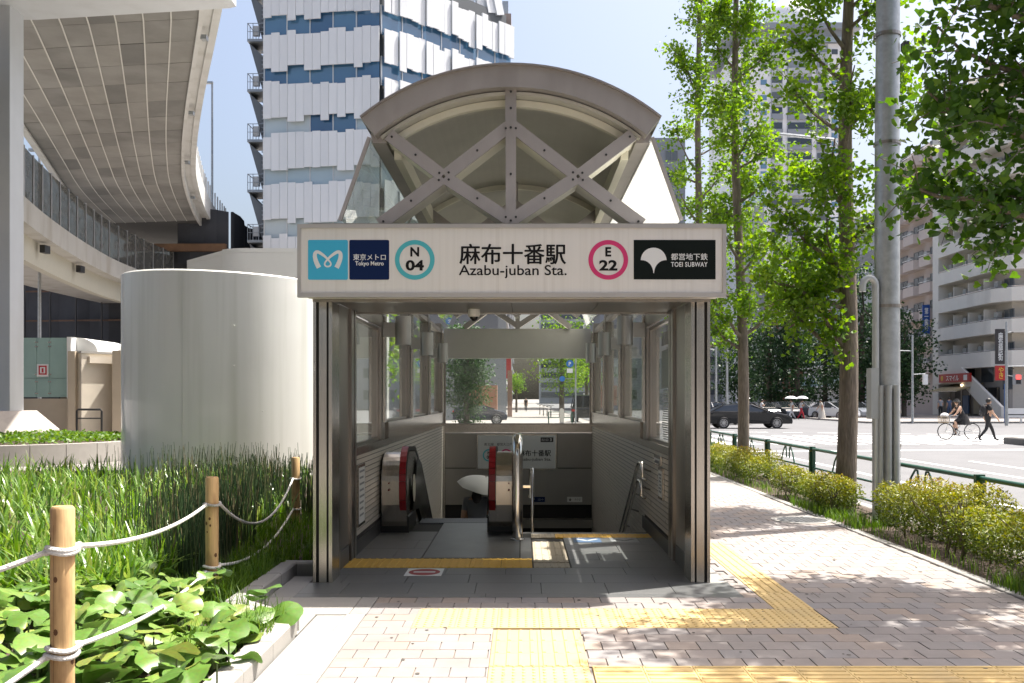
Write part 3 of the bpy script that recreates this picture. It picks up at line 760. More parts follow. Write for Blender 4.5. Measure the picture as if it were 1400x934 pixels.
for dz in (0,-.22):
    y_, z_ = 11.05+(.0 if dz == 0 else .08), .83+dz
    pts = [(1.50,y_,z_-.14),(1.44,y_,z_-.14),(1.40,y_,z_-.10),(1.40,y_+.02,z_),(1.40,y_+.06,z_+.03),(1.40,y_+.35,z_+.0),(1.40,y_+5.6,z_-2.8)]
    MB().tube([(1.45,y_,z_-.16),(1.40,y_,z_-.14),(1.395,y_+.0,z_-.02),(1.395,y_+.04,z_+.02),(1.395,y_+.32,z_+.02),(1.395,y_+.45,z_-.03),(1.395,y_+6.0,z_-3.0)],.021,10).build('rail', steel_pol, hr, smooth=40)
    b = MB()
    for k in range(4): b.tube([(1.52,y_+.1+k*1.1,z_-.08-.5*max(0,k-.3)*1.1*.53*1.9),(1.40,y_+.1+k*1.1,z_-.04-.5*max(0,k-.3)*1.1*.53*1.9)],.011,6)
    b.build('bracket', steel_dk, hr)
# posters and notices on the walls
ink = mat('print_black',(.010,.010,.011),.5,spec=.15); ink_g = mat('print_grey',(.25,.26,.27),.6); paper = mat('paper_white',(.70,.70,.68),.5)
navy = mat('print_navy',(.006,.018,.075),.45,spec=.12); cyan = mat('print_cyan',(.045,.42,.66),.35); magenta = mat('print_magenta',(.60,.035,.16),.35)
def notice(name, label, side, y0, y1, z0, z1, lines=8):
    xw = XL+.012 if side == 'l' else XR-.012; s = 1 if side == 'l' else -1
    t = thing(name, label, 'notice', (xw,(y0+y1)/2,z0))
    MB().box(min(xw,xw+s*.02),max(xw,xw+s*.02),y0,y1,z0,z1).build('frame', steel, t)
    MB().box(min(xw+s*.02,xw+s*.023),max(xw+s*.02,xw+s*.023),y0+.03,y1-.03,z0+.03,z1-.03).build('sheet', paper, t)
    b = MB()
    for k in range(lines):
        z = z1-.06-(z1-z0-.12)*k/lines
        b.box(min(xw+s*.0232,xw+s*.0242),max(xw+s*.0232,xw+s*.0242),y0+.06,y1-.06-.08*rng.random(),z-.022,z)
    b.build('print_lines', ink_g, t)
notice('wall_notice','tall framed white notice on left tiled wall by the post','l',9.80,10.22,.28,.92)
notice('wall_notice','small white notice on right tiled wall above handrails','r',10.1,10.42,.52,.86,6)
notice('wall_notice','beige nameplate beside small notice on right tiled wall','r',10.25,10.75,.88,.98,2)
t = thing('transit_poster','dark and grey notice poster inside the right front window','poster',(XR,10,1.2))
xw = XR-.005
_b = MB()
for k in range(22): _b.box(xw-.012,xw-.008,9.74,10.22-.1*rng.random(),1.18+k*.024,1.192+k*.024)
_b.build('sheet', mat('poster_grey',(.33,.335,.33),.5,var=.25,vscale=60), t)
MB().box(xw-.016,xw-.0125,9.72,10.24,1.72,2.12).build('dark_block', mat('poster_dark',(.02,.035,.04),.3), t)
b = MB()
for k in range(3): b.box(xw-.018,xw-.0125,9.74+k*.17,9.88+k*.17,2.17,2.31)
b.build('symbol_block', ink_g, t)
# ------------------------------------------------------------------ fascia sign over the entrance
sg_w = mat('sign_white',(.70,.69,.67),.25,var=.035,vscale=1.0,stretch=(30,1,.3),stain=((.52,.50,.46),1.0,.30,(26,1,.25)))
sg_f = mat('sign_frame',(.50,.48,.46),.35,.5,var=.05)
SG = thing('station_sign','long white station name sign with subway logos over the entrance','sign',(XC,7.92,2.455))
ys = 7.90; sc = FPX/ys
def sx(px): return (px-VX)/sc
def sz(py): return EYE-(py-VY)/sc
MB().box(sx(409),sx(991),ys+.03,8.29,sz(402),sz(309)).build('case', white_pt, SG)
f = MB()
f.box(sx(406.5),sx(993),ys-.006,ys+.05,sz(312),sz(306.5)); f.box(sx(406.5),sx(993),ys-.006,ys+.05,sz(406.5),sz(400.5))
f.box(sx(406.5),sx(411.5),ys-.006,ys+.05,sz(400.5),sz(312)); f.box(sx(988),sx(993),ys-.006,ys+.05,sz(400.5),sz(312))
f.build('frame', sg_f, SG)
MB().box(sx(411.5),sx(988),ys+.006,ys+.03,sz(400.5),sz(312)).build('face', sg_w, SG)
yp = ys+.0055
def rrect(x0,x1,z0,z1,r):
    P = []
    for cx,cz,a0 in ((x1-r,z1-r,0),(x0+r,z1-r,90),(x0+r,z0+r,180),(x1-r,z0+r,270)):
        for k in range(5): P.append((cx+r*math.cos(R(a0+k*22.5)), cz+r*math.sin(R(a0+k*22.5))))
    return P
def plate(poly, name, m, y=yp, th=.0015): return MB().prism(poly,'y',y-th,y).build(name, m, SG)
plate(rrect(sx(421),sx(475.5),sz(382.5),sz(328),.012),'metro_emblem_field',cyan)
plate(rrect(sx(477.5),sx(532),sz(382.5),sz(328),.012),'metro_name_field',navy)
plate([(sx(866.5),sz(382)),(sx(978.5),sz(382)),(sx(978.5),sz(328)),(sx(866.5),sz(328))],'subway_name_field',mat('print_blackgreen',(.006,.010,.009),.45,spec=.12))
# looped M emblem
def stroke(pts, ws, name, m, y):
    P = [Vector((sx(a), sz(b))) for a,b in pts]; n = len(P); L = []; Rr_ = []
    for i,p in enumerate(P):
        t = (P[min(i+1,n-1)]-P[max(i-1,0)]).normalized(); nn = Vector((-t.y,t.x)); w = ws[i]/sc/2
        L.append(p+nn*w); Rr_.append(p-nn*w)
    b = MB(); v = [(q.x,y-.001,q.y) for q in L]+[(q.x,y-.001,q.y) for q in Rr_]
    b.add(v, [(i,i+1,n+i+1,n+i) for i in range(n-1)]); return b.build(name, m, SG)
def bez(p0,p1,p2,p3,n=12):
    return [tuple(((1-t)**3*p0[k]+3*(1-t)**2*t*p1[k]+3*(1-t)*t*t*p2[k]+t**3*p3[k]) for k in (0,1)) for t in [i/n for i in range(n+1)]]
Lh = bez((436,366),(427,350),(430,342),(436,345))+bez((436,345),(443,349),(447,353),(451,358))[1:]+bez((451,358),(454,362),(451,364.5),(448,364.5))[1:]
Rh = [(896-a,b) for a,b in Lh]
wL = list(np.linspace(6.5,4.2,13))+list(np.linspace(4.2,2.2,12))+[2.2]*12
stroke(Lh, wL, 'metro_emblem', mat('emblem_white',(.72,.74,.75),.4), yp-.0018); stroke(Rh, wL, 'metro_emblem', MATS['emblem_white'], yp-.0022)
ew = MATS['emblem_white']
text('東京メトロ', SG, (sx(505),yp-.0025,sz(351.5)), ew, w=44.5/sc, h=8.6/sc, bold=.012)
text('Tokyo Metro', SG, (sx(505),yp-.0025,sz(361)), ew, w=39/sc, h=7.4/sc, bold=.018)
def circ(px,py,r0,r1,m,l1,l2):
    n = 48; b = MB(); cx,cz = sx(px),sz(py)
    v = [(cx+r/sc*math.cos(2*math.pi*i/n), yp-.0015, cz+r/sc*math.sin(2*math.pi*i/n)) for r in (r0,r1) for i in range(n)]
    b.add(v, [(i,(i+1)%n,n+(i+1)%n,n+i) for i in range(n)]); b.build('line_ring', m, SG)
    text(l1, SG, (cx,yp-.002,sz(py-11)), ink, h=13/sc, bold=.035)
    text(l2, SG, (cx,yp-.002,sz(py+7.5)), ink, w=25/sc, h=14.5/sc, bold=.035)
circ(567,355.3,21,27.2,mat('ring_teal',(.07,.43,.50),.35),'N','04')
circ(831.7,355.3,21,27.2,magenta,'E','22')
text('麻布十番駅', SG, (sx(701),yp-.002,sz(347.3)), ink, w=145/sc, h=27.5/sc, bold=.018)
text('Azabu-juban Sta.', SG, (sx(701),yp-.002,sz(371.5)), ink, w=147.5/sc, h=18.5/sc, bold=.008)
# ginkgo leaf emblem
gk_ = [(893.5,373.5)]+bez((893.5,373.5),(892.5,362),(886,355.5),(876,355.5),8)[1:]+bez((876,355.5),(878,333),(909,333),(911.5,355.5),16)[1:]+bez((911.5,355.5),(902,355.5),(895,362),(894.2,373.5),8)[1:]
plate([(sx(a),sz(b)) for a,b in gk_],'ginkgo_emblem',ew,y=yp-.0016,th=.001)
text('都営地下鉄', SG, (sx(942.5),yp-.0025,sz(351)), ew, w=50/sc, h=9.2/sc, bold=.012)
text('TOEI SUBWAY', SG, (sx(942.5),yp-.0025,sz(361.5)), ew, w=50/sc, h=6.6/sc, bold=.018, spacing=1.08)
# sign on the back wall
BS = thing('station_sign','white station name panel on the far wall down the stairs','sign',(-.12,YB,.07))
sb = FPX/(YB-.02)
def bxp(px): return (px-VX)/sb
def bzp(py): return EYE-(py-VY)/sb
MB().box(bxp(652),bxp(761),YB-.035,YB+.01,bzp(642),bzp(594)).build('frame', steel, BS)
MB().box(bxp(653.5),bxp(759.5),YB-.042,YB-.035,bzp(640.5),bzp(595.5)).build('face', mat('panel_white',(.60,.61,.60),.4), BS)
yb = YB-.044
text('麻布十番駅', BS, (bxp(731),yb,bzp(619.5)), ink, w=44/sb, h=8.5/sb, bold=.015)
text('Azabu-juban Sta.', BS, (bxp(731),yb,bzp(628.5)), ink, w=45/sb, h=5/sb, bold=.01)
text('南北線', BS, (bxp(668.5),yb,bzp(607.5)), ink, w=13/sb, h=4/sb)
text('都営大江戸線', BS, (bxp(692),yb,bzp(607.5)), ink, w=25/sb, h=4/sb)
for px, m, a, b_ in ((668.5,MATS['ring_teal'],'N','04'),(692,magenta,'E','22')):
    n = 32; v = [(bxp(px)+r/sb*math.cos(2*math.pi*i/n), yb, bzp(622.5)+r/sb*math.sin(2*math.pi*i/n)) for r in (6.6,8.6) for i in range(n)]
    MB().add(v, [(i,(i+1)%n,n+(i+1)%n,n+i) for i in range(n)]).build('line_ring', m, BS)
    text(a, BS, (bxp(px),yb,bzp(619.3)), ink, h=4/sb, bold=.03); text(b_, BS, (bxp(px),yb,bzp(625)), ink, h=4.6/sb, bold=.03)
MB().box(bxp(739),bxp(756.5),yb-.001,yb+.002,bzp(604.5),bzp(598)).build('exit_plate', dk_metal, BS)
text('3', BS, (bxp(753),yb-.003,bzp(601.2)), paper, h=4/sb, bold=.02)
text('出入口', BS, (bxp(745),yb-.003,bzp(601.2)), paper, w=9/sb, h=3/sb)
for lab, px0, px1, m, m2, tx in (('small blue sign with up arrow low on the far wall',725.5,745,navy,paper,'↑ のりば'),('small white sign with down arrow low on the far wall',775.5,796,paper,ink,'↓ でぐち')):
    t = thing('direction_sign', lab, 'sign', (bxp((px0+px1)/2),YB,-.6))
    MB().box(bxp(px0),bxp(px1),YB-.02,YB-.005,bzp(686.5),bzp(679.5)).build('plate', m, t)
    if 'up' in lab: MB().prism([(bxp(729),bzp(685)),(bxp(729.9),bzp(685)),(bxp(729.9),bzp(683)),(bxp(731.5),bzp(683)),(bxp(729.4),bzp(680.7)),(bxp(727.4),bzp(683)),(bxp(729),bzp(683))],'y',YB-.022,YB-.0205).build('arrow', m2, t)
    else: MB().prism([(bxp(779),bzp(681)),(bxp(779.9),bzp(681)),(bxp(779.9),bzp(683)),(bxp(781.5),bzp(683)),(bxp(779.4),bzp(685.4)),(bxp(777.4),bzp(683)),(bxp(779),bzp(683))],'y',YB-.022,YB-.0205).build('arrow', m2, t)
    text('エスカレーター' if 'up' in lab else 'のりば', t, (bxp((px0+px1)/2+4),YB-.022,bzp(683)), m2, w=8/sb, h=3/sb)
# ------------------------------------------------------------------ white ventilation tower on the left
tow_m = mat('tower_paint',(.81,.81,.77),.22,var=.04,vscale=1.2,bump=.05,bscale=1.6,stretch=(1,1,.25),coat=.35,stain=((.56,.57,.50),1.0,.5,(4,4,.12)))
Tw = thing('ventilation_tower','big round white glossy ventilation tower behind the reeds','tower',(-6.28,20.45,0))
cx, cy, rt = -6.28, 20.45, 2.17
b = MB(); n = 96
def ztop(x): return 4.10-.035*(x-cx)
for z in (-.2, .8, 1.6, 2.4, 3.2): 
    for j in range(n):
        a = 2*math.pi*j/n; rr = rt*(1+.0012*math.sin(7*a+z*3)+.0008*math.sin(19*a))
        b.v.append((cx+rr*math.cos(a), cy+rr*math.sin(a), z))
for dr, dz in ((0,-.05),(0,-.03),(-.03,0),(-.28,0),(-.28,-.5)):
    for j in range(n):
        a = 2*math.pi*j/n; x = cx+(rt+dr)*math.cos(a); b.v.append((x, cy+(rt+dr)*math.sin(a), ztop(x)+dz))
for i in range(9):
    for j in range(n):
        b.f.append((i*n+j, i*n+(j+1)%n, (i+1)*n+(j+1)%n, (i+1)*n+j)); b.m.append(0)
b.f.append(tuple(9*n+j for j in range(n))); b.m.append(0)
b.build('shell', tow_m, Tw, smooth=40)
rv = MB()
for px,py in ((320,445),(360,448),(395,448),(359,562),(320,500),(372,505)):
    d = 18.6; X = gx(px,d); dx = X-cx
    if abs(dx) < rt:
        Y = cy-math.sqrt(rt*rt-dx*dx); rv.sphere((gx(px,Y),Y,gz(py,Y)),.012,8,6)
rv.build('rivet', tow_m, Tw, smooth=True)
for ang in (-97,):
    a = R(ang); MB().box(cx+(rt-.002)*math.cos(a)-.004,cx+(rt-.002)*math.cos(a)+.004,cy+(rt+.0)*math.sin(a)-.006,cy+(rt)*math.sin(a)+.004,0,4.0).build('seam', mat('tower_seam',(.64,.65,.62),.5), Tw)
# white block with louvres behind the tower
Vb = thing('vent_building','low white building with louvre openings behind the round tower','building',(-7,28,0))
pl = [(-10.05,28.6)]
A_, B_ = Vector((-10.05,28.5)), Vector((-7.9,26.35))
poly = [(-10.05,28.5),(-8.35,26.55)]
for t in range(7):
    an = R(228+t*7); poly.append((-7.6+1.1*math.cos(an), 27.25+1.1*math.sin(an)))
poly += [(-4.2,26.3),(-4.2,30),(-10.05,30.5)]
MB().prism(poly,'z',0,5.62).build('wall', mat('vent_white',(.68,.685,.66),.5,var=.04,vscale=1), Vb, smooth=30)
MB().prism([(p[0]*1.0,p[1]) for p in poly],'z',5.625,5.75).build('coping', MATS['vent_white'], Vb, smooth=30)
def louvre(O, u, a0, a1, z0, z1):
    f = MB().fbox(O,u,a0,a1,-.02,.012,z0,z1).build('louvre_recess', groove, Vb)
    nsl = int((z1-z0)/.13)
    for k in range(nsl):
        z = z0+(k+.5)*(z1-z0)/nsl
        MB().fbox(O,u,a0+.02,a1-.02,.012,.06,z-.018,z+.018).build('slat', steel_panel, f)
u1 = (Vector((-8.35,26.55))-Vector((-10.05,28.5)))
louvre((-10.05,28.5,0),u1,.75,1.85,4.15,5.0); louvre((-10.05,28.5,0),u1,.2,.55,4.15,5.0); louvre((-6.6,26.26,0),(1,.01),.1,1.6,4.3,5.0)
# ------------------------------------------------------------------ upper viaduct with panelled soffit
soff_m = mat('soffit_panel',(.20,.19,.17),.8,var=.16,vscale=1.0,bump=.1,bscale=20,rnd=[(.185,.18,.168),(.245,.238,.22),(.215,.21,.197),(.265,.256,.235),(.15,.148,.14),(.23,.224,.208)],stain=((.34,.335,.315),.35,.6,(1,1,1)))
vw_m = mat('viaduct_white',(.58,.58,.56),.55,var=.07,vscale=.8,stain=((.35,.33,.28),1.2,.4,(1,1,.25)))
joint = mat('soffit_joint',(.62,.61,.57),.7)
U = thing('upper_viaduct','high curved viaduct with grey panelled underside','viaduct',(-18,45,0))
rp = [(12,-56.0),(7,-30.0),(2,-10.0),(-2.2,4.0),(-5.0,14.0),(-7.4,22.0),(-9.89,29.2),(-11.5,33.3),(-14.1,39.8),(-16.9,47.2),(-19.4,54.6),(-22.3,65.5),(-24.2,76)]  # stretch over and behind the viewpoint is unseen, added to block sky light
lp_ = [(-8,-56.0),(-11,-34.0),(-13,-16.0),(-13.5,0.0),(-14.8,13.0),(-16.2,22.0),(-18.2,29.6),(-19.5,34.0),(-21.5,40.4),(-24.2,48.6),(-26.7,56.4),(-29.0,66.5),(-30.8,77)]
def resample(P, n):
    P = [Vector(p) for p in P]; L = [0]
    for i in range(len(P)-1): L.append(L[-1]+(P[i+1]-P[i]).length)
    out = []
    for k in range(n+1):
        s = L[-1]*k/n; i = max(j for j in range(len(L)) if L[j] <= s+1e-9); i = min(i, len(P)-2)
        t = (s-L[i])/(L[i+1]-L[i]); 
        p0,p1,p2,p3 = P[max(i-1,0)],P[i],P[i+1],P[min(i+2,len(P)-1)]
        out.append(.5*((2*p1)+(-p0+p2)*t+(2*p0-5*p1+4*p2-p3)*t*t+(-p0+3*p1-3*p2+p3)*t*t*t))
    return out
NS = 60; rr_ = resample(rp, NS); ll_ = resample(lp_, NS); ZS = 13.75; NW = 9
for i in range(34, NS-5):
    for j in range(NW):
        q = []
        for ii, jj in ((i,j),(i,j+1),(i+1,j+1),(i+1,j)):
            q.append(rr_[ii].lerp(ll_[ii], jj/NW))
        c = sum(q, Vector((0,0)))/4; sh_ = .985
        q = [c+(p-c)*Vector((1,1)).x*sh_ for p in q]
        dz = -.012*rng.random()
        v = [(p.x,p.y,ZS+dz) for p in q]+[(p.x,p.y,ZS+.06) for p in q]
        MB().add(v, [(3,2,1,0),(0,1,5,4),(1,2,6,5),(2,3,7,6),(3,0,4,7)]).build('soffit_panel', soff_m, U)
dk_ = MB()
for i in range(NS):
    a,b2,c,d = rr_[i],rr_[i+1],ll_[i+1],ll_[i]
    dk_.add([(a.x,a.y,ZS+.03),(b2.x,b2.y,ZS+.03),(c.x,c.y,ZS+.03),(d.x,d.y,ZS+.03),(a.x,a.y,ZS+1.3),(b2.x,b2.y,ZS+1.3),(c.x,c.y,ZS+1.3),(d.x,d.y,ZS+1.3)],[(3,2,1,0),(4,5,6,7),(0,1,5,4),(2,3,7,6)])
dk_.build('deck', mat('deck_conc',(.07,.068,.062),.85,var=.1,vscale=.5), U)
# longitudinal ribs (white lines)
for j in range(1,NW):
    rb = MB()
    for i in range(34,NS-5):
        p = rr_[i].lerp(ll_[i], j/NW); q = rr_[i+1].lerp(ll_[i+1], j/NW)
        rb.beam((p.x,p.y,ZS-.01),(q.x,q.y,ZS-.01),.04,.04)
    rb.build('rib', joint, U)
# edge beam, overhang and parapet on the right
def off(P, i, d):
    t = (P[min(i+1,len(P)-1)]-P[max(i-1,0)]).normalized(); return P[i]+Vector((t.y,-t.x))*d
eb = MB(); pa = MB(); pl_ = MB()
for i in range(NS):
    for bq, d0, d1, z0, z1 in ((eb,-.02,.12,ZS-.10,ZS+.5),(eb,.12,.45,ZS+.45,ZS+.7),(pa,.45,.70,ZS+.35,ZS+1.7)):
        p0,p1,p2,p3 = off(rr_,i,d0),off(rr_,i,d1),off(rr_,i+1,d1),off(rr_,i+1,d0)
        v = [(p.x,p.y,z) for z in (z0,z1) for p in (p0,p1,p2,p3)]
        bq.add(v,[(3,2,1,0),(4,5,6,7),(0,1,5,4),(1,2,6,5),(2,3,7,6),(3,0,4,7)])
eb.build('edge_beam', vw_m, U); pa.build('parapet', vw_m, U)
for i in range(40,NS):
    for f in (0,.5):
        p = off(rr_,i,.58).lerp(off(rr_,i+1,.58),f)
        inst('noise_panel_post', MB().box(-.04,.04,-.04,.04,0,1.25).mesh('noise_panel_post', vw_m), U, (p.x,p.y,ZS+1.7))
for i in range(36,NS,4):
    p = off(rr_,i,.28); MB().box(p.x-.1,p.x+.1,p.y-.12,p.y+.12,ZS+.05,ZS+.2).build('drain_box', galv, U)
wall_l = MB()
for i in range(NS):
    p0,p1,p2,p3 = off(ll_,i,-.3),off(ll_,i,0),off(ll_,i+1,0),off(ll_,i+1,-.3)
    v = [(p.x,p.y,z) for z in (ZS-.1,ZS+2.2) for p in (p0,p1,p2,p3)]
    wall_l.add(v,[(3,2,1,0),(4,5,6,7),(0,1,5,4),(1,2,6,5),(2,3,7,6),(3,0,4,7)])
wall_l.build('parapet', vw_m, U)
# steel portal pier
pier_m = mat('pier_white',(.55,.57,.59),.42,var=.05,vscale=1.0,stain=((.42,.42,.42),1.0,.3,(2,2,.2)))
Pr = thing('viaduct_pier','white steel pier and cantilever beam under the high viaduct','pier',(-15.5,28,0))
MB().prism([(-18.2,27.55),(-14.85,27.55),(-14.85,28.32),(-18.2,28.32)],'z',.8,13.2).build('column', pier_m, Pr)
MB().prism([(-22,13.0),(-14.6,13.0),(-8.8,13.35),(-8.6,13.4),(-8.6,15.2),(-22,15.2)],'y',26.9,28.6).build('crossbeam', pier_m, Pr)
bs = MB()
bs.add([(-19,26.0,.65),(-15.0,26.0,.65),(-14.1,27.9,.65),(-14.6,30,.65),(-19,30,.65),(-18.4,27.3,1.25),(-15.0,27.3,1.25),(-14.65,27.9,1.25),(-14.75,28.9,1.25),(-18.4,28.9,1.25),
        (-19,26.0,-.1),(-15.0,26.0,-.1),(-14.1,27.9,-.1),(-14.6,30,-.1),(-19,30,-.1)],
       [(0,1,6,5),(1,2,7,6),(2,3,8,7),(3,4,9,8),(4,0,5,9),(5,6,7,8,9),(10,11,1,0),(11,12,2,1),(12,13,3,2),(13,14,4,3),(14,10,0,4)])
bs.build('plinth', mat('plinth_stone',(.40,.36,.33),.7,var=.15,vscale=3), Pr)
# ------------------------------------------------------------------ lower viaduct with fence
Lv = thing('lower_viaduct','lower curved viaduct ramp with mesh fence on its edge','viaduct',(-22,48,0))
rp2 = [(-15.2,24.0),(-17.6,31.0),(-19.9,38.0),(-21.5,44.0),(-22.9,50.5),(-23.9,57.0),(-24.3,66),(-23.9,80)]
N2 = 34; r2 = resample(rp2, N2); ZL = 9.7
fa = MB(); gi = MB(); un = MB()
for i in range(N2):
    for bq, d0, d1, z0, z1 in ((fa,-.3,0,ZL-1.0,ZL),(un,-7,-.3,ZL-1.0,ZL-.6),(gi,-1.1,-.7,ZL-2.1,ZL-1.0)):
        p0,p1,p2,p3 = off(r2,i,d0),off(r2,i,d1),off(r2,i+1,d1),off(r2,i+1,d0)
        v = [(p.x,p.y,z) for z in (z0,z1) for p in (p0,p1,p2,p3)]
        bq.add(v,[(3,2,1,0),(4,5,6,7),(0,1,5,4),(1,2,6,5),(2,3,7,6),(3,0,4,7)])
fa.build('parapet', mat('parapet_conc',(.46,.45,.42),.75,var=.08,vscale=.7,stain=((.26,.22,.16),1.0,.5,(1,1,.2))), Lv)
gi.build('girder', mat('girder_cream',(.50,.48,.40),.5,var=.05), Lv); un.build('deck', MATS['parapet_conc'], Lv)
for i in (8,12,16):
    p = off(r2,i,-.35); MB().box(p.x-.12,p.x+.12,p.y-.25,p.y+.25,ZL-1.5,ZL-1.15).build('bearing_bracket', dk_metal, Lv)
mesh_g = glass('fence_mesh',(.62,.62,.60),.2,.45,(.20,.20,.19),2,.2)
for i in range(N2):
    p = off(r2,i,-.1); q = off(r2,i+1,-.1)
    inst('fence_post', MB().box(-.035,.035,-.035,.035,0,2.15).mesh('fence_post', mat('fence_post_m',(.42,.42,.42),.4,.5)), Lv, (p.x,p.y,ZL))
    MB().add([(p.x,p.y,ZL+.05),(q.x,q.y,ZL+.05),(q.x,q.y,ZL+2.1),(p.x,p.y,ZL+2.1),(p.x-.012,p.y,ZL+.05),(q.x-.012,q.y,ZL+.05),(q.x-.012,q.y,ZL+2.1),(p.x-.012,p.y,ZL+2.1)],[(0,1,2,3),(7,6,5,4)]).build('fence_panel', mesh_g, Lv)
# green banner behind the fence
Gb = thing('green_banner','green advertising board with white letters behind the viaduct fence','banner',(-21.5,40,ZL))
p0 = Vector((-22.0,38.0)); p1 = Vector((-24.5,47.0)); u_ = (p1-p0); uL = u_.length
MB().fbox((p0.x,p0.y,ZL),u_,0,uL,-.1,0,.2,2.1).build('board', mat('banner_green',(.03,.16,.07),.5), Gb)
rzb = math.atan2(u_.y,u_.x)
pm_ = p0.lerp(p1,.30); text('おかげさま', Gb, (pm_.x+.02,pm_.y-.01,ZL+1.2), white_pt, w=3.6, h=.9, bold=.03, rz=rzb)
pm_ = p0.lerp(p1,.45); text('お店の味を', Gb, (pm_.x+.02,pm_.y-.01,ZL+.5), white_pt, w=3.0, h=.35, rz=rzb)
# dark scaffold net and its steel behind
net = mat('scaffold_net',(.035,.038,.045),.8,var=.35,vscale=.35,bump=.6,bscale=1.2)
Nt = thing('scaffold_net','dark net-covered scaffold under the viaducts','scaffold',(-22,68,0))
def netwall(P, z0, z1, name='net'):
    b = MB(); k = 0
    for i in range(len(P)-1):
        a = Vector(P[i]); c = Vector(P[i+1]); n = max(2,int((c-a).length/.8))
        for j in range(n):
            p = a.lerp(c,j/n); q = a.lerp(c,(j+1)/n); t = (c-a).normalized(); nn = Vector((t.y,-t.x))
            p = p+nn*.12*math.sin(j*1.9+i); q = q+nn*.12*math.sin((j+1)*1.9+i)
            zt0 = z1+.25*math.sin(j*.8); zt1 = z1+.25*math.sin((j+1)*.8)
            b.add([(p.x,p.y,z0),(q.x,q.y,z0),(q.x,q.y,zt1),(p.x,p.y,zt0)],[(0,1,2,3)])
    b.build(name, net, Nt)
netwall([(-42,72),(-25,70),(-24.6,66.6),(-19.0,66.6),(-16.0,72),(-15.0,84)],0,12.2)
netwall([(-24.0,66.2),(-20.4,66.2),(-20.4,76)],11.0,14.6)
for z in (3.8,5.6,7.4,9.6):
    MB().beam((-42,71.6,z),(-25,69.6,z),.12,.12).build('ledger', mat('rust_steel',(.10,.06,.04),.7,.3,var=.4), Nt)
for k in range(9): MB().box(-41+k*2,-40.9+k*2,71.0-k*.22,71.1-k*.22,0,11).build('standard', dk_metal, Nt)
MB().box(-27.5,-20.5,65.6,66.0,11.8,12.3).build('beam', mat('beam_rust',(.16,.09,.05),.7,.2,var=.4,vscale=1), Nt)
gr = MB()
for i in range(22): gr.beam((-32+i*.5,67,10.8),(-30+i*.5,75,10.4),.06,.25)
for i in range(10): gr.beam((-33,67+i*.9,10.75),(-21,67+i*.9,10.75),.06,.2)
gr.build('deck_grid', dk_metal, Nt)
# far lamp posts over the viaduct
for lab, px, pyt, d, py0 in (('tall thin street lamp rising above the viaduct edge',290,113,68,270),('thin lamp mast behind the green board on the viaduct',54,205,52,240)):
    t = thing('street_lamp', lab, 'street lamp', (gx(px,d),d,gz(py0,d)))
    zt = gz(pyt,d); x = gx(px,d)
    MB().tube([(x,d,0),(x,d,zt)],[.11,.07],8).build('pole', galv, t)
    MB().box(x-.55,x+.05,d-.12,d+.12,zt-.08,zt+.06).build('head', galv, t)
# ------------------------------------------------------------------ beige lift building with green glass
brk = mat('beige_tile',(.50,.42,.32),.6,var=.06,vscale=2,bump=.05,bscale=30)
brk2 = mat('beige_tile_light',(.62,.56,.47),.6,var=.05,vscale=2)
Bb = thing('lift_building','beige tiled lift building with frosted green glass panel','building',(-17,33,0))
d0 = 33.0
def X_(px): return gx(px,d0)
def Z_(py): return gz(py,d0)
MB().box(X_(20),X_(96),d0,d0+3,0,Z_(545)).build('base_wall', brk, Bb)
gg = mat('frosted_green',(.32,.46,.42),.25,var=.08,vscale=1.2)
for (a,b_) in ((20,50.5),(51,68.5),(69,93.5)):
    for (c,e) in ((543,517.5),(517,462)):
        MB().box(X_(a),X_(b_),d0-.03,d0+.06,Z_(c),Z_(e)).build('glass_panel', gg, Bb)
MB().box(X_(20),X_(94),d0+.06,d0+2.5,Z_(543),Z_(462)).build('glass_core', mat('green_core',(.25,.34,.32),.5), Bb)
MB().box(X_(93.6),X_(99),d0-.12,d0+.4,Z_(545),Z_(461)).build('white_frame', white_pt, Bb)
bl = MB()
for a in (50.7,68.7):
    for c in (468,474,512,522,538): bl.tube([(X_(a-1.2),d0-.05,Z_(c)),(X_(a-1.2),d0-.03,Z_(c))],.025,8).tube([(X_(a+1.2),d0-.05,Z_(c)),(X_(a+1.2),d0-.03,Z_(c))],.025,8)
bl.build('fixing', steel_pol, Bb)
MB().prism([(X_(99),Z_(480))]+[(X_(99)+(X_(128)-X_(99))*math.sin(t*math.pi/16),Z_(480)+(Z_(461)-Z_(480))*math.cos(t*math.pi/16)) for t in range(9)],'y',d0+.3,d0+3).build('curved_roof', white_pt, Bb)
MB().box(X_(96),X_(103),d0-.1,d0+2,0,Z_(545)).build('return_wall', brk, Bb)
MB().box(X_(102),X_(111.5),d0-.5,d0+2,0,Z_(481)).build('pillar', brk, Bb)
lw0 = Vector((X_(111.5)*.985,d0-.5)); lu = Vector((.62,.785)); Lw = 1.25
MB().fbox((lw0.x,lw0.y,0),lu,0,Lw,-1.5,0,0,Z_(484)).build('light_wall', brk2, Bb)
MB().fbox((lw0.x,lw0.y,0),lu,-.03,Lw+.06,-1.5,.04,Z_(484)+.003,Z_(481)).build('coping', conc, Bb)
MB().fbox((lw0.x,lw0.y,0),lu,.22,Lw+.05,.0,.14,Z_(497),Z_(488)).build('ledge', brk2, Bb)
MB().box(X_(128),X_(175),d0+2.1,d0+4,0,Z_(469)).build('rear_wall', white_pt, Bb)
MB().box(X_(151),X_(160),d0+.4,d0+.7,0,Z_(512)).build('gate', mat('gate_pink',(.45,.27,.22),.6), Bb)
for k in range(6): MB().box(X_(151.5+k*1.4),X_(151.9+k*1.4),d0+.37,d0+.4,0.05,Z_(513)).build('gate_bar', mat('gate_bar',(.55,.36,.30),.6), Bb)
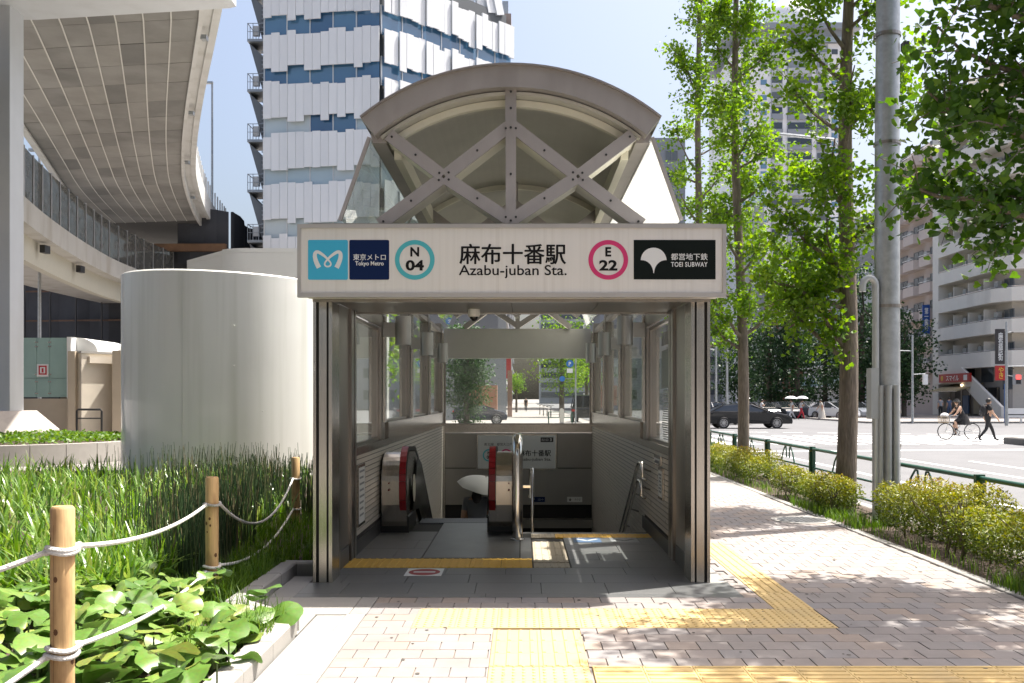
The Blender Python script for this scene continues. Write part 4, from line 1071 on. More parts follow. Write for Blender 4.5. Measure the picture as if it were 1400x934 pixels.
MB().box(X_(158.5),X_(176),d0-.3,d0+1,0,Z_(480)).build('pillar', brk, Bb)
ev = thing('lift_sign','red framed lift pictogram on the green glass panel','sign',(X_(59.5),d0-.05,Z_(515)))
MB().box(X_(51.5),X_(67),d0-.055,d0-.035,Z_(515),Z_(498)).build('backing', white_pt, ev)
MB().box(X_(54),X_(65),d0-.06,d0-.0555,Z_(512.5),Z_(500)).build('red_square', mat('sign_red',(.50,.02,.03),.4), ev)
MB().box(X_(56),X_(63),d0-.064,d0-.0605,Z_(510.5),Z_(502)).build('white_field', white_pt, ev)
MB().box(X_(58.2),X_(60.8),d0-.068,d0-.0645,Z_(509.5),Z_(503.5)).build('figure', MATS['sign_red'], ev)
# bicycle stand
bk = thing('bicycle_stand','black tube hoop stand before the pale beige wall','rail',(X_(122),d0-2,0))
dd = d0-2.2
MB().tube([(gx(105,dd),dd,0),(gx(105,dd),dd,gz(562,dd)),(gx(107,dd),dd,gz(560,dd)),(gx(137,dd),dd,gz(560,dd)),(gx(139,dd),dd,gz(562,dd)),(gx(139,dd),dd,0)],.035,8).build('hoop', black_rub, bk, smooth=40)
MB().tube([(gx(105,dd),dd,gz(572,dd)),(gx(139,dd),dd,gz(572,dd))],.022,8).build('cross_bar', black_rub, bk)
# round planter with kerb wall
Pl = thing('round_planter','pale concrete ring planter with low clipped groundcover around the pier','planter',(-13.5,25.5,0))
def ringwall(cx,cy,rx,ry,t,z0,z1,a0,a1,n,name,m):
    for k in range(n):
        b = MB(); m_ = 5
        for q in range(m_):
            A0 = a0+(a1-a0)*(k+.01+(.98)*q/m_)/n; A1 = a0+(a1-a0)*(k+.01+.98*(q+1)/m_)/n
            v = []
            for z in (z0,z1):
                for A,rr in ((A0,0),(A1,0),(A1,-t),(A0,-t)): v.append((cx+(rx+rr)*math.cos(A), cy+(ry+rr)*math.sin(A), z))
            b.add(v,[(3,2,1,0),(4,5,6,7),(0,1,5,4),(1,2,6,5),(2,3,7,6),(3,0,4,7)])
        b.build(name, m, Pl)
ringwall(-14.6,25.6,4.4,4.0,.35,0,.50,R(-150),R(30),16,'wall_segment',conc_lt)
MB().prism([(-14.6+4.0*math.cos(2*math.pi*t/40),25.6+3.6*math.sin(2*math.pi*t/40)) for t in range(40)],'z',0,.45).build('soil', soil, Pl)
# slatted bench round the planter
Bn = thing('curved_bench','timber slat bench along the ring planter','bench',(-15,21.2,0))
wood_b = mat('bench_wood',(.36,.22,.13),.6,var=.15,vscale=6)
for k in range(22):
    a0 = R(-118+k*1.6); a1 = R(-118+k*1.6+1.45)
    v = []
    for z in (.32,.38):
        for A,rr in ((a0,0),(a1,0),(a1,-.4),(a0,-.4)): v.append((-14.6+(4.85+rr)*math.cos(A),25.6+(4.45+rr)*math.sin(A),z))
    MB().add(v,[(3,2,1,0),(4,5,6,7),(0,1,5,4),(1,2,6,5),(2,3,7,6),(3,0,4,7)]).build('slat', wood_b, Bn)
for k in range(4):
    A = R(-116+k*11); MB().box(-14.6+4.6*math.cos(A)-.04,-14.6+4.6*math.cos(A)+.04,25.6+4.2*math.sin(A)-.04,25.6+4.2*math.sin(A)+.04,0,.32).build('leg', dk_metal, Bn)
# ------------------------------------------------------------------ white panelled office building
ofp = mat('office_panel',(.66,.68,.70),.45,var=.02,vscale=.4,rnd=[(.64,.66,.68),(.70,.72,.74),(.67,.69,.71)])
ofw = mat('office_glass',(.05,.16,.32),.06,spec=.9,coat=.5,rnd=[(.025,.085,.19),(.07,.17,.29),(.04,.12,.24)])
ofb = mat('office_blind',(.46,.54,.58),.2,spec=.6,rnd=[(.36,.47,.54),(.52,.58,.60)])
ofd = mat('office_core',(.10,.11,.12),.7); mull = mat('mullion',(.55,.57,.58),.4,.4)
OB = thing('office_building','white office block clad in staggered vertical panels','office building',(-9,68,0))
A3, B3, C3 = Vector((-17.9,66.3)), Vector((-9.65,65.0)), Vector((-.9,74.3))
MB().prism([tuple(A3+Vector((.25,.5))),tuple(B3+Vector((0,.45))),tuple(C3+Vector((-.35,.15))),(-4,86),(-20,82)],'z',0,31.6).build('core', ofd, OB)
PM = {}
def panel(h, w):
    k = (round(h,1), round(w,2))
    if k not in PM: PM[k] = MB().box(0,w-.02,-.10,.0,0,k[0]).mesh('panel', ofp)
    return PM[k], k[0]
for P0, P1, vis0 in ((A3,B3,0),(B3,C3,1)):
    u = P1-P0; L = u.length; u.normalize(); nn = Vector((u.y,-u.x)); rz = math.atan2(u.y,u.x); npan = int(L/.585); w = L/npan
    for s in range(-1,6):
        zc_ = 13.5+3.5*s; ztop_ = zc_+3.5-.58; zbot = zc_+.5
        jt = jb = 0.
        for k in range(npan):
            if k % 2 == 0 or rng.random() < .5: jt = rng.choice([-.2,-.1,0,.08,.15]); 
            if k % 2 == 1 or rng.random() < .4: jb = rng.choice([-.28,-.12,0,.05,.12])
            z0 = zbot+jb; z1 = min(ztop_+jt, 31.6+.2*rng.random())
            if z0 > 31: continue
            me, h = panel(z1-z0, w)
            p = P0+u*(k*w)+nn*(.30+rng.choice([0,.015,.03]) + (.16 if (vis0 and (k//2)%2) else 0))
            inst('panel', me, OB, (p.x,p.y,z0), rz)
        # glazing strip behind
        if s < 5:
            nb = int(L/1.62); ww = L/nb
            for k in range(nb):
                m_ = ofb if (rng.random() < (.06 if s > 2 else (.5 if s == 2 else .85))) else ofw
                kk = ('win', round(ww,2), m_.name)
                if kk not in PM: PM[kk] = MB().box(0,ww-.09,-.06,0,0,2.0).mesh('window_pane', m_)
                p = P0+u*(k*ww)+nn*.02; inst('window_pane', PM[kk], OB, (p.x,p.y,zc_-1.0), rz)
                kk = ('mul',)
                if kk not in PM: PM[kk] = MB().box(-.09,0,-.10,0,0,2.0).mesh('mullion', mull)
                inst('mullion', PM[kk], OB, (p.x,p.y,zc_-1.0), rz)
# rooftop bits on the right end
for k,(px,py,w,h,t) in enumerate(((616,8,1.0,1.2,.0),(630,14,.9,1.6,.15),(642,18,.8,1.4,.25),(655,18,.9,2.6,-.2),(668,16,.9,2.8,-.25),(678,22,.8,3.0,-.3))):
    d = 71.5+k*.4; x, z = gx(px,d), gz(py,d)
    o = MB().box(-w/2,w/2,-.1,.1,-h/2,h/2).mesh('tilted_panel', ofp); inst('tilted_panel', o, OB, (x,d,max(z,31.9+h/2-.6)), R(45), ry=t)
MB().box(gx(684,75.5),gx(699,75.5),75,78,29.5,gz(22,75.5)).build('stair_head', mat('brown_stone',(.30,.24,.21),.7), OB)
MB().box(gx(687,76.5),gx(695,76.5),76,78,31,gz(5,76.5)).build('roof_unit', galv, OB)
# brick piers and pale wall under it (seen through the far window)
MB().box(-4.2,-1.9,71.5,73,0,2.6).build('ground_wall', mat('brick_orange',(.34,.17,.10),.7,var=.1), OB)
for k in range(3): MB().box(-2.3+k*.5,-1.9+k*.5,74+k*5,74.5+k*5,0,4.1).build('brick_pier', mat('brick_pier',(.36,.22,.16),.7,var=.25,vscale=4), OB)
# escape stair on the left side of the office building
Es = thing('escape_stair','grey steel escape stair zigzag on the side of the white office block','stair',(-19,67,0))
gs = mat('stair_grey',(.26,.29,.32),.5,.5); gs2 = mat('stair_under',(.14,.155,.17),.6,.3)
for s in range(-1,6):
    z = 12.6+3.5*s
    MB().box(-19.15,-17.95,66.2,68.6,z-.12,z+.06).build('landing', gs, Es)
    MB().prism([(-19.1,z-.1),(-17.95,z-1.2),(-17.95,z-3.3),(-18.2,z-3.3)],'y',66.5,68.2).build('flight', gs2, Es)
    rl = MB()
    for x in (-19.12,-18.75,-18.35,-18.0): rl.box(x-.02,x+.02,66.2,66.24,z+.06,z+1.15)
    rl.box(-19.14,-17.98,66.2,66.24,z+1.12,z+1.16); rl.box(-19.14,-17.98,66.2,66.24,z+.55,z+.58)
    for y in (66.8,67.5,68.3): rl.box(-19.14,-19.10,y-.02,y+.02,z+.06,z+1.15)
    rl.box(-19.14,-19.10,66.2,68.6,z+1.12,z+1.16); rl.build('railing', gs, Es)
    MB().box(-18.8,-18.35,66.3,66.6,z+.35,z+1.0).build('air_unit', mat('unit_grey',(.40,.42,.44),.5), Es)
    tr_ = MB()
    for k in range(9): tr_.box(-18.2-.0+.0,-17.9,66.4,66.5,z-3.2+k*.3,z-3.12+k*.3)
    tr_.build('treads', gs, Es, kind='stuff')

# office blocks added out of view to cut sky light and bounce sun back
OR = thing('office_building','unseen grey office row added behind the viewpoint to block sky light','office building',(24,-30,0))
MB().box(14,70,-48,-30,0,27).build('core', mat('row_grey',(.36,.36,.35),.7,var=.06,vscale=.3), OR)
for fl_ in range(8): MB().box(14.5,69.5,-30,-29.9,1.2+fl_*3.3,3.0+fl_*3.3).build('strip_window', ofd, OR)
OL = thing('office_building','unseen brown office block added behind the viewpoint to block sky light','office building',(-30,-20,0))
MB().box(-60,-18,-30,-12,0,24).build('core', mat('row_brown',(.28,.25,.22),.7,var=.06,vscale=.3), OL)
for fl_ in range(7): MB().box(-59.5,-18.5,-12,-11.9,1.2+fl_*3.3,3.0+fl_*3.3).build('strip_window', ofd, OL)
# ------------------------------------------------------------------ trees
bark = mat('ginkgo_bark',(.20,.165,.13),.9,var=.5,vscale=8,stretch=(5,5,.7),bump=1.0,bscale=9,stain=((.07,.06,.05),4,.6,(2,2,.4)))
bark_far = mat('bark_far',(.10,.08,.06),.9,var=.3,vscale=3)
lf_g = leafmat('ginkgo_leaf',[(.06,.13,.018),(.105,.21,.028),(.155,.275,.036),(.23,.34,.05)],.52)
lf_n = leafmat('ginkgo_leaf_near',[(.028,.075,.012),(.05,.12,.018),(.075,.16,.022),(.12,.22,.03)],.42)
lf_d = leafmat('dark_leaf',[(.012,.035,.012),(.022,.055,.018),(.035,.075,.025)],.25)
lf_j = leafmat('juniper_leaf',[(.015,.05,.012),(.03,.085,.018),(.055,.13,.03)],.25)
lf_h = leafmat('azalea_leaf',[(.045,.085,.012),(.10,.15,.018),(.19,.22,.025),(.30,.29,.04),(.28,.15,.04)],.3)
lf_l = leafmat('lily_blade',[(.035,.09,.015),(.07,.15,.025),(.13,.22,.04)],.35)
lf_gr = leafmat('grass_blade',[(.05,.12,.015),(.09,.18,.025),(.15,.25,.04)],.4)
lf_ho = leafmat('horsetail_stem',[(.02,.045,.018),(.035,.075,.03),(.05,.09,.035),(.07,.10,.04),(.22,.17,.10)],.0,.5)
lf_ir = leafmat('iris_blade',[(.05,.12,.018),(.09,.195,.026),(.14,.27,.04),(.20,.33,.065),(.27,.33,.10)],.38,.28,.7)

def ginkgo(label, base, H, r0, limbs, leafsize, nleaf, lean=(0,0), m=lf_g, tmpl=FAN, twigs=7, tl=.75, group='ginkgo trees along the road', spread=.10, trunk_n=12):
    t = thing('ginkgo_tree', label, 'tree', base, group=group); B = Vector(base)
    def trunk_at(z):
        f = z/H; return B+Vector((lean[0]*f+.05*math.sin(3*f*math.pi), lean[1]*f+.04*math.cos(4*f), z))
    pts = [trunk_at(H*i/16) for i in range(17)]
    rs = [r0*(1.12 if i == 0 else 1)*(1-.82*(i/16)**1.1) for i in range(17)]
    tb = MB().tube(pts, rs, trunk_n); 
    P = []; lb = MB()
    for (z, ang, L, rise) in limbs:
        o = trunk_at(z); d = Vector((math.cos(ang), math.sin(ang), 0))
        q = [o]; r_ = max(.012, r0*(1-.8*z/H)*.42)
        for k in range(1,7):
            f = k/6; q.append(o+d*(L*f)+Vector((0,0,rise*f*(.6+.4*f)))+Vector(rng.normal(size=3)*.035*L*f))
        lb.tube(q, [r_*(1-.8*k/6) for k in range(7)], 6)
        for w in range(twigs):
            f = .25+.75*rng.random(); i = min(int(f*6),5); s0 = q[i].lerp(q[i+1], f*6-i)
            dv = d*.5+Vector(rng.normal(size=3)*.75)+Vector((0,0,.35)); dv.normalize(); l_ = tl*(.45+.8*rng.random())
            e_ = s0+dv*l_+Vector((0,0,-.08*l_)); lb.tube([s0,s0.lerp(e_,.5)+Vector((0,0,.05)),e_],[.008,.006,.003],4)
            for k in range(7): P.append(s0.lerp(e_, (k+.6)/7))
        for k in range(5): P.append(q[3].lerp(q[6], k/4))
    tb.build('trunk', bark, t, smooth=50); lb.build('limbs', bark, t, smooth=50)
    P = np.array([tuple(p) for p in P]); idx = rng.integers(len(P), size=nleaf)
    Q = P[idx]+rng.normal(size=(nleaf,3))*spread
    cl = rng.random(len(P)); tint = np.clip(.5*cl[idx]+.6*rng.random(nleaf)-.05, 0, 1)
    leaves('crown', Q, leafsize, m, t, tmpl, up=.7, tint=tint)
    return t
def mk_limbs(z0, z1, n, L0, L1, rise=.7, seed=1, bias=None):
    r = random.Random(seed); out = []
    for i in range(n):
        f = i/(n-1); a = r.uniform(0,2*math.pi) if bias is None or r.random() > bias[1] else bias[0]+r.uniform(-.6,.6)
        out.append((z0+(z1-z0)*f+r.uniform(-.15,.15), a, (L0+(L1-L0)*f)*r.uniform(.7,1.15), rise*r.uniform(.6,1.3)))
    return out
# middle tree (thick trunk beside the steel pole)
ginkgo('ginkgo with thick bare trunk just left of the grey pole', (4.62,13.6,0), 11.5, .148,
       [(2.15,R(165),.95,1.0),(2.3,R(200),.6,.7),(2.7,R(175),1.2,.6),(2.9,R(190),1.25,.45),(3.1,R(158),1.1,.8),(3.4,R(205),1.1,.7)]+mk_limbs(3.0,10.8,28,1.1,.7,.75,3), .074, 15500, (.12,.1), twigs=7, tl=.66)
ginkgo('ginkgo with slim trunk beside the entrance sign end', (4.58,19.7,0), 14, .125,
       [(2.6,R(185),.9,.8),(2.9,R(10),.9,.9)]+mk_limbs(2.8,13,36,1.3,.6,.8,5), .078, 16500, (-.25,.0), twigs=7, tl=.62)
ginkgo('tall narrow ginkgo farthest behind the sign end', (4.75,25.2,0), 17, .125,
       mk_limbs(2.6,16.5,42,1.05,.45,.8,9), .082, 12000, (-.1,0), twigs=6, tl=.55)
# near tree, crown reaching into the picture from the right
nl = [(3.05,R(165),1.65,.5),(3.3,R(150),1.75,.35),(3.6,R(185),1.6,.6),(3.9,R(140),1.5,.6),(4.1,R(172),1.4,.8)]
nl += [(4.4+.24*i, R(195+(i*53)%140), 1.95-.05*i, .8) for i in range(16)]+[(4.3+.4*i, R(20+(i*61)%110), 1.3-.05*i, .8) for i in range(9)]
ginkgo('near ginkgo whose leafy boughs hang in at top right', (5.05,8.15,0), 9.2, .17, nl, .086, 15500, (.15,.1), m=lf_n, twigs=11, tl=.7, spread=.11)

def blob_tree(name, label, base, h, rx, n, ls, m, trunk_h=.25, group=None, cone=False, clumps=60, cat='tree', ry=None, tmpl=LEAF4, up=.4):
    t = thing(name, label, cat, base, group=group); B = np.array(base, dtype=float); ry = ry or rx
    MB().tube([base,(base[0],base[1],base[2]+h*.55),(base[0]+.1,base[1],base[2]+h*.9)],[h*.022+.03,h*.016+.02,.02],8).build('trunk', bark_far, t, smooth=50)
    cs = []
    while len(cs) < clumps:
        u = rand_unit(1)[0]*(rng.random()**.45)
        if cone:
            f = rng.random(); rad = (1-f)**.8*.95+.06; a = rng.random()*6.283; q = math.sqrt(rng.random())*rad
            c = np.array([rx*q*math.cos(a), ry*q*math.sin(a), h*(trunk_h+(1-trunk_h)*f)]); s_ = rx*.17
        else:
            c = np.array([u[0]*rx, u[1]*ry, h*(trunk_h+(1-trunk_h)*(.5+.48*u[2]))]); s_ = rx*.2
        cs.append((c, s_))
    k = rng.integers(len(cs), size=n); cc = np.array([c for c,_ in cs]); ss = np.array([s for _,s in cs]); ct = rng.random(len(cs))
    P = B+cc[k]+rng.normal(size=(n,3))*ss[k][:,None]*np.array([1,1,.7])
    leaves('crown', P, ls, m, t, tmpl, up=up, tint=np.clip(.55*ct[k]+.5*rng.random(n),0,1))
    return t
# dark street trees across the road
far = [(1052,74,8.5,2.4,'dark street tree behind the tail of the black car'),(1090,73,10.5,2.6,'tall dark street tree behind the umbrella walkers'),
       (1128,76,9.0,2.5,'dark street tree left of the brown sign banner'),(1178,72,11.5,2.7,'tall dark conifer-like tree left of the grey pole'),
       (1236,70,8.3,2.3,'dark leafy tree beside the small lamp pole'),(1012,84,7.0,2.4,'dark street tree seen between the post and the slim trunk'),(1208,78,9.5,2.5,'dark street tree hidden behind the grey pole')]
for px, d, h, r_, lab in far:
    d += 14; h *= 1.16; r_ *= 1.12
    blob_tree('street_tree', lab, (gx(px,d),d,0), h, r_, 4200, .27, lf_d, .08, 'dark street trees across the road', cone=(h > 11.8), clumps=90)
# view through the rear window
blob_tree('juniper_tree','dense twisting juniper seen through the far window',(gx(638,46),46,0),5.6,1.15,11000,.16,lf_j,.02,None,False,150,ry=1.0,tmpl=LANCE,up=1.2)
blob_tree('street_tree','bright green street tree right of the pavement through the far window',(gx(768,82),82,0),9.5,2.6,4200,.20,lf_g,.2,None,False,70)
blob_tree('street_tree','small light green tree by the left shopfront through the far window',(gx(706,112),112,0),5.0,1.3,1500,.16,lf_g,.35,None,False,30)
blob_tree('street_tree','green tree behind the rear of the jeep through the far window',(gx(802,98),98,0),8.0,2.2,2200,.22,lf_g,.25,None,False,50)
# shrubs behind the left windows and the white tower
blob_tree('garden_tree','leafy green tree outside the left entrance windows',(-5.6,30.5,0),6.5,2.0,4500,.16,lf_g,.1,None,False,80)
# ------------------------------------------------------------------ hedges by the road
def hedge(label, x0,x1,y0,y1,h,n,ls,stems=14,name='azalea_hedge'):
    t = thing(name, label, 'hedge', ((x0+x1)/2,(y0+y1)/2,0), group='azalea hedges along the road')
    P = []
    u = rng.random((n*3,3)); X = x0+(x1-x0)*u[:,0]; Y = y0+(y1-y0)*u[:,1]; Z = .10+(h-.10)*u[:,2]
    top = h*(.76+.14*np.sin(Y*2.3+X*2)+.09*np.sin(Y*5.3+X*5)+.06*np.sin(X*9))
    X0w = x0+.10*(1+np.sin(Y*2.7))*.5; ex = np.minimum((X-X0w),(x1-X))/.16; ey = np.minimum((Y-y0),(y1-Y))/.16
    edge = np.clip(np.minimum(ex,ey),0,1); bulge = .35+.65*np.sin(np.clip((Z-.05)/h,0,1)*2.2)
    lim = top*(.72+.28*np.sqrt(edge)); dep = np.minimum(np.minimum((lim-Z)/.12, ex*1.2+.12*rng.random(n*3)-(1-bulge)), ey*1.2-(1-bulge)*.8)
    ok = (Z < lim) & (dep > 0) & (rng.random(n*3) < np.exp(-dep*.9)+.06)
    P = np.stack([X,Y,Z],1)[ok][:n]
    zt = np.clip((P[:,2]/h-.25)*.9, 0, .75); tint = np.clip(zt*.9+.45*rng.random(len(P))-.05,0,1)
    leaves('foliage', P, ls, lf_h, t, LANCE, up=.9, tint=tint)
    for k in range(stems):
        bx_ = rng.uniform(x0+.1,x1-.1); by = rng.uniform(y0+.1,y1-.1)
        st_ = MB().tube([(bx_,by,0),(bx_+rng.normal()*.04,by+rng.normal()*.04,h*.35),(bx_+rng.normal()*.12,by+rng.normal()*.12,h*.75)],[.011,.008,.004],5)
        for q in range(3): st_.tube([(bx_,by,h*.2),(bx_+rng.normal()*.12,by+rng.normal()*.12,h*.7)],[.006,.003],4)
        st_.build('stem', bark_far, t)
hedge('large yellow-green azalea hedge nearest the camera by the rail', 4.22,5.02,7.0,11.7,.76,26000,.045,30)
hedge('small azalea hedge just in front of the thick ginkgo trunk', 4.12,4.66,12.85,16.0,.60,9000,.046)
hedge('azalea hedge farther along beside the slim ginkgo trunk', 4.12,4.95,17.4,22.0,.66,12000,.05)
# arching lily clump, grass
def blades(name, P, L, w, m, bend=.6, up=1.0, segs=4, label=None, parent=None, kind='stuff', cat=None, lean=None, tint=None):
    n = len(P); a = rng.random(n)*6.283; d = np.stack([np.cos(a),np.sin(a),np.zeros(n)],1)
    if lean is not None: d = d+np.array(lean); d /= np.linalg.norm(d,axis=1,keepdims=True)+1e-6
    side = np.stack([-d[:,1],d[:,0],np.zeros(n)],1); L = L*rng.uniform(.6,1.2,n); be = bend*rng.uniform(.2,1.3,n)
    co = np.zeros((n,(segs+1)*2,3))
    for k in range(segs+1):
        f = k/segs; th = be*f*1.3
        r = L*np.where(be > .01, (1-np.cos(th))/np.maximum(be*1.3,1e-3), 0); z = L*np.where(be > .01, np.sin(th)/np.maximum(be*1.3,1e-3), f)
        c = P+d*r[:,None]+np.array([0,0,1])*(z*up)[:,None]; ww = w*(1-.92*f**1.6)*.5
        tw = (.3*np.sin(f*2+a))[:,None]*np.array([0,0,1])
        co[:,2*k] = c+(side+tw*.4)*ww; co[:,2*k+1] = c-(side+tw*.4)*ww
    F = [(2*k,2*k+1,2*k+3,2*k+2) for k in range(segs)]
    o = raw_mesh(name, co.reshape(-1,3), F, n, (segs+1)*2, m, parent, label, kind, tint, smooth=True)
    if cat: o['category'] = cat
    return o
def scat(n, x0,x1,y0,y1,z=0.0): return np.stack([rng.uniform(x0,x1,n),rng.uniform(y0,y1,n),np.full(n,z)],1)
t = thing('lily_clump','dark arching grass-like clump at the post end of the hedges','plant',(4.3,23.2,0))
c_ = np.repeat(scat(12,3.95,4.9,21.9,24.6),60,0)+rng.normal(size=(720,3))*np.array([.07,.07,0])
blades('leaf_blades', c_, .62, .022, lf_l, .95, parent=t)
blades('roadside_grass', np.concatenate([scat(900,4.04,4.5,11.6,14.4),scat(500,4.10,4.4,14,22),scat(1500,4.05,4.75,6.6,8.3),scat(120,4.1,4.3,8.6,11.6)]), .17, .009, lf_gr, .8,
       label='tufts of short grass and weeds along the hedge bed edge', cat='grass')
lt = np.concatenate([scat(900,4.1,5.0,6,23)])
leaves('leaf_litter', lt+np.array([0,0,.008]), .04, leafmat('dry_leaf',[(.06,.035,.02),(.12,.07,.035),(.10,.05,.03)],.1), None, LANCE, up=3, label='brown dry leaf litter under the hedges', kind='stuff')['category'] = 'leaf litter'
# ------------------------------------------------------------------ left garden: iris, horsetail, round leaves, grass
def keep(P, f): return P[np.array([f(p) for p in P])]
ir = np.concatenate([scat(900,-5,-2.9,8.0,12.5),scat(2600,-8.6,-3.3,8.0,18.0), scat(900,-3.9,-2.9,6.9,8.4), scat(700,-13,-7.5,15,20)])
ir = keep(ir, lambda p: (p[0]+6.28)**2+(p[1]-20.45)**2 > 5.6)
blades('iris_bed', ir+np.array([0,0,.02]), .48, .040, lf_ir, 1.05, segs=5, label='dense bed of arching bright green iris blades', cat='iris bed')
def stems(name, P, h, r, m, label, cat):
    n = len(P); H = h*rng.uniform(.55,1.25,n); ln = rng.normal(size=(n,2))*.06
    co = np.zeros((n,9,3)); a0 = rng.random(n)*6.28
    for k in range(3):
        f = k/2
        for j in range(3):
            a = a0+j*2.094; rr = r*(1-.35*f)
            co[:,k*3+j] = P+np.stack([ln[:,0]*H*f*f+np.cos(a)*rr, ln[:,1]*H*f*f+np.sin(a)*rr, H*f],1)
    F = [(k*3+j,k*3+(j+1)%3,(k+1)*3+(j+1)%3,(k+1)*3+j) for k in range(2) for j in range(3)]
    o = raw_mesh(name, co.reshape(-1,3), F, n, 9, m, None, label, 'stuff'); o['category'] = cat; return o
hs = np.concatenate([scat(2600,-4.3,-2.25,8.6,14.2), scat(900,-3.2,-2.45,7.8,9.6), scat(500,-6.6,-4.0,14.2,17.6), scat(160,-8.6,-7.9,18.2,21)])
hs = keep(hs, lambda p: (p[1] > 12.2 or p[0] < -2.62-(p[1]-7.6)*.10) and p[0] > -.335*p[1]-.10-.55*abs(rng.normal())-(.9 if p[1] > 13 else 0))
stems('horsetail_bed', hs+np.array([0,0,.02]), .66, .0055, lf_ho, 'thick stand of upright dark green horsetail stems by the entrance wall', 'horsetail')
blades('horsetail_undergrowth', np.concatenate([scat(1400,-3.2,-2.2,7.3,9.4),scat(1600,-3.0,-1.95,9.0,13.5)]), .22, .014, lf_gr, .9, label='low grass at the foot of the horsetails', cat='grass')
kg = np.concatenate([scat(420,-2.15,-1.72,5.5,6.9), scat(420,-2.6,-2.2,6.8,8.6), scat(150,-1.78,-1.62,6.0,6.7)])
kg = keep(kg, lambda p: p[1] < 6.5 or p[0] < -1.95)
blades('kerb_grass', kg+np.array([0,0,.05]), .24, .009, lf_gr, 1.0, lean=(.35,-.1,0), label='tufts of fine grass spilling over the garden kerb', cat='grass')
# groundcover in the ring planter
P = []
while len(P) < 5200:
    q = rng.uniform(-1,1,2)
    if q[0]**2+q[1]**2 < 1: P.append((-14.6+3.95*q[0],25.6+3.55*q[1],.52+.18*rng.random()*(1-.5*(q@q))))
leaves('planter_groundcover', np.array(P), .10, lf_gr, None, LEAF4, up=1.2, label='bright yellow-green groundcover filling the ring planter', kind='stuff')['category'] = 'groundcover'
# round-leaved plants: each leaf is a part
rl_m = bpy.data.materials.new('round_leaf'); rl_m.use_nodes = True
nt = rl_m.node_tree; bb = nt.nodes['Principled BSDF']; oi = nt.nodes.new('ShaderNodeObjectInfo'); cr = nt.nodes.new('ShaderNodeValToRGB')
e = cr.color_ramp.elements; e[0].color = (.07,.15,.022,1); e[1].color = (.26,.29,.06,1)
for p_, c2 in ((.35,(.11,.21,.035,1)),(.7,(.15,.26,.05,1))): e.new(p_).color = c2
tc = nt.nodes.new('ShaderNodeTexCoord'); nz = nt.nodes.new('ShaderNodeTexNoise'); nz.inputs['Scale'].default_value = 9; nz.inputs['Detail'].default_value = 5
mxx = nt.nodes.new('ShaderNodeMix'); mxx.data_type = 'RGBA'; mxx.blend_type = 'MULTIPLY'; mxx.inputs[0].default_value = .55
nt.links.new(tc.outputs['Object'], nz.inputs[0]); nt.links.new(oi.outputs['Random'], cr.inputs[0]); nt.links.new(cr.outputs[0], mxx.inputs[6]); nt.links.new(nz.outputs['Color'], mxx.inputs[7])
hsv = nt.nodes.new('ShaderNodeHueSaturation'); hsv.inputs['Value'].default_value = 1.5; hsv.inputs['Saturation'].default_value = 1.0; nt.links.new(mxx.outputs[2], hsv.inputs['Color'])
nt.links.new(hsv.outputs[0], bb.inputs['Base Color']); bb.inputs['Roughness'].default_value = .38; bb.inputs['Specular IOR Level'].default_value = .55
tl_ = nt.nodes.new('ShaderNodeBsdfTranslucent'); nt.links.new(hsv.outputs[0], tl_.inputs[0]); ms_ = nt.nodes.new('ShaderNodeMixShader'); ms_.inputs[0].default_value = .22
nt.links.new(bb.outputs[0], ms_.inputs[1]); nt.links.new(tl_.outputs[0], ms_.inputs[2]); nt.links.new(ms_.outputs[0], nt.nodes['Material Output'].inputs[0])
def round_leaf(seed):
    r = random.Random(seed); b = MB(); n = 22; rings = [.12,.4,.72,1.0]; fold = r.uniform(-.1,.30); wav = r.uniform(.03,.10); ph = r.uniform(0,6); cup = r.uniform(-.16,.05)
    b.v.append((0,0,0))
    for q, rr in enumerate(rings):
        for i in range(n+1):
            a = R(18)+(2*math.pi-R(36))*i/n-math.pi/2
            x, y = rr*math.cos(a)*1.06, rr*math.sin(a)+.10*rr
            vein = .018*math.cos(a*9)*rr
            z = fold*abs(x)*.75+cup*rr*rr+wav*rr*rr*math.sin(4*a+ph)+vein-.22*max(0,y)**2
            b.v.append((x*.5,y*.5,z*.5))
    m_ = n+1
    for i in range(n): b.f.append((0,1+i,2+i)); b.m.append(0)
    for q in range(len(rings)-1):
        for i in range(n):
            k = 1+q*m_+i; b.f.append((k,k+m_,k+m_+1,k+1)); b.m.append(0)
    return b.mesh('leaf', rl_m, smooth=True)
RL = [round_leaf(s) for s in range(9)]
stem_m = mat('leaf_stalk',(.10,.15,.05),.6); SM = MB().tube([(0,0,-1),(0,0,0)],[.012,.010],5).mesh('stalk', stem_m)
spots = []
rr2 = random.Random(11)
for k in range(900):
    y = rr2.uniform(4.55,7.45); x = rr2.uniform(-3.9,-1.72)
    if y > 6.5 and x > -2.28: continue
    if x < -.56*y: continue
    if abs(x+2.05) < .14 and abs(y-4.24) < .2: continue
    if all((x-a)**2+(y-b_)**2 > .048 for a,b_ in spots): spots.append((x,y))
for (x,y) in spots[:75]:
    c = thing('round_leaf_plant','low clump of big round glossy green leaves in the garden bed','plant',(x,y,.02),group='round-leaved plants filling the bed by the kerb')
    for k in range(7):
        a = rr2.uniform(0,6.283); rad = rr2.uniform(.02,.22); h = rr2.uniform(.09,.30)*(1-.7*max(0,rad-.1))
        s = rr2.uniform(.12,.25)
        ox, oy = x+rad*math.cos(a), y+rad*math.sin(a)
        o = inst('leaf', RL[rr2.randrange(9)], c, (ox,oy,.02+h), a+rr2.uniform(-1,1)-math.pi/2, scale=(s,s*rr2.uniform(.85,1.1),s), rx=rr2.uniform(-.45,.6), ry=rr2.uniform(-.5,.5))
        inst('stalk', SM, c, (ox,oy,h-.02), 0, scale=(.5,.5,max(.03,h-.03)), rx=0)
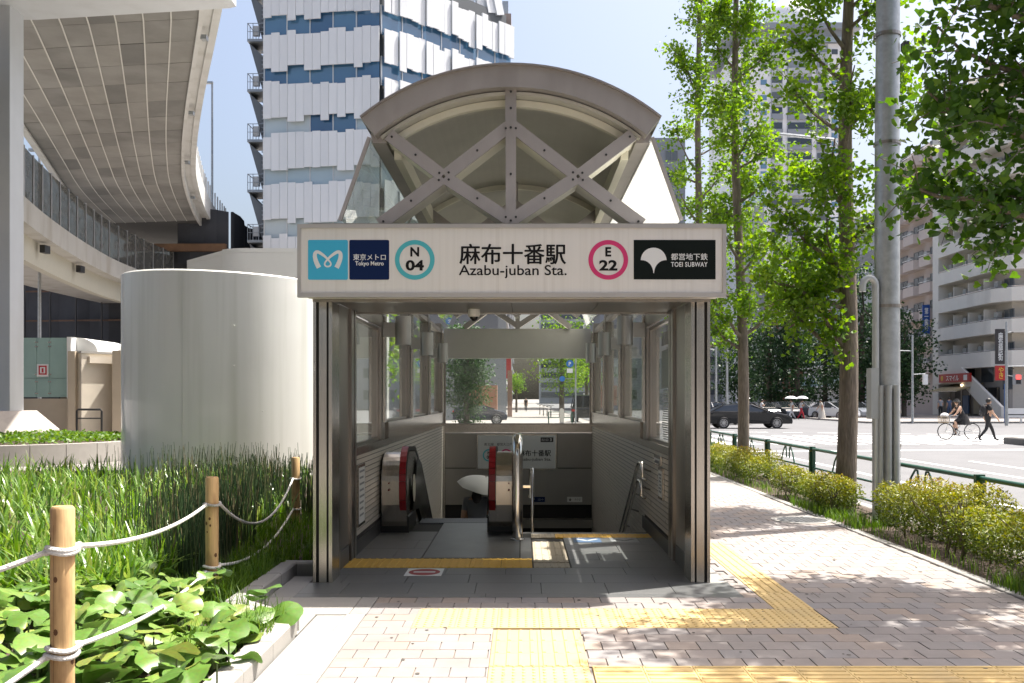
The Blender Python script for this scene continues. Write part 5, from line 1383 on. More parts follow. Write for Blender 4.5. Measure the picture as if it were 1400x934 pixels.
# ------------------------------------------------------------------ rope fence
wood = mat('post_wood',(.58,.38,.18),.65,var=.22,vscale=3.5,stretch=(10,10,.55),bump=.12,bscale=12,stain=((.24,.12,.05),4.5,.8,(2.2,2.2,.8)))
rope_m = mat('rope_white',(.70,.69,.66),.8,bump=.6,bscale=90)
PO = [('tall wooden rope post nearest the camera',-2.05,4.24,1.13),('middle wooden rope post beside the kerb',-2.48,7.60,.985),('weathered wooden rope post in the horsetails by the wall',-2.86,12.0,.87)]
for lab,x,y,h in PO:
    t = thing('rope_post', lab, 'post', (x,y,0), group='wooden posts of the rope fence')
    MB().lathe([(.050,-.05),(.0505,.3),(.051,h*.6),(.0515,h-.012),(.043,h)],20,(x,y,0)).build('shaft', wood, t, smooth=40)
    for kk in range(6):                  # knots facing all ways
        a_ = -1.6+rng.normal()*.9; zk = h*rng.uniform(.15,.9); rk_ = rng.uniform(.006,.013); v_ = []
        for q in range(8): v_.append((x+.0518*math.cos(a_+rk_*math.cos(q*.785)/.05), y+.0518*math.sin(a_+rk_*math.cos(q*.785)/.05), zk+rk_*1.4*math.sin(q*.785)))
        MB().add(v_, [tuple(range(8))]).build('knot', mat('wood_knot',(.13,.06,.025),.8), t)
    a_ = -1.9; MB().add([(x+.0519*math.cos(a_+d_),y+.0519*math.sin(a_+d_),zz_) for d_,zz_ in ((-.02,h*.1),(.02,h*.1),(.05,h*.5),(.03,h*.93),(.01,h*.93),(.02,h*.5))],[(0,1,2,3,4,5)]).build('crack', MATS['wood_knot'], t)
    MB().lathe([(.0005,h+.001),(.0435,h)],20,(x,y,0)).build('top_face', mat('end_grain',(.46,.29,.14),.8,var=.2,vscale=40), t)
def rope(lab, p, q, sag, n=22):
    p = Vector(p); q = Vector(q); t = thing('rope', lab, 'rope', ((p.x+q.x)/2,(p.y+q.y)/2,min(p.z,q.z)-sag), group='white ropes of the garden fence')
    pts = [p.lerp(q,i/n)+Vector((0,0,-4*sag*(i/n)*(1-i/n))) for i in range(n+1)]
    MB().tube(pts,.0125,8).build('strand', rope_m, t, smooth=True)
    for c in (p,q):
        best = min(PO, key=lambda o: (o[1]-c.x)**2+(o[2]-c.y)**2)
        if (best[1]-c.x)**2+(best[2]-c.y)**2 < .05:
            k = 20; lp2 = [(best[1]+.064*math.cos(6.283*i/k),best[2]+.064*math.sin(6.283*i/k),c.z+.006*math.sin(6.283*i/k*2)) for i in range(k)]
            MB().tube(lp2,.0115,7,closed=True).build('loop', rope_m, t, smooth=True)
            MB().sphere(c,.02,8,6).build('knot', rope_m, t, smooth=True)
x1,y1 = PO[0][1],PO[0][2]; x2,y2 = PO[1][1],PO[1][2]; x3,y3 = PO[2][1],PO[2][2]
rope('upper white rope from near post to middle post',(x1+.05,y1+.05,.945),(x2-.03,y2-.06,.765),.07)
rope('lower white rope from near post to middle post',(x1+.05,y1+.05,.50),(x2-.03,y2-.06,.23),.06)
rope('upper white rope from middle post to horsetail post',(x2+.04,y2+.06,.765),(x3-.02,y3-.06,.60),.33)
rope('lower white rope from middle post to horsetail post',(x2+.04,y2+.06,.27),(x3-.02,y3-.06,.22),.17)
rope('upper white rope leaving the picture left of near post',(x1-.06,y1-.02,.93),(-3.1,3.6,.70),.05)
rope('lower white rope leaving the picture left of near post',(x1-.05,y1-.04,.47),(-2.55,3.2,.20),.04)
# ------------------------------------------------------------------ steel pole, hooked pipe
Po = thing('utility_pole','thick grey galvanised steel pole with banded pipes beside the hedge','pole',(4.72,12.3,0))
MB().tube([(4.72,12.3,0),(4.72,12.3,5),(4.76,12.3,11)],[.165,.152,.13],24).build('shaft', galv, Po, smooth=40)
for z in (1.0,1.44,1.66,2.8,4.9,6.3):
    MB().lathe([(.158,z-.02),(.172,z-.02),(.172,z+.02),(.158,z+.02)],24,(4.72,12.3,0)).build('band', steel_dk, Po)
for k,a in enumerate((R(-75),R(-105),R(-135))):
    x,y = 4.72+.185*math.cos(a), 12.3+.185*math.sin(a)
    MB().tube([(x,y,0),(x,y,1.78)],.042,10).build('conduit', mat('conduit_grey',(.42,.44,.45),.45,.4,var=.1), Po, smooth=40)
MB().box(4.46,4.56,12.15,12.32,1.35,2.0).build('meter_box', MATS['conduit_grey'], Po)
cm = MB(); cm.tube([(4.87,12.3,6.9),(4.97,12.3,6.9)],.02,6); cm.box(4.94,5.02,12.2,12.36,6.86,6.95); cm.box(4.9,4.97,12.2,12.32,6.1,6.2); cm.build('sensor', dk_metal, Po)
Hp = thing('hooked_pipe','pale steel pipe with hooked top beside the thick pole','pipe',(4.50,12.25,0))
xh = 4.535
MB().tube([(xh,12.2,0),(xh,12.2,3.05)]+[(xh-.085+.085*math.cos(R(t)),12.2,3.05+.11*math.sin(R(t))) for t in range(20,181,20)]+[(xh-.17,12.2,2.98)],.045,12).build('pipe', mat('pipe_grey',(.50,.52,.52),.35,.5,var=.08), Hp, smooth=40)
MB().tube([(xh-.17,12.2,3.0),(xh-.15,12.2,2.75),(xh-.02,12.2,2.62)],.01,6).build('cable', black_rub, Hp)
# ------------------------------------------------------------------ green guard rail
gn = mat('rail_green',(.012,.075,.045),.35,var=.15,vscale=8,spec=.6)
rk = 0
for k in range(7):
    y0 = 7.4+k*3.0; xr = 5.0
    t = thing('guard_rail', ['green guard rail bay beyond the right edge of the near hedge','green guard rail bay right of the grey pole above the near hedge','green guard rail bay passing behind the grey pole','green guard rail bay behind the thick ginkgo trunk','green guard rail bay right of the slim ginkgo trunk','green guard rail bay left of the slim ginkgo trunk','farthest green guard rail bay at the entrance post'][k], 'guard rail', (xr,y0,0), group='green guard rails along the road')
    MB().box(xr-.05,xr+.05,y0-.03,y0+.03,0,.78).build('post', gn, t); MB().box(xr-.02,xr+.02,y0-.12,y0-.04,0,.74).build('post_plate', gn, t)
    MB().box(xr-.045,xr+.045,y0-.032,y0+.025,.70,.715).build('reflector', mat('reflector',(.5,.35,.05),.4), t)
    MB().tube([(xr,y0+.04,.74),(xr,y0+2.96,.74)],.027,10).build('top_rail', gn, t, smooth=40)
    for z in (.42,.14): MB().tube([(xr,y0+.04,z),(xr,y0+2.96,z)],.017,8).build('lower_rail', gn, t)
    a = MB()
    for s in (-1,1):
        c = y0+1.5+s*.10
        a.tube([(xr,c,.50),(xr,c+s*.0,.62),(xr,c+s*.03,.70),(xr,c+s*.10,.70),(xr,c+s*.22,.60),(xr,c+s*.32,.44)],.014,6)
    a.build('arch_ornament', gn, t)
# ------------------------------------------------------------------ far buildings on the right
crm = mat('cream_tile',(.72,.69,.63),.7,var=.05,vscale=.5,stain=((.36,.33,.29),.4,.3,(1,1,.3)))
crm2 = mat('cream_inner',(.55,.51,.45),.7,var=.05); pink = mat('pink_tile',(.54,.45,.40),.7,var=.06,vscale=.5)
wing = mat('far_glass',(.035,.05,.06),.08,spec=.8,rnd=[(.02,.03,.04),(.07,.085,.10),(.12,.13,.13)]); frm = mat('far_frame',(.20,.20,.20),.5)
WM = {}
def window(parent, O, u, a, z, w, h, rec=.03, m=wing):
    k = (round(w,2),round(h,2),m.name)
    u = Vector((u[0],u[1])).normalized(); n = Vector((u.y,-u.x)); rz = math.atan2(u.y,u.x)
    if k not in WM:
        f = MB(); t = .07
        f.box(0,t,-.06,0,0,h); f.box(w-t,w,-.06,0,0,h); f.box(t,w-t,-.06,0,0,t); f.box(t,w-t,-.06,0,h-t,h); f.box(w/2-t/2,w/2+t/2,-.055,0,t,h-t)
        g_ = MB().box(t,w-t,-.03,0,t,h-t)
        WM[k] = (f.mesh('window', frm), g_.mesh('pane', m))
    p = Vector((O[0],O[1]))+u*a+n*rec
    o = inst('window', WM[k][0], parent, (p.x,p.y,z), rz); c = bpy.data.objects.new('pane', WM[k][1]); link(c, o)
# cream apartment block on the corner
CA = thing('apartment_building','cream apartment block with long balconies at the far street corner','apartment building',(48,88,0))
x0, ya, yb_ = 41.0, 81.0, 95.0; FH = 2.72
MB().box(x0+1.5,66,ya+1.5,yb_,0,27.8).build('core', crm2, CA)
MB().box(x0,x0+1.6,yb_-1.3,yb_,0,29).build('end_pier', crm, CA)
for fl_ in range(10):
    z = 5.4+fl_*FH-.6
    if fl_ == 0: zb, zt = z-.4, z+.95
    else: zb, zt = z-.25, z+.95
    poly = [(x0,yb_-1.3),(x0,ya+2.2),(x0+.9,ya+.4),(x0+2.4,ya-.2),(x0+26,ya-.2),(x0+26,ya+1.4),(x0+1.4,ya+1.4),(x0+1.4,yb_-1.3)]
    MB().prism(poly,'z',zb,zb+.22).build('balcony_slab', crm, CA)
    inner = [(x0+.14,yb_-1.3),(x0+.14,ya+2.26),(x0+1.0,ya+.54),(x0+2.44,ya-.06),(x0+26,ya-.06)]
    outer = poly[:5]
    b = MB()
    for i in range(4):
        q = [outer[i],outer[i+1],inner[i+1],inner[i]]
        b.add([(p[0],p[1],zb+.22) for p in q]+[(p[0],p[1],zt) for p in q],[(0,1,5,4),(2,3,7,6),(4,5,6,7)])
    b.build('parapet', crm, CA)
    MB().tube([(p[0]+.05,p[1]+.03,zt+.09) for p in outer],.03,6).build('hand_bar', steel, CA)
    for k in range(4):
        window(CA,(x0+1.5,yb_-1.3),(0,-1),1.0+k*3.0,zb+.25,1.7,1.9)
        if k: MB().box(x0+.3,x0+1.5,yb_-1.3-k*3.0+.35,yb_-1.3-k*3.0+.43,zb+.22,zb+2.3).build('divider', crm, CA)
        MB().box(x0+.9,x0+1.3,yb_-2.2-k*3.0,yb_-1.5-k*3.0,zb+1.5,zb+2.0).build('air_unit', mat('unit_white',(.45,.45,.43),.5), CA)
    for k in range(4): window(CA,(x0+1.5,ya+1.5),(1,0),2.2+k*3.1,zb+.9,1.8,1.25)
# ground floor of the apartment: shop, stair, windows
MB().box(x0+1.2,x0+1.5,ya+1.4,yb_,0,4.6).build('shop_wall', mat('shop_wall',(.33,.30,.27),.7), CA)
MB().prism([(94.5,4.5),(88.6,4.5),(81.2,.9),(81.2,0),(83.0,0),(88.6,3.0),(94.5,3.0)],'x',x0-.1,x0+.15).build('stair_parapet', crm, CA)
MB().prism([(82.6,.4),(88.6,3.6),(88.6,2.8),(84,.4)],'x',x0+.2,x0+1.2).build('stair_flight', conc, CA)
for k,(y,w) in enumerate(((89.6,1.9),(86.2,2.2),(82.6,1.6))):
    MB().box(x0+1.14,x0+1.2,y-w/2,y+w/2,3.1 if k < 2 else 2.4,5.0 if k else 4.5).build('dark_window', wing, CA)
MB().box(x0+1.10,x0+1.2,84.0,92.5,0,2.6).build('shopfront', mat('shop_dark',(.03,.028,.025),.3), CA)
for k in range(5): MB().box(x0+1.05,x0+1.10,84.2+k*1.7,84.35+k*1.7,0,2.6).build('shop_mullion', steel_dk, CA)
for k in range(3): MB().box(x0+.95,x0+1.04,85.0+k*2.2,86.2+k*2.2,.2,1.9).build('shop_display', mat('display%d'%k,[(.5,.06,.05),(.45,.40,.30),(.10,.18,.35)][k],.5), CA)
aw = thing('awning','tan sloping awning under the red shop sign','awning',(x0,88,2.7))
MB().prism([(x0-1.4,2.35),(x0+1.1,3.05),(x0+1.1,2.95),(x0-1.4,2.25)],'y',86.8,92.6).build('canvas', mat('awning_tan',(.30,.25,.14),.8), aw)
MB().beam((x0-1.4,86.8,2.28),(x0-1.4,92.6,2.28),.05,.12).build('front_bar', steel, aw)
ss = thing('shop_sign','red shop sign with white katakana over the awning','sign',(x0-.15,89.7,3.2))
MB().box(x0-.30,x0-.12,86.5,92.9,3.15,3.95).build('board', mat('shop_red',(.42,.025,.02),.4), ss)
text('スマイル', ss, (x0-.305,90.0,3.54), white_pt, w=2.6, h=.50, bold=.03, rz=R(-90))
MB().tube([(x0-.31,92.2,3.55),(x0-.30,92.2,3.55)],.26,14).build('emblem', mat('sign_yellow',(.65,.38,.02),.4), ss)
MB().box(x0-.31,x0-.30,87.0,87.7,3.3,3.8).build('white_square', white_pt, ss)
lp2 = MB().sphere((x0-.2,88.3,2.85),.11,8,6); la = thing('shop_lamp','small lit lamp under the awning','lamp',(x0-.2,88.3,2.85)); lp2.build('bulb', mat('bulb',(1,.8,.5),.4,emit=((1,.8,.5),3)), la)
# projecting signs
def vsign(label, px, py0, py1, d, w, m, txt, tm, name='banner_sign'):
    x = gx(px,d); z1, z0_ = gz(py0,d), gz(py1,d)
    t = thing(name, label, 'sign', (x,d,z0_))
    MB().box(x-w/2,x+w/2,d-.1,d+.1,z0_,z1).build('board', m, t)
    if txt: text(txt, t, (x,d-.105,(z0_+z1)/2), tm, h=(z1-z0_)*.8, w=w*.55, bold=.02, vertical=True)
    MB().beam((x+w/2,d,z1-.2),(x+w/2+.6,d,z1-.2),.05,.05).build('bracket', dk_metal, t)
vsign('tall blue projecting sign on the pink apartment wall',1266,417,456,96,.7,mat('sign_blue',(.01,.07,.30),.4),'第一歯科',white_pt)
vsign('dark vertical banner with white letters by the corner pole',1367,450,498,62,.55,mat('banner_dark',(.035,.03,.032),.5),'麻布商店街',paper)
vsign('short red banner under the dark one by the corner pole',1367.5,500,520,62,.6,mat('banner_red',(.45,.02,.02),.5),'やき',mat('banner_yel',(.7,.45,.05),.5))
vsign('white vertical shop sign with dark letters beside the brick building',1064,460,508,146,1.1,white_pt,'稲川魚店',navy)
vsign('white vertical sign with blue letters on the glass balcony block',1134,352,392,120,.85,white_pt,'モール',navy)
vsign('small red hanging banner behind the ginkgo boughs',1135,424,446,118,.9,mat('banner_pink',(.55,.03,.07),.5),'',white_pt)
# pink apartment block
PA = thing('apartment_building','pinkish apartment block with stacked balconies left of the cream block','apartment building',(44,103,0))
MB().box(42.4,60,95.1,112,0,27.5).build('core', pink, PA)
for fl_ in range(9):
    z = 4.2+fl_*2.75
    for k in range(4):
        ya_ = 95.6+k*4.1
        MB().prism([(42.4,ya_),(41.2,ya_+.5),(41.2,ya_+3.2),(42.4,ya_+3.7)],'z',z,z+1.0).build('balcony', mat('balcony_pink',(.60,.51,.46),.7,var=.05), PA)
        MB().tube([(41.15,ya_+.5,z+1.12),(41.15,ya_+3.2,z+1.12)],.035,6).build('hand_bar', white_pt, PA)
        window(PA,(42.4,ya_+3.4),(0,-1),.3,z+.1,2.4,2.0)
        MB().box(41.6,42.0,ya_+2.2,ya_+3.0,z+1.05,z+1.6).build('air_unit', MATS['unit_white'], PA)
MB().box(44,58,97,110,27.5,29.3).build('penthouse', pink, PA)
# grey block with strip windows, white balcony block, brick block
GA = thing('office_building','pale grey office block with black strip windows behind the pole','office building',(44,116,0))
MB().box(42,58,112.2,120,0,24).build('core', mat('grey_panel',(.44,.46,.48),.5,var=.05), GA)
for fl_ in range(6): MB().box(41.9,42.0,112.6,119.4,4.5+fl_*3.3,6.2+fl_*3.3).build('strip_window', wing, GA)
for fl_ in range(6): MB().box(43,57.5,112.12,112.2,4.5+fl_*3.3,6.2+fl_*3.3).build('strip_window', wing, GA)
WA = thing('apartment_building','white block with pale blue glass balconies behind the ginkgo boughs','apartment building',(44,130,0))
MB().box(42.8,60,120.3,143,0,25.5).build('core', mat('white_wall_far',(.72,.73,.73),.6,var=.04), WA)
bg_ = mat('balcony_glass',(.30,.45,.47),.1,spec=.8)
for fl_ in range(8):
    z = 3.2+fl_*2.85
    MB().box(41.2,42.8,120.5,142.8,z-.15,z+.1).build('balcony_slab', MATS['white_wall_far'], WA)
    for k in range(6):
        MB().box(41.2,41.26,120.7+k*3.7,124.2+k*3.7,z+.12,z+1.1).build('glass_panel', bg_, WA)
        MB().box(41.3,42.8,120.55+k*3.7,120.68+k*3.7,z+.1,z+2.7).build('fin_wall', MATS['white_wall_far'], WA)
        window(WA,(42.8,124.0+k*3.7),(0,-1),.4,z+.1,2.4,2.1)
BA = thing('brick_building','dark red brick building with white ledges behind the ginkgo trunk','building',(43,157,0))
MB().box(40.5,58,143.5,170,0,18.8).build('core', mat('brick_red',(.20,.085,.06),.8,var=.15,vscale=2), BA)
for fl_ in range(6):
    z = 2.6+fl_*2.9
    MB().box(40.2,40.5,143.5,170,z,z+.5).build('ledge', MATS['white_wall_far'], BA)
    for k in range(7): window(BA,(40.5,146.5+k*3.6),(0,-1),.2,z+.75,1.8,1.5)
    for k in range(4): window(BA,(40.5,143.5),(1,0),1+k*4,z+.75,1.8,1.5)
DA = thing('office_building','distant grey office row behind the slim ginkgo trunk','office building',(38,215,0))
MB().box(30,70,205,225,0,34).build('core', mat('grey_far',(.30,.32,.34),.6,var=.1,vscale=.2), DA)
for fl_ in range(10):
    MB().box(30.5,69,204.8,205,2.5+fl_*3.2,4.2+fl_*3.2).build('strip_window', wing, DA)
    MB().box(29.8,30,206,224,2.5+fl_*3.2,4.2+fl_*3.2).build('strip_window', wing, DA)
# white tower with a dome
TW = thing('apartment_tower','tall white apartment tower with round rooftop dome','tower block',(53,190,0))
tw = mat('tower_white',(.80,.81,.82),.6,var=.04,vscale=.15); tg = mat('tower_grey',(.26,.29,.33),.6)  # tower white lifted in place of distance haze
dT = 190.0
X0, X1 = gx(1009,dT), gx(1160,dT); ZT = gz(60,dT)
MB().box(X0,X1,dT,dT+28,0,ZT).build('core', tw, TW)
MB().prism([(gx(992,dT+30),dT+29.5),(X0-.02,dT+.3),(X0-.02,dT+29.5)],'z',0,ZT-2).build('side_wing', tw, TW)
MB().box(X0+1,X1-1,dT-.8,dT+27,ZT+.0,ZT+2.4).build('top_storey', tg, TW)
MB().prism([(X0-2.5,ZT+2.4),(X1+2,ZT+2.4),(X1+1,ZT+3.5),(X0,ZT+3.5)],'y',dT-2,dT+29).build('roof_canopy', tg, TW)
MB().box(X0,X1,dT-.9,dT-.6,ZT,ZT+1.1).build('roof_rail', mat('rail_glass',(.35,.42,.46),.2), TW)
cxd, rd_ = gx(1078,dT+8), 36/FPX*(dT+8)
MB().lathe([(rd_,0),(rd_,2.0)]+[(rd_*math.cos(R(t)),2.0+6.2*math.sin(R(t))) for t in range(10,90,10)]+[(.01,8.2)],32,(cxd,dT+6.5,ZT+3.45)).build('dome', mat('dome_white',(.78,.79,.80),.45), TW, smooth=True)
for px0,px1 in ((1054,1070),(1076,1110),(1116,1132)):
    MB().box(gx(px0,dT),gx(px1,dT),dT-.12,dT-.02,2,gz(61,dT)).build('bay_strip', mat('bay_grey',(.46,.49,.52),.6), TW)
    for fl_ in range(22):
        z = gz(66,dT)-fl_*3.05
        if z < 4: break
        w = gx(px1,dT)-gx(px0,dT)
        MB().box(gx(px0,dT)+.15,gx(px1,dT)-.15,dT-.22,dT-.12,z-.9,z+.35).build('bay_window', wing if fl_ not in (0,1) else tg, TW)
        MB().box(gx(px0,dT)+.05,gx(px1,dT)-.05,dT-.5,dT-.12,z-2.1,z-1.0).build('bay_parapet', tg if 4 <= fl_ <= 6 else MATS['bay_grey'], TW)
bl_ = mat('tower_blue',(.13,.25,.38),.15,spec=.8)
for fl_ in range(22):
    z = gz(71,dT)-fl_*3.05
    for px in (1020,1044,1141):
        if px == 1020 and fl_ > 18: continue
        m_ = bl_ if fl_ > 1 else wing
        for dz in ((0,) if (fl_ < 3 or fl_ > 8) else (0,-1.5)):
            k = ('tw',m_.name)
            if k not in WM: WM[k] = MB().box(-.6,.6,-.1,0,-.5,.5).mesh('window', m_)
            inst('window', WM[k], TW, (gx(px,dT),dT-.01,z+dz), 0)
TB2 = thing('billboard','pale blue billboard with dark lettering behind the ginkgo leaves','billboard',(gx(1040,128),128,20))
MB().box(gx(1023,150),gx(1046,150),149.8,150,gz(277,150),gz(238,150)).build('board', mat('billboard_blue',(.45,.56,.62),.5), TB2)
text('Tsu', TB2, (gx(1034,150),149.75,gz(266,150)), ink, h=.9, bold=.02); text('Hill', TB2, (gx(1036,150),149.75,gz(258,150)), ink, h=.55)
MB().box(gx(1023,150),gx(1045,150),150.1,158,0,gz(277,150)).build('support_block', MATS['grey_far'], TB2)
# ------------------------------------------------------------------ poles and signals at the far corner
def pole(label, px, d, pyt, arms=(), r=.06, name='lamp_pole', cat='pole'):
    x = gx(px,d); t = thing(name, label, cat, (x,d,0)); MB().tube([(x,d,-.1),(x,d,gz(pyt,d))],[r,r*.7],10).build('shaft', galv, t, smooth=40)
    for (py,dx) in arms:
        z = gz(py,d); MB().tube([(x,d,z),(x+dx,d,z+.05)],.035,6).build('arm', galv, t)
    return t
p1 = pole('thin grey lamp pole before the dark tree by the shop',1247.5,66,458,((480,-1.4),(512,.9)),.09)
MB().box(gx(1262,66),gx(1267,66),65.8,66.1,gz(526,66),gz(512,66)).build('signal_box', white_pt, p1)
p2 = pole('grey signal pole at the right edge by the cream block',1376,60,440,((501,2.4),(455,.3)),.10,'signal_pole')
ps = thing('pedestrian_signal','red pedestrian signal lamp at the right edge','traffic signal',(gx(1390,58),58,2.5))
xs_ = gx(1390,58)
MB().box(xs_-.2,xs_+.2,57.8,58.1,gz(526,58),gz(512,58)).build('housing', mat('signal_case',(.30,.31,.32),.5), ps)
MB().box(xs_-.14,xs_+.14,57.77,57.8,gz(518.5,58),gz(513,58)).build('red_lens', mat('red_lens',(.6,.02,.02),.3,emit=((1,.06,.05),1.6)), ps)
MB().box(xs_-.14,xs_+.14,57.77,57.8,gz(525,58),gz(519.5,58)).build('dark_lens', dk_metal, ps)
MB().beam((xs_-.2,58,gz(515,58)),(gx(1376,60),60,gz(512,58)),.05,.05).build('bracket', galv, ps)
for lab,px,d,pt in (('slim pale lamp pole seen just right of the entrance post',994,62,455),('pale signal pole with red lamp left of the slim trunk',979,66,470)):
    q = pole(lab,px,d,pt,((pt+8,-.8),),.09)
bb_ = thing('barrier_board','white barrier board at the right edge by the corner','barrier',(gx(1392,64),64,0))
MB().box(gx(1375,64),gx(1412,64),63.9,64.05,.35,.95).build('board', white_pt, bb_)
for px in (1378,1396,1409): MB().box(gx(px,64)-.04,gx(px,64)+.04,63.9,64.1,0,.36).build('leg', white_pt, bb_)
MB().box(gx(1377,64),gx(1410,64),63.88,63.9,.5,.56).build('stripe', dk_metal, bb_)
MB().tube([(gx(1374,64),64,0),(gx(1374,64),64,2.6)],.06,8).build('blue_post', mat('post_blue',(.03,.12,.35),.4), bb_)
# hanging street lamp among the ginkgo leaves
sl = thing('street_lamp','white bell street lamp among the ginkgo boughs','street lamp',(gx(1040,34),34,0))
xl_, zl_ = gx(1040,34), gz(210,34)
MB().lathe([(.05,.3),(.12,.22),(.38,.0),(.40,-.06),(.0005,-.08)],18,(xl_,34,zl_)).build('shade', mat('lamp_white',(.62,.62,.58),.4), sl, smooth=40)
MB().tube([(xl_,34,zl_+.3),(xl_+.6,34,zl_+.7),(xl_+2.6,34,zl_+.5),(xl_+3.1,34,zl_-.2),(xl_+3.15,34,0)],.06,8).build('pole', galv, sl, smooth=40)
# ------------------------------------------------------------------ behind the rear window: left shopfronts and right side of that pavement
for k,(y0,y1,h,col) in enumerate(((80,108,16,(.36,.36,.37)),(109,140,26,(.22,.23,.25)),(141,190,22,(.40,.39,.38)),(191,300,30,(.30,.32,.35)))):
    t = thing('shop_building', ['grey shop building lining the left of the pavement through the rear window','dark grey block second along the pavement through the rear window','pale block third along the pavement through the rear window','farthest block closing the street through the rear window'][k], 'building', (-6,(y0+y1)/2,0))
    xw = -2.0-.6*k if k < 3 else -3
    m_ = mat('shopblock%d'%k, col, .7, var=.08, vscale=.4)
    MB().box(xw-14,xw,y0,y1,0,h).build('core', m_, t)
    n = int((y1-y0)/5)
    for fl_ in range(int(h/3.2)):
        for q in range(n): window(t,(xw,y0+q*5+1),(0,1),.4,fl_*3.2+.9,2.8,1.7)
        MB().box(xw,xw+.5,y0+.3,y1-.3,fl_*3.2+3.0,fl_*3.2+3.3).build('ledge', m_, t)
    for fl_ in range(int(h/3.2)):
        for q in range(3): window(t,(xw-9,y0),(1,0),.4+q*2.8,fl_*3.2+.9,2.2,1.7)
    for q in range(2):
        MB().box(xw,xw+1.0,y0+5+q*9-.08,y0+5+q*9+.08,3.4,6.2).build('sign_board', mat('sb%d%d'%(k,q),[(.5,.06,.06),(.6,.6,.58),(.08,.15,.4),(.55,.5,.4)][(k+q)%4],.5), t)
EB = thing('office_building','hazy grey tower row at the end of the street behind the rear window','office building',(14,330,0))
MB().box(6,30,320,340,0,52).build('core', MATS['grey_far'], EB)
for fl_ in range(15): MB().box(6.4,29.6,319.8,320,2+fl_*3.3,3.8+fl_*3.3).build('strip_window', wing, EB)
RB = thing('office_building','grey balcony building right of the street seen through the rear window','office building',(14,150,0))
MB().box(11.5,24,140,175,0,40).build('core', mat('rb_grey',(.24,.26,.29),.7,var=.08,vscale=.3), RB)
for fl_ in range(12):
    MB().box(11.2,11.5,140.5,174.5,1.6+fl_*3.2,2.6+fl_*3.2).build('balcony_band', MATS['white_wall_far'], RB)
    for k in range(4): window(RB,(11.5,140),(1,0),.6+k*3,1.4+fl_*3.2,1.8,1.5)
ps_ = thing('parking_sign','blue round parking and arrow signs on a pole through the rear window','road sign',(gx(787,62),62,0))
xq_ = gx(787,62); MB().tube([(xq_,62,0),(xq_,62,5)],.05,8).build('pole', galv, ps_)
blu = mat('sign_blue2',(.01,.16,.50),.4)
for px,py,r_ in ((779,497.5,.24),(768.5,518,.18)):
    MB().tube([(gx(px,62),61.9,gz(py,62)),(gx(px,62),61.87,gz(py,62))],r_,20).build('disc', blu, ps_)
    MB().beam((gx(px,62),62,gz(py,62)),(xq_,62,gz(py,62)),.03,.03).build('arm', galv, ps_)
text('P', ps_, (gx(779,62),61.86,gz(497.5,62)), white_pt, h=.24, bold=.03)
MB().box(gx(775,62),gx(783,62),61.9,61.93,gz(510,62),gz(504,62)).build('plate', white_pt, ps_)
st_ = thing('bus_stop_sign','round-topped white stop marker through the rear window','sign',(gx(768,60),60,0))
MB().prism([(gx(765,60),.1),(gx(771,60),.1)]+[(gx(768,60)+.14*math.cos(R(t)),.85+.14*math.sin(R(t))) for t in range(0,181,20)],'y',59.9,60.05).build('panel', mat('stop_cream',(.55,.53,.46),.5), st_)
MB().box(gx(765.5,60),gx(770.5,60),59.85,60.1,0,.1).build('foot', conc, st_)
fr_ = thing('street_fence','low green pipe fence through the rear window','fence',(gx(766,61),61,0))
for px in (750,766,782): MB().box(gx(px,61)-.04,gx(px,61)+.04,60.95,61.05,0,.78).build('post', gn, fr_)
for z in (.75,.4): MB().tube([(gx(750,61),61,z),(gx(782,61),61,z)],.03,6).build('rail', gn, fr_)
for k,(px,d) in enumerate(((738,96),(743,90),(748,86),(753,82))):
    t = thing('parked_bicycle', ['parked dark bicycle farthest in the row through the rear window','parked dark bicycle third in the row through the rear window','parked dark bicycle second in the row through the rear window','parked dark bicycle nearest in the row through the rear window'][k],'bicycle',(gx(px,d),d,0),group='parked bicycles through the rear window')
    x = gx(px,d)
    for dy in (-.5,.5):
        MB().tube([(x,d+dy+.32*math.cos(2*math.pi*i/14),.33+.32*math.sin(2*math.pi*i/14)) for i in range(14)],.03,5,closed=True).build('wheel', black_rub, t)
    MB().tube([(x,d-.5,.33),(x,d-.15,.75),(x,d+.35,.75),(x,d+.5,.33),(x,d,.3),(x,d-.15,.75)],.025,5).build('frame', dk_metal, t)
    MB().tube([(x-.28,d+.35,1.0),(x+.28,d+.35,1.0)],.02,5).build('handlebar', dk_metal, t); MB().box(x-.08,x+.08,d-.3,d-.05,.85,.92).build('saddle', black_rub, t)
# ------------------------------------------------------------------ vehicles
tyre_m = mat('tyre',(.012,.012,.013),.7); rim_m = mat('rim',(.50,.50,.51),.3,.8); carglass = mat('car_glass',(.012,.014,.016),.05,spec=.9,coat=.6)
TYRE = MB().lathe([(.23,-.09),(.31,-.10),(.335,-.07),(.335,.07),(.31,.10),(.23,.09)],26).xform(Matrix.Rotation(R(90),4,'X')).mesh('tyre', tyre_m, smooth=40)
_r = MB().lathe([(.235,-.06),(.235,.085),(.215,.085),(.205,.05)],24); 
for k in range(10):
    a = 2*math.pi*k/10; _r.beam((.04*math.cos(a),.04*math.sin(a),.07),(.215*math.cos(a),.215*math.sin(a),.07),.036,.02)
_r.lathe([(.0005,.085),(.05,.085),(.055,.05)],12)
RIM = _r.xform(Matrix.Rotation(R(90),4,'X')).mesh('rim', rim_m)
DISC = MB().lathe([(.0005,.03),(.22,.03)],20).xform(Matrix.Rotation(R(90),4,'X')).mesh('brake_disc', dk_metal)
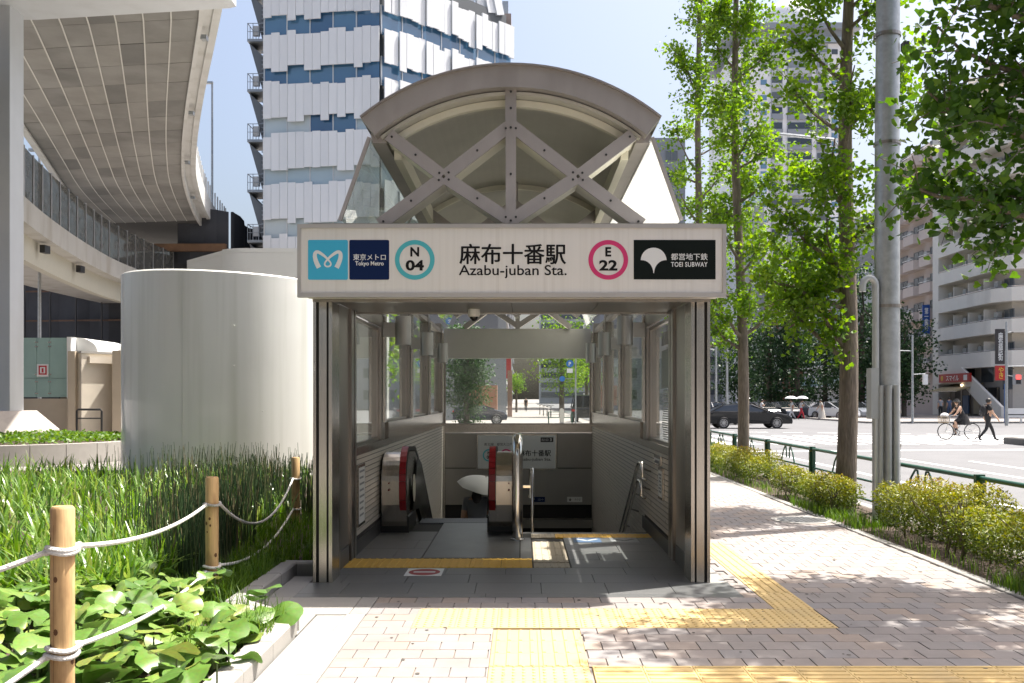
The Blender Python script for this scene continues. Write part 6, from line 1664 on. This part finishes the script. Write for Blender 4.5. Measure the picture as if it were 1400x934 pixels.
def car(label, loc, rz, L=4.6, Wd=1.8, H=1.44, col=(.02,.02,.022), kind='sedan', name='parked_car', group=None):
    pm_ = mat('paint_%.2f_%.2f_%.2f' % col, col, .2, 0.0, coat=.35, spec=.35)
    t = thing(name, label, 'car', (0,0,0), group=group)
    if kind == 'suv':
        low = [(-.5,.30),(-.5,.95),(-.47,1.0),(.25,1.05),(.47,.98),(.5,.85),(.5,.30)]
        roof = [(-.485,1.0),(-.46,H*.985),(-.1,H),(.12,H*.97),(.24,1.04)]
    elif kind == 'hatch':
        low = [(-.5,.32),(-.495,.80),(-.47,.95),(.22,.98),(.45,.80),(.5,.62),(.5,.30)]
        roof = [(-.47,.95),(-.40,H*.93),(-.2,H),(.04,H*.985),(.26,.97)]
    else:
        low = [(-.5,.38),(-.498,.72),(-.485,.92),(-.40,.99),(.18,.96),(.30,.92),(.44,.80),(.49,.66),(.5,.42),(.495,.28),(-.49,.28)]
        roof = [(-.455,.97),(-.30,H*.93),(-.12,H),(.03,H*.985),(.27,.93)]
    def sect(poly, w0, w1, zs):
        b = MB(); n = len(poly); v = []
        for s in (-1,1):
            for x,z in poly:
                f = min(1,max(0,(z-zs[0])/(zs[1]-zs[0]))); v.append((x*L, s*(w0+(w1-w0)*f)*Wd/2*(1-.10*max(0,abs(x)-.38)/.12), z))
        b.add(v, [tuple(range(n))[::-1], tuple(range(n,2*n))]+[(i,(i+1)%n,n+(i+1)%n,n+i) for i in range(n)]); return b
    body = sect(low, 1.0, .95, (.5,1.0)).build('body', pm_, t)
    bv = body.modifiers.new('bevel','BEVEL'); bv.width = .045; bv.segments = 2; bv.limit_method = 'ANGLE'
    gh = sect(roof, .92, .70, (.92,H)); g_ = gh.build('glasshouse', carglass, t)
    bv = g_.modifiers.new('bevel','BEVEL'); bv.width = .04; bv.segments = 2; bv.limit_method = 'ANGLE'
    rf = MB(); xs = [p[0] for p in roof]; a, c = roof[1], roof[3]
    rf.add([(a[0]*L,s*.70*Wd/2*1.03,a[1]+.012) for s in (-1,1)]+[(roof[2][0]*L,s*.70*Wd/2*1.03,H+.012) for s in (-1,1)]+[(c[0]*L,s*.70*Wd/2*1.03,c[1]+.012) for s in (-1,1)],[(0,1,3,2),(2,3,5,4)]).build('roof', pm_, t)
    pl_ = MB()
    for s in (-1,1):
        for i in (0,3): 
            p, q = roof[i], roof[i+1]
            pl_.beam((p[0]*L,s*.91*Wd/2,p[1]),(q[0]*L,s*(.72 if i == 0 else .91)*Wd/2,q[1]),.04,.05)
        pl_.beam((roof[2][0]*L*.9,s*.71*Wd/2,H-.01),(roof[2][0]*L*.75,s*.925*Wd/2,.95),.05,.03)
    pl_.build('pillars', pm_, t)
    for x in (-.305,.31):
        for s in (-1,1):
            w = bpy.data.objects.new('wheel', TYRE); link(w, t); w.location = (x*L, s*(Wd/2-.09), .335); w.rotation_euler = (0,0,0 if s < 0 else math.pi)
            r_ = bpy.data.objects.new('rim', RIM); link(r_, w); d_ = bpy.data.objects.new('brake_disc', DISC); link(d_, w)
    for s in (-1,1):
        MB().box(L*.462,L*.494,s*Wd*.30-.16,s*Wd*.30+.16,.60,.72).build('headlight', mat('headlight',(.65,.67,.70),.1,spec=.8), t)
        MB().box(-L*.503,-L*.48,s*Wd*.34-.16,s*Wd*.34+.16,.74,.88).build('tail_light', mat('tail_light',(.35,.01,.01),.2), t)
        MB().box(L*.14,L*.19,s*Wd*.5-.02,s*Wd*.5+.14*s+.06,.93,1.05).build('mirror', pm_, t)
    MB().box(L*.494,L*.506,-.35,.35,.42,.6).build('grille', dk_metal, t)
    t.location = loc; t.rotation_euler = (0,0,rz); return t
car('black saloon car crossing the junction behind the ginkgo trunks', (gx(1012,55)+.45,55.4,-.12), 0, 4.95,1.9,1.45,(.012,.013,.015),'sedan','moving_car')
car('white car behind the black saloon by the entrance post', (gx(984,63),63,-.12), R(8), 4.4,1.75,1.5,(.62,.62,.62),'hatch','moving_car')
for k,(px,d,rz,col,kd,lab) in enumerate(((1042,82,-80,(.06,.065,.07),'hatch','dark parked car left of the umbrella walkers'),(1072,83,-80,(.05,.055,.065),'sedan','dark grey parked car behind the white trouser walker'),
      (1108,82,-75,(.10,.11,.13),'hatch','grey parked car between the walkers'),(1140,79,-60,(.55,.57,.60),'sedan','silver white parked car behind the long dress walker'),(1166,81,-70,(.20,.22,.25),'hatch','blue-grey parked car by the thick trunk'),(1018,84,-85,(.10,.13,.20),'sedan','dark blue parked car behind the slim trunk'))):
    car(lab, (gx(px,d),d,-.12), R(rz), 4.2,1.72,1.45,col,kd,'parked_car','cars parked across the junction')
car('small dark car with round wheel by the juniper through the rear window', (gx(656,58),58.6,0), R(0), 3.3,1.55,1.2,(.03,.035,.05),'hatch')
car('black boxy jeep waiting at the right through the rear window', (gx(802,66),66,0), R(80), 4.2,1.85,1.85,(.012,.012,.013),'suv')
# ------------------------------------------------------------------ people
skin = mat('skin',(.48,.30,.21),.55); hair_m = mat('hair_black',(.012,.010,.009),.5)
def person(name, label, J, cloth, loc, rz, hair=True, group=None, skirt=None, sleeve=True, skin_arm=True, hairlen=.0, shoe=(.02,.02,.02), hat=None):
    """J: joint positions in metres, facing +X. Body is one skinned surface; the cloth colours follow the limbs."""
    t = thing(name, label, 'person', (0,0,0), group=group)
    ed = [('pelvis','waist'),('waist','chest'),('chest','neck'),('neck','head0'),('head0','head1'),
          ('chest','shL'),('shL','elL'),('elL','wrL'),('wrL','haL'),('chest','shR'),('shR','elR'),('elR','wrR'),('wrR','haR'),
          ('pelvis','hiL'),('hiL','knL'),('knL','anL'),('anL','toL'),('pelvis','hiR'),('hiR','knR'),('knR','anR'),('anR','toR')]
    rad = dict(pelvis=(.15,.12),waist=(.13,.10),chest=(.16,.115),neck=(.055,.055),head0=(.075,.085),head1=(.08,.095),sh=(.062,.062),el=(.043,.043),wr=(.029,.029),ha=(.034,.018),hi=(.092,.092),kn=(.062,.062),an=(.04,.04),to=(.038,.03))
    names = list(dict.fromkeys([a for e in ed for a in e])); idx = {n: i for i, n in enumerate(names)}
    V = [J[n] for n in names]; E_ = [(idx[a],idx[b]) for a,b in ed]
    for s in 'LR':                       # five fingers rooted in the palm
        w, h = Vector(J['wr'+s]), Vector(J['ha'+s]); d = (h-w).normalized(); sd_ = d.cross(Vector((0,0,1)))
        sd_ = sd_.normalized() if sd_.length > .1 else Vector((0,1,0))
        for f in range(5):
            o = (f-2)*.018; ln = (.045,.075,.085,.078,.06)[f]
            base = idx['ha'+s]; i = len(V)
            V.append(tuple(h+sd_*o*1.2+d*(ln*.5))); V.append(tuple(h+sd_*o*1.3+d*ln*.85+Vector((0,0,-.02)))); E_ += [(base,i),(i,i+1)]; names += ['fi','fi']
    me = bpy.data.meshes.new(name+'_cage'); me.from_pydata(V, E_, []); ob = bpy.data.objects.new('cage', me); C.objects.link(ob)
    bm = bmesh.new(); bm.from_mesh(me); ly = bm.verts.layers.skin.verify(); bm.verts.ensure_lookup_table()
    for i, n in enumerate(names):
        r_ = (.009,.009) if n == 'fi' else tuple(1.14*q for q in rad.get(n, rad.get(n[:2]))); bm.verts[i][ly].radius = r_; bm.verts[i][ly].use_root = (n == 'pelvis')
    bm.to_mesh(me); bm.free()
    ob.modifiers.new('s','SKIN'); ob.modifiers.new('u','SUBSURF').levels = 1
    dg = bpy.context.evaluated_depsgraph_get(); dg.update(); m2 = bpy.data.meshes.new_from_object(ob.evaluated_get(dg)); bpy.data.objects.remove(ob)
    mats = [skin, cloth['top'], cloth['legs'], mat('shoe_%.2f'%shoe[0], shoe, .6)]
    m2.materials.clear(); [m2.materials.append(m) for m in mats]
    segs = [(Vector(J[a]),Vector(J[b]),a,b) for a,b in ed]
    for p in m2.polygons:
        c = Vector(p.center); best = None
        for a,b,na,nb in segs:
            ab = b-a; f = max(0,min(1,(c-a).dot(ab)/max(1e-6,ab.dot(ab)))); d = (c-(a+ab*f)).length
            if best is None or d < best[0]: best = (d,na,nb,f)
        _,na,nb,f = best
        if nb in ('waist','neck') or (na == 'waist') : k = 1 if (nb != 'neck' or f < .55) else 0
        elif nb[:2] == 'sh': k = 1
        elif nb[:2] == 'el': k = 1 if (sleeve and f < (.95 if not skin_arm else .55)) else 0
        elif nb[:2] == 'wr': k = 1 if (sleeve and not skin_arm) else 0
        elif nb[:2] in ('hi','kn'): k = 2
        elif nb[:2] == 'an': k = 2 if cloth.get('long', True) else 0
        elif nb[:2] == 'to': k = 3
        elif na == 'pelvis': k = 2
        else: k = 0
        p.material_index = k; p.use_smooth = True
    o = bpy.data.objects.new('body', m2); link(o, t)
    hc = (Vector(J['head0'])+Vector(J['head1']))/2; up = (Vector(J['head1'])-Vector(J['head0'])).normalized()
    f_ = Vector((1,0,0))
    # face: eyes, nose, mouth, ears
    fc_ = MB(); fc_.sphere(hc+f_*.098+up*-.005,.016,8,5,sc=(1,.8,1.3)); fc_.build('nose', skin, o, smooth=True)
    ey = MB()
    for s in (-1,1): ey.sphere(hc+f_*.086+Vector((0,s*.032,0))+up*.02,.011,6,5)
    ey.build('eyes', hair_m, o); MB().box(hc.x+.082,hc.x+.09,hc.y-.022,hc.y+.022,hc.z-.05,hc.z-.042).build('mouth', mat('lip',(.35,.12,.10),.5), o)
    er = MB()
    for s in (-1,1): er.sphere(hc+Vector((0,s*.082,0)),.025,8,5,sc=(.7,.4,1.2))
    er.build('ears', skin, o, smooth=True)
    if hair:
        h_ = MB(); nn_ = 14
        h_.sphere(hc+up*.035-f_*.02,.108,14,9,sc=(1.02,.93,1.02))
        h_.v = [tuple(Vector(v) if (Vector(v)-hc).dot(f_) < .045 or (Vector(v)-hc).dot(up) > .055 else hc+up*.06+f_*.05) for v in h_.v]
        if hairlen: h_.sphere(hc-f_*.05-up*(.06+hairlen/2),.08,10,7,sc=(.8,1.05,1+hairlen*6))
        h_.build('hair', hair_m, t, smooth=True)
    if hat: MB().lathe([(.0005,.10),(.09,.09),(.105,.02),(.17,.0),(.165,-.012)],16,tuple(hc+up*.05)).build('hat', hat, t, smooth=40)
    if skirt:
        m_, z0, z1, r0, r1 = skirt; px_, py_ = J['pelvis'][0], J['pelvis'][1]
        b = MB(); n = 24
        for q in range(5):
            fq = q/4
            for i in range(n):
                a = 2*math.pi*i/n; r = (r0+(r1-r0)*fq)*(1+.07*fq*math.sin(6*a)); b.v.append((px_-.04*fq+r*math.cos(a),py_+r*.85*math.sin(a),z1+(z0-z1)*fq))
        for q in range(4):
            for i in range(n): b.f.append((q*n+i,q*n+(i+1)%n,(q+1)*n+(i+1)%n,(q+1)*n+i)); b.m.append(0)
        b.build('skirt', m_, t, smooth=True)
    t.location = loc; t.rotation_euler = (0,0,rz); return t
def walk(stride=.34, arm=.25, hs=1.0, bend=False, armup=None):
    J = dict(pelvis=(0,0,.95),waist=(.01,0,1.10),chest=(.03,0,1.33),neck=(.04,0,1.47),head0=(.06,0,1.56),head1=(.065,0,1.64),
             shL=(.03,.17,1.40),elL=(.03-arm*.5,.21,1.13),wrL=(.03-arm*.45+.05,.21,.90),haL=(.03-arm*.4+.08,.21,.82),
             shR=(.03,-.17,1.40),elR=(.03+arm*.4,-.21,1.13),wrR=(.03+arm+.06,-.20,.93),haR=(.03+arm+.10,-.20,.86),
             hiL=(.01,.09,.88),knL=(.01+stride*.62,.09,.50),anL=(stride*1.0,.09,.09),toL=(stride*1.0+.15,.09,.035),
             hiR=(.01,-.09,.88),knR=(-.02-stride*.2,-.09,.48),anR=(-stride*1.1,-.09,.12),toR=(-stride*1.1+.13,-.09,.035))
    if armup:
        J['elR'] = (.14,-.2,1.18); J['wrR'] = armup; J['haR'] = (armup[0]+.02,armup[1],armup[2]+.06)
    return {k: (v[0]*hs,v[1]*hs,v[2]*hs) for k,v in J.items()}
blk = mat('cloth_black',(.014,.014,.016),.8); wht = mat('cloth_white',(.62,.62,.62),.8); redc = mat('cloth_red',(.42,.02,.035),.8); bei = mat('cloth_beige',(.50,.47,.42),.8); gry = mat('cloth_grey',(.20,.21,.23),.8); jean = mat('cloth_jean',(.06,.09,.16),.8)
w1 = person('person','person in black t-shirt and trousers with backpack walking at the crossing', walk(.36,.22), dict(top=blk,legs=blk), (gx(1350,38.6),38.6,-.115), 0)
bp = thing('backpack','black backpack on the walker at the crossing','backpack',(gx(1350,38.6)-.2,38.6,1.0))
MB().sphere((gx(1350,38.6)-.17,38.6,1.12),.2,12,9,sc=(.62,.82,1.25)).build('bag', blk, bp, smooth=True)
MB().sphere((gx(1350,38.6)-.27,38.6,1.02),.1,10,7,sc=(.6,1.1,1.2)).build('pocket', mat('cloth_charcoal',(.03,.03,.033),.8), bp, smooth=True)
for s in (-1,1): MB().tube([(gx(1350,38.6)-.08,38.6+s*.11,1.36),(gx(1350,38.6)+.08,38.6+s*.12,1.38),(gx(1350,38.6)+.14,38.6+s*.13,1.2),(gx(1350,38.6)-.05,38.6+s*.14,1.0)],.017,6).build('strap', blk, bp)
# cyclist riding to the left
CX, CY, CZ = gx(1311,40), 40.0, -.115
By = thing('bicycle','white city bicycle with front basket on the crossing','bicycle',(CX,CY,CZ))
def wheel_(xw):
    o = MB().tube([(xw,CY,CZ+.345)]*1+[(xw,CY,CZ+.345)],.001,3).build('wheel', dk_metal, By)
    MB().tube([(xw+.33*math.cos(2*math.pi*i/28),CY,CZ+.345+.33*math.sin(2*math.pi*i/28)) for i in range(28)],.02,6,closed=True).build('tyre', tyre_m, o)
    sp = MB()
    for k in range(14): a = math.pi*2*k/14; sp.tube([(xw,CY,CZ+.345),(xw+.32*math.cos(a),CY,CZ+.345+.32*math.sin(a))],.003,3)
    sp.build('spokes', steel_pol, o)
wheel_(CX-.56); wheel_(CX+.56)
wf = mat('bike_white',(.62,.63,.62),.35)
b = MB()
for p in ([(-.56,.345),(-.40,.80),(-.38,.95)],[(-.42,.72),(-.1,.32),(.56,.345)],[(-.1,.32),(.14,.80)],[(.14,.66),(.56,.345)]): b.tube([(CX+q[0],CY,CZ+q[1]) for q in p],.02,7)
b.build('frame', wf, By)
MB().tube([(CX-.38,CY,CZ+.95),(CX-.34,CY,CZ+1.02),(CX-.30,CY-.25,CZ+1.04),(CX-.16,CY-.28,CZ+1.0)],.014,6).tube([(CX-.34,CY,CZ+1.02),(CX-.30,CY+.25,CZ+1.04),(CX-.16,CY+.28,CZ+1.0)],.014,6).build('handlebar', steel_pol, By)
MB().sphere((CX+.17,CY,CZ+.86),.12,10,6,sc=(1.1,.8,.4)).build('saddle', blk, By, smooth=True)
b = MB()
for k in range(6): b.box(CX-.80,CX-.50,CY-.18,CY+.18,CZ+.74+k*.045,CZ+.752+k*.045)
for x in (-.80,-.65,-.50):
    for y in (-.18,0,.18): b.box(CX+x-.006,CX+x+.006,CY+y-.006,CY+y+.006,CZ+.72,CZ+1.0)
b.box(CX-.80,CX-.50,CY-.18,CY+.18,CZ+.70,CZ+.73)
b.build('basket', mat('basket_tan',(.32,.25,.17),.7), By)
MB().tube([(CX-.1+.11*math.cos(2*math.pi*i/14),CY-.06,CZ+.30+.11*math.sin(2*math.pi*i/14)) for i in range(14)],.012,5,closed=True).build('chain_ring', dk_metal, By)
MB().tube([(CX-.1,CY-.1,CZ+.30),(CX-.02,CY-.1,CZ+.16)],.012,5).box(CX-.07,CX+.03,CY-.18,CY-.08,CZ+.145,CZ+.165).build('pedal_crank', dk_metal, By)
MB().box(CX+.36,CX+.75,CY-.07,CY+.07,CZ+.70,CZ+.715).build('rear_rack', dk_metal, By)
bgq = thing('shopping_bag','white bag in the bicycle basket','bag',(CX-.62,CY,CZ+.85)); MB().sphere((CX-.60,CY,CZ+1.0),.17,10,8,sc=(1.1,1,.75)).build('bag', wht, bgq, smooth=True)
Jc = dict(pelvis=(-.17,0,.96),waist=(-.12,0,1.10),chest=(0.0,0,1.31),neck=(.05,0,1.44),head0=(.09,0,1.52),head1=(.10,0,1.60),
          shL=(.02,.17,1.37),elL=(.16,.24,1.17),wrL=(.26,.26,1.05),haL=(.31,.26,1.03),shR=(.02,-.17,1.37),elR=(.16,-.24,1.17),wrR=(.26,-.26,1.05),haR=(.31,-.26,1.03),
          hiL=(-.12,.10,.90),knL=(.22,.11,.78),anL=(.12,.12,.46),toL=(.24,.12,.40),hiR=(-.12,-.10,.90),knR=(.18,-.11,.62),anR=(.06,-.12,.24),toR=(.18,-.12,.17))
person('person','cyclist in black sleeveless dress and cap riding the white bicycle', Jc, dict(top=blk,legs=blk,long=False), (CX,CY,CZ), math.pi, sleeve=False, hairlen=.12,
       skirt=(blk,.62,1.06,.17,.30), hat=blk)
# walkers with parasols far across the junction
def umbrella(label, loc, r, m, tilt=(0,0), hz=.75):
    t = thing('umbrella', label, 'umbrella', (0,0,0))
    prof = []; n = 8; b = MB(); rings_ = 6
    for q in range(rings_+1):
        f = q/rings_
        for i in range(n*3):
            a = 2*math.pi*i/(n*3); sc_ = 1-.06*abs(math.sin(n*a/2))*f if q == rings_ else 1
            b.v.append((r*math.sin(f*1.15)/math.sin(1.15)*math.cos(a)*sc_, r*math.sin(f*1.15)/math.sin(1.15)*math.sin(a)*sc_, r*.42*(math.cos(f*1.15)-math.cos(1.15))/(1-math.cos(1.15))+ (.02 if False else 0)))
    for q in range(rings_):
        for i in range(n*3): b.f.append((q*n*3+i,q*n*3+(i+1)%(n*3),(q+1)*n*3+(i+1)%(n*3),(q+1)*n*3+i)); b.m.append(0)
    b.build('canopy', m, t, smooth=True)
    MB().tube([(0,0,r*.5),(0,0,-hz)],.008,6).build('shaft', steel_dk, t); MB().tube([(0,0,-hz),(0,0,-hz-.1),(.03,0,-hz-.13),(.05,0,-hz-.1)],.013,6).build('handle', black_rub, t)
    rb = MB()
    for i in range(n): a = 2*math.pi*i/n; rb.tube([(0,0,r*.38),(r*.55*math.cos(a),r*.55*math.sin(a),r*.27),(r*.97*math.cos(a),r*.97*math.sin(a),.01)],.004,3)
    rb.build('ribs', steel_dk, t, kind='stuff')
    t.location = loc; t.rotation_euler = (tilt[0],tilt[1],0); return t
umb_w = mat('umbrella_white',(.62,.62,.62),.6); umb_g = mat('umbrella_grey',(.50,.50,.52),.6)
zr = -.115
for lab,px,d,top,legs,rz,um,sk_ in (('walker in white with white trousers under a parasol',1083,78,wht,wht,180,'white parasol of the walker in white trousers',None),('walker in white top and red trousers under a parasol',1095,78,wht,redc,0,'pale parasol of the walker in red trousers',None),
     ('walker in long pale dress before the silver car',1123,77,bei,bei,180,None,(bei,.12,1.1,.16,.34)),('walker in white behind the black saloon',1041,76,wht,wht,0,'pale parasol behind the slim ginkgo trunk',(wht,.45,1.05,.16,.3))):
    x = gx(px,d); J = walk(.30,.2,.96,armup=(.22,-.16,1.22) if um else None)
    person('person',lab,J,dict(top=top,legs=legs),(x,d,zr),R(rz),skirt=sk_,shoe=(.1,.1,.1))
    if um: umbrella(um,(x+(.1 if rz == 0 else -.1)-(.0 if px != 1041 else 1.5),d,zr+1.72),.52,umb_w if 'white parasol' in um else umb_g)
person('person','person standing in dark clothes by the shop under the awning',walk(.05,.05),dict(top=gry,legs=blk),(gx(1286,80),80,0),R(90))
person('person','person in blue top by the shopfront behind the cyclist',walk(.08,.05),dict(top=jean,legs=jean),(gx(1298,82),82,0),R(90))
person('person','dark distant walker on the pavement seen through the rear window',walk(.15,.1),dict(top=blk,legs=blk),(gx(719,118),118,0),R(-90))
# person on the escalator under a white umbrella
ex, eyy, ez = -.72, 15.0, -1.38
Ju = walk(.08,.08,.98,armup=(.20,-.05,1.28))
person('person','person in white with dark hair riding the escalator under an umbrella',Ju,dict(top=gry,legs=jean),(ex,eyy,ez),R(90),hairlen=.16)
umbrella('white umbrella held over the escalator rider',(ex+.10,eyy+.1,ez+1.57),.43,mat('umbrella_cream',(.66,.66,.64),.55),(R(8),R(14)),.45)
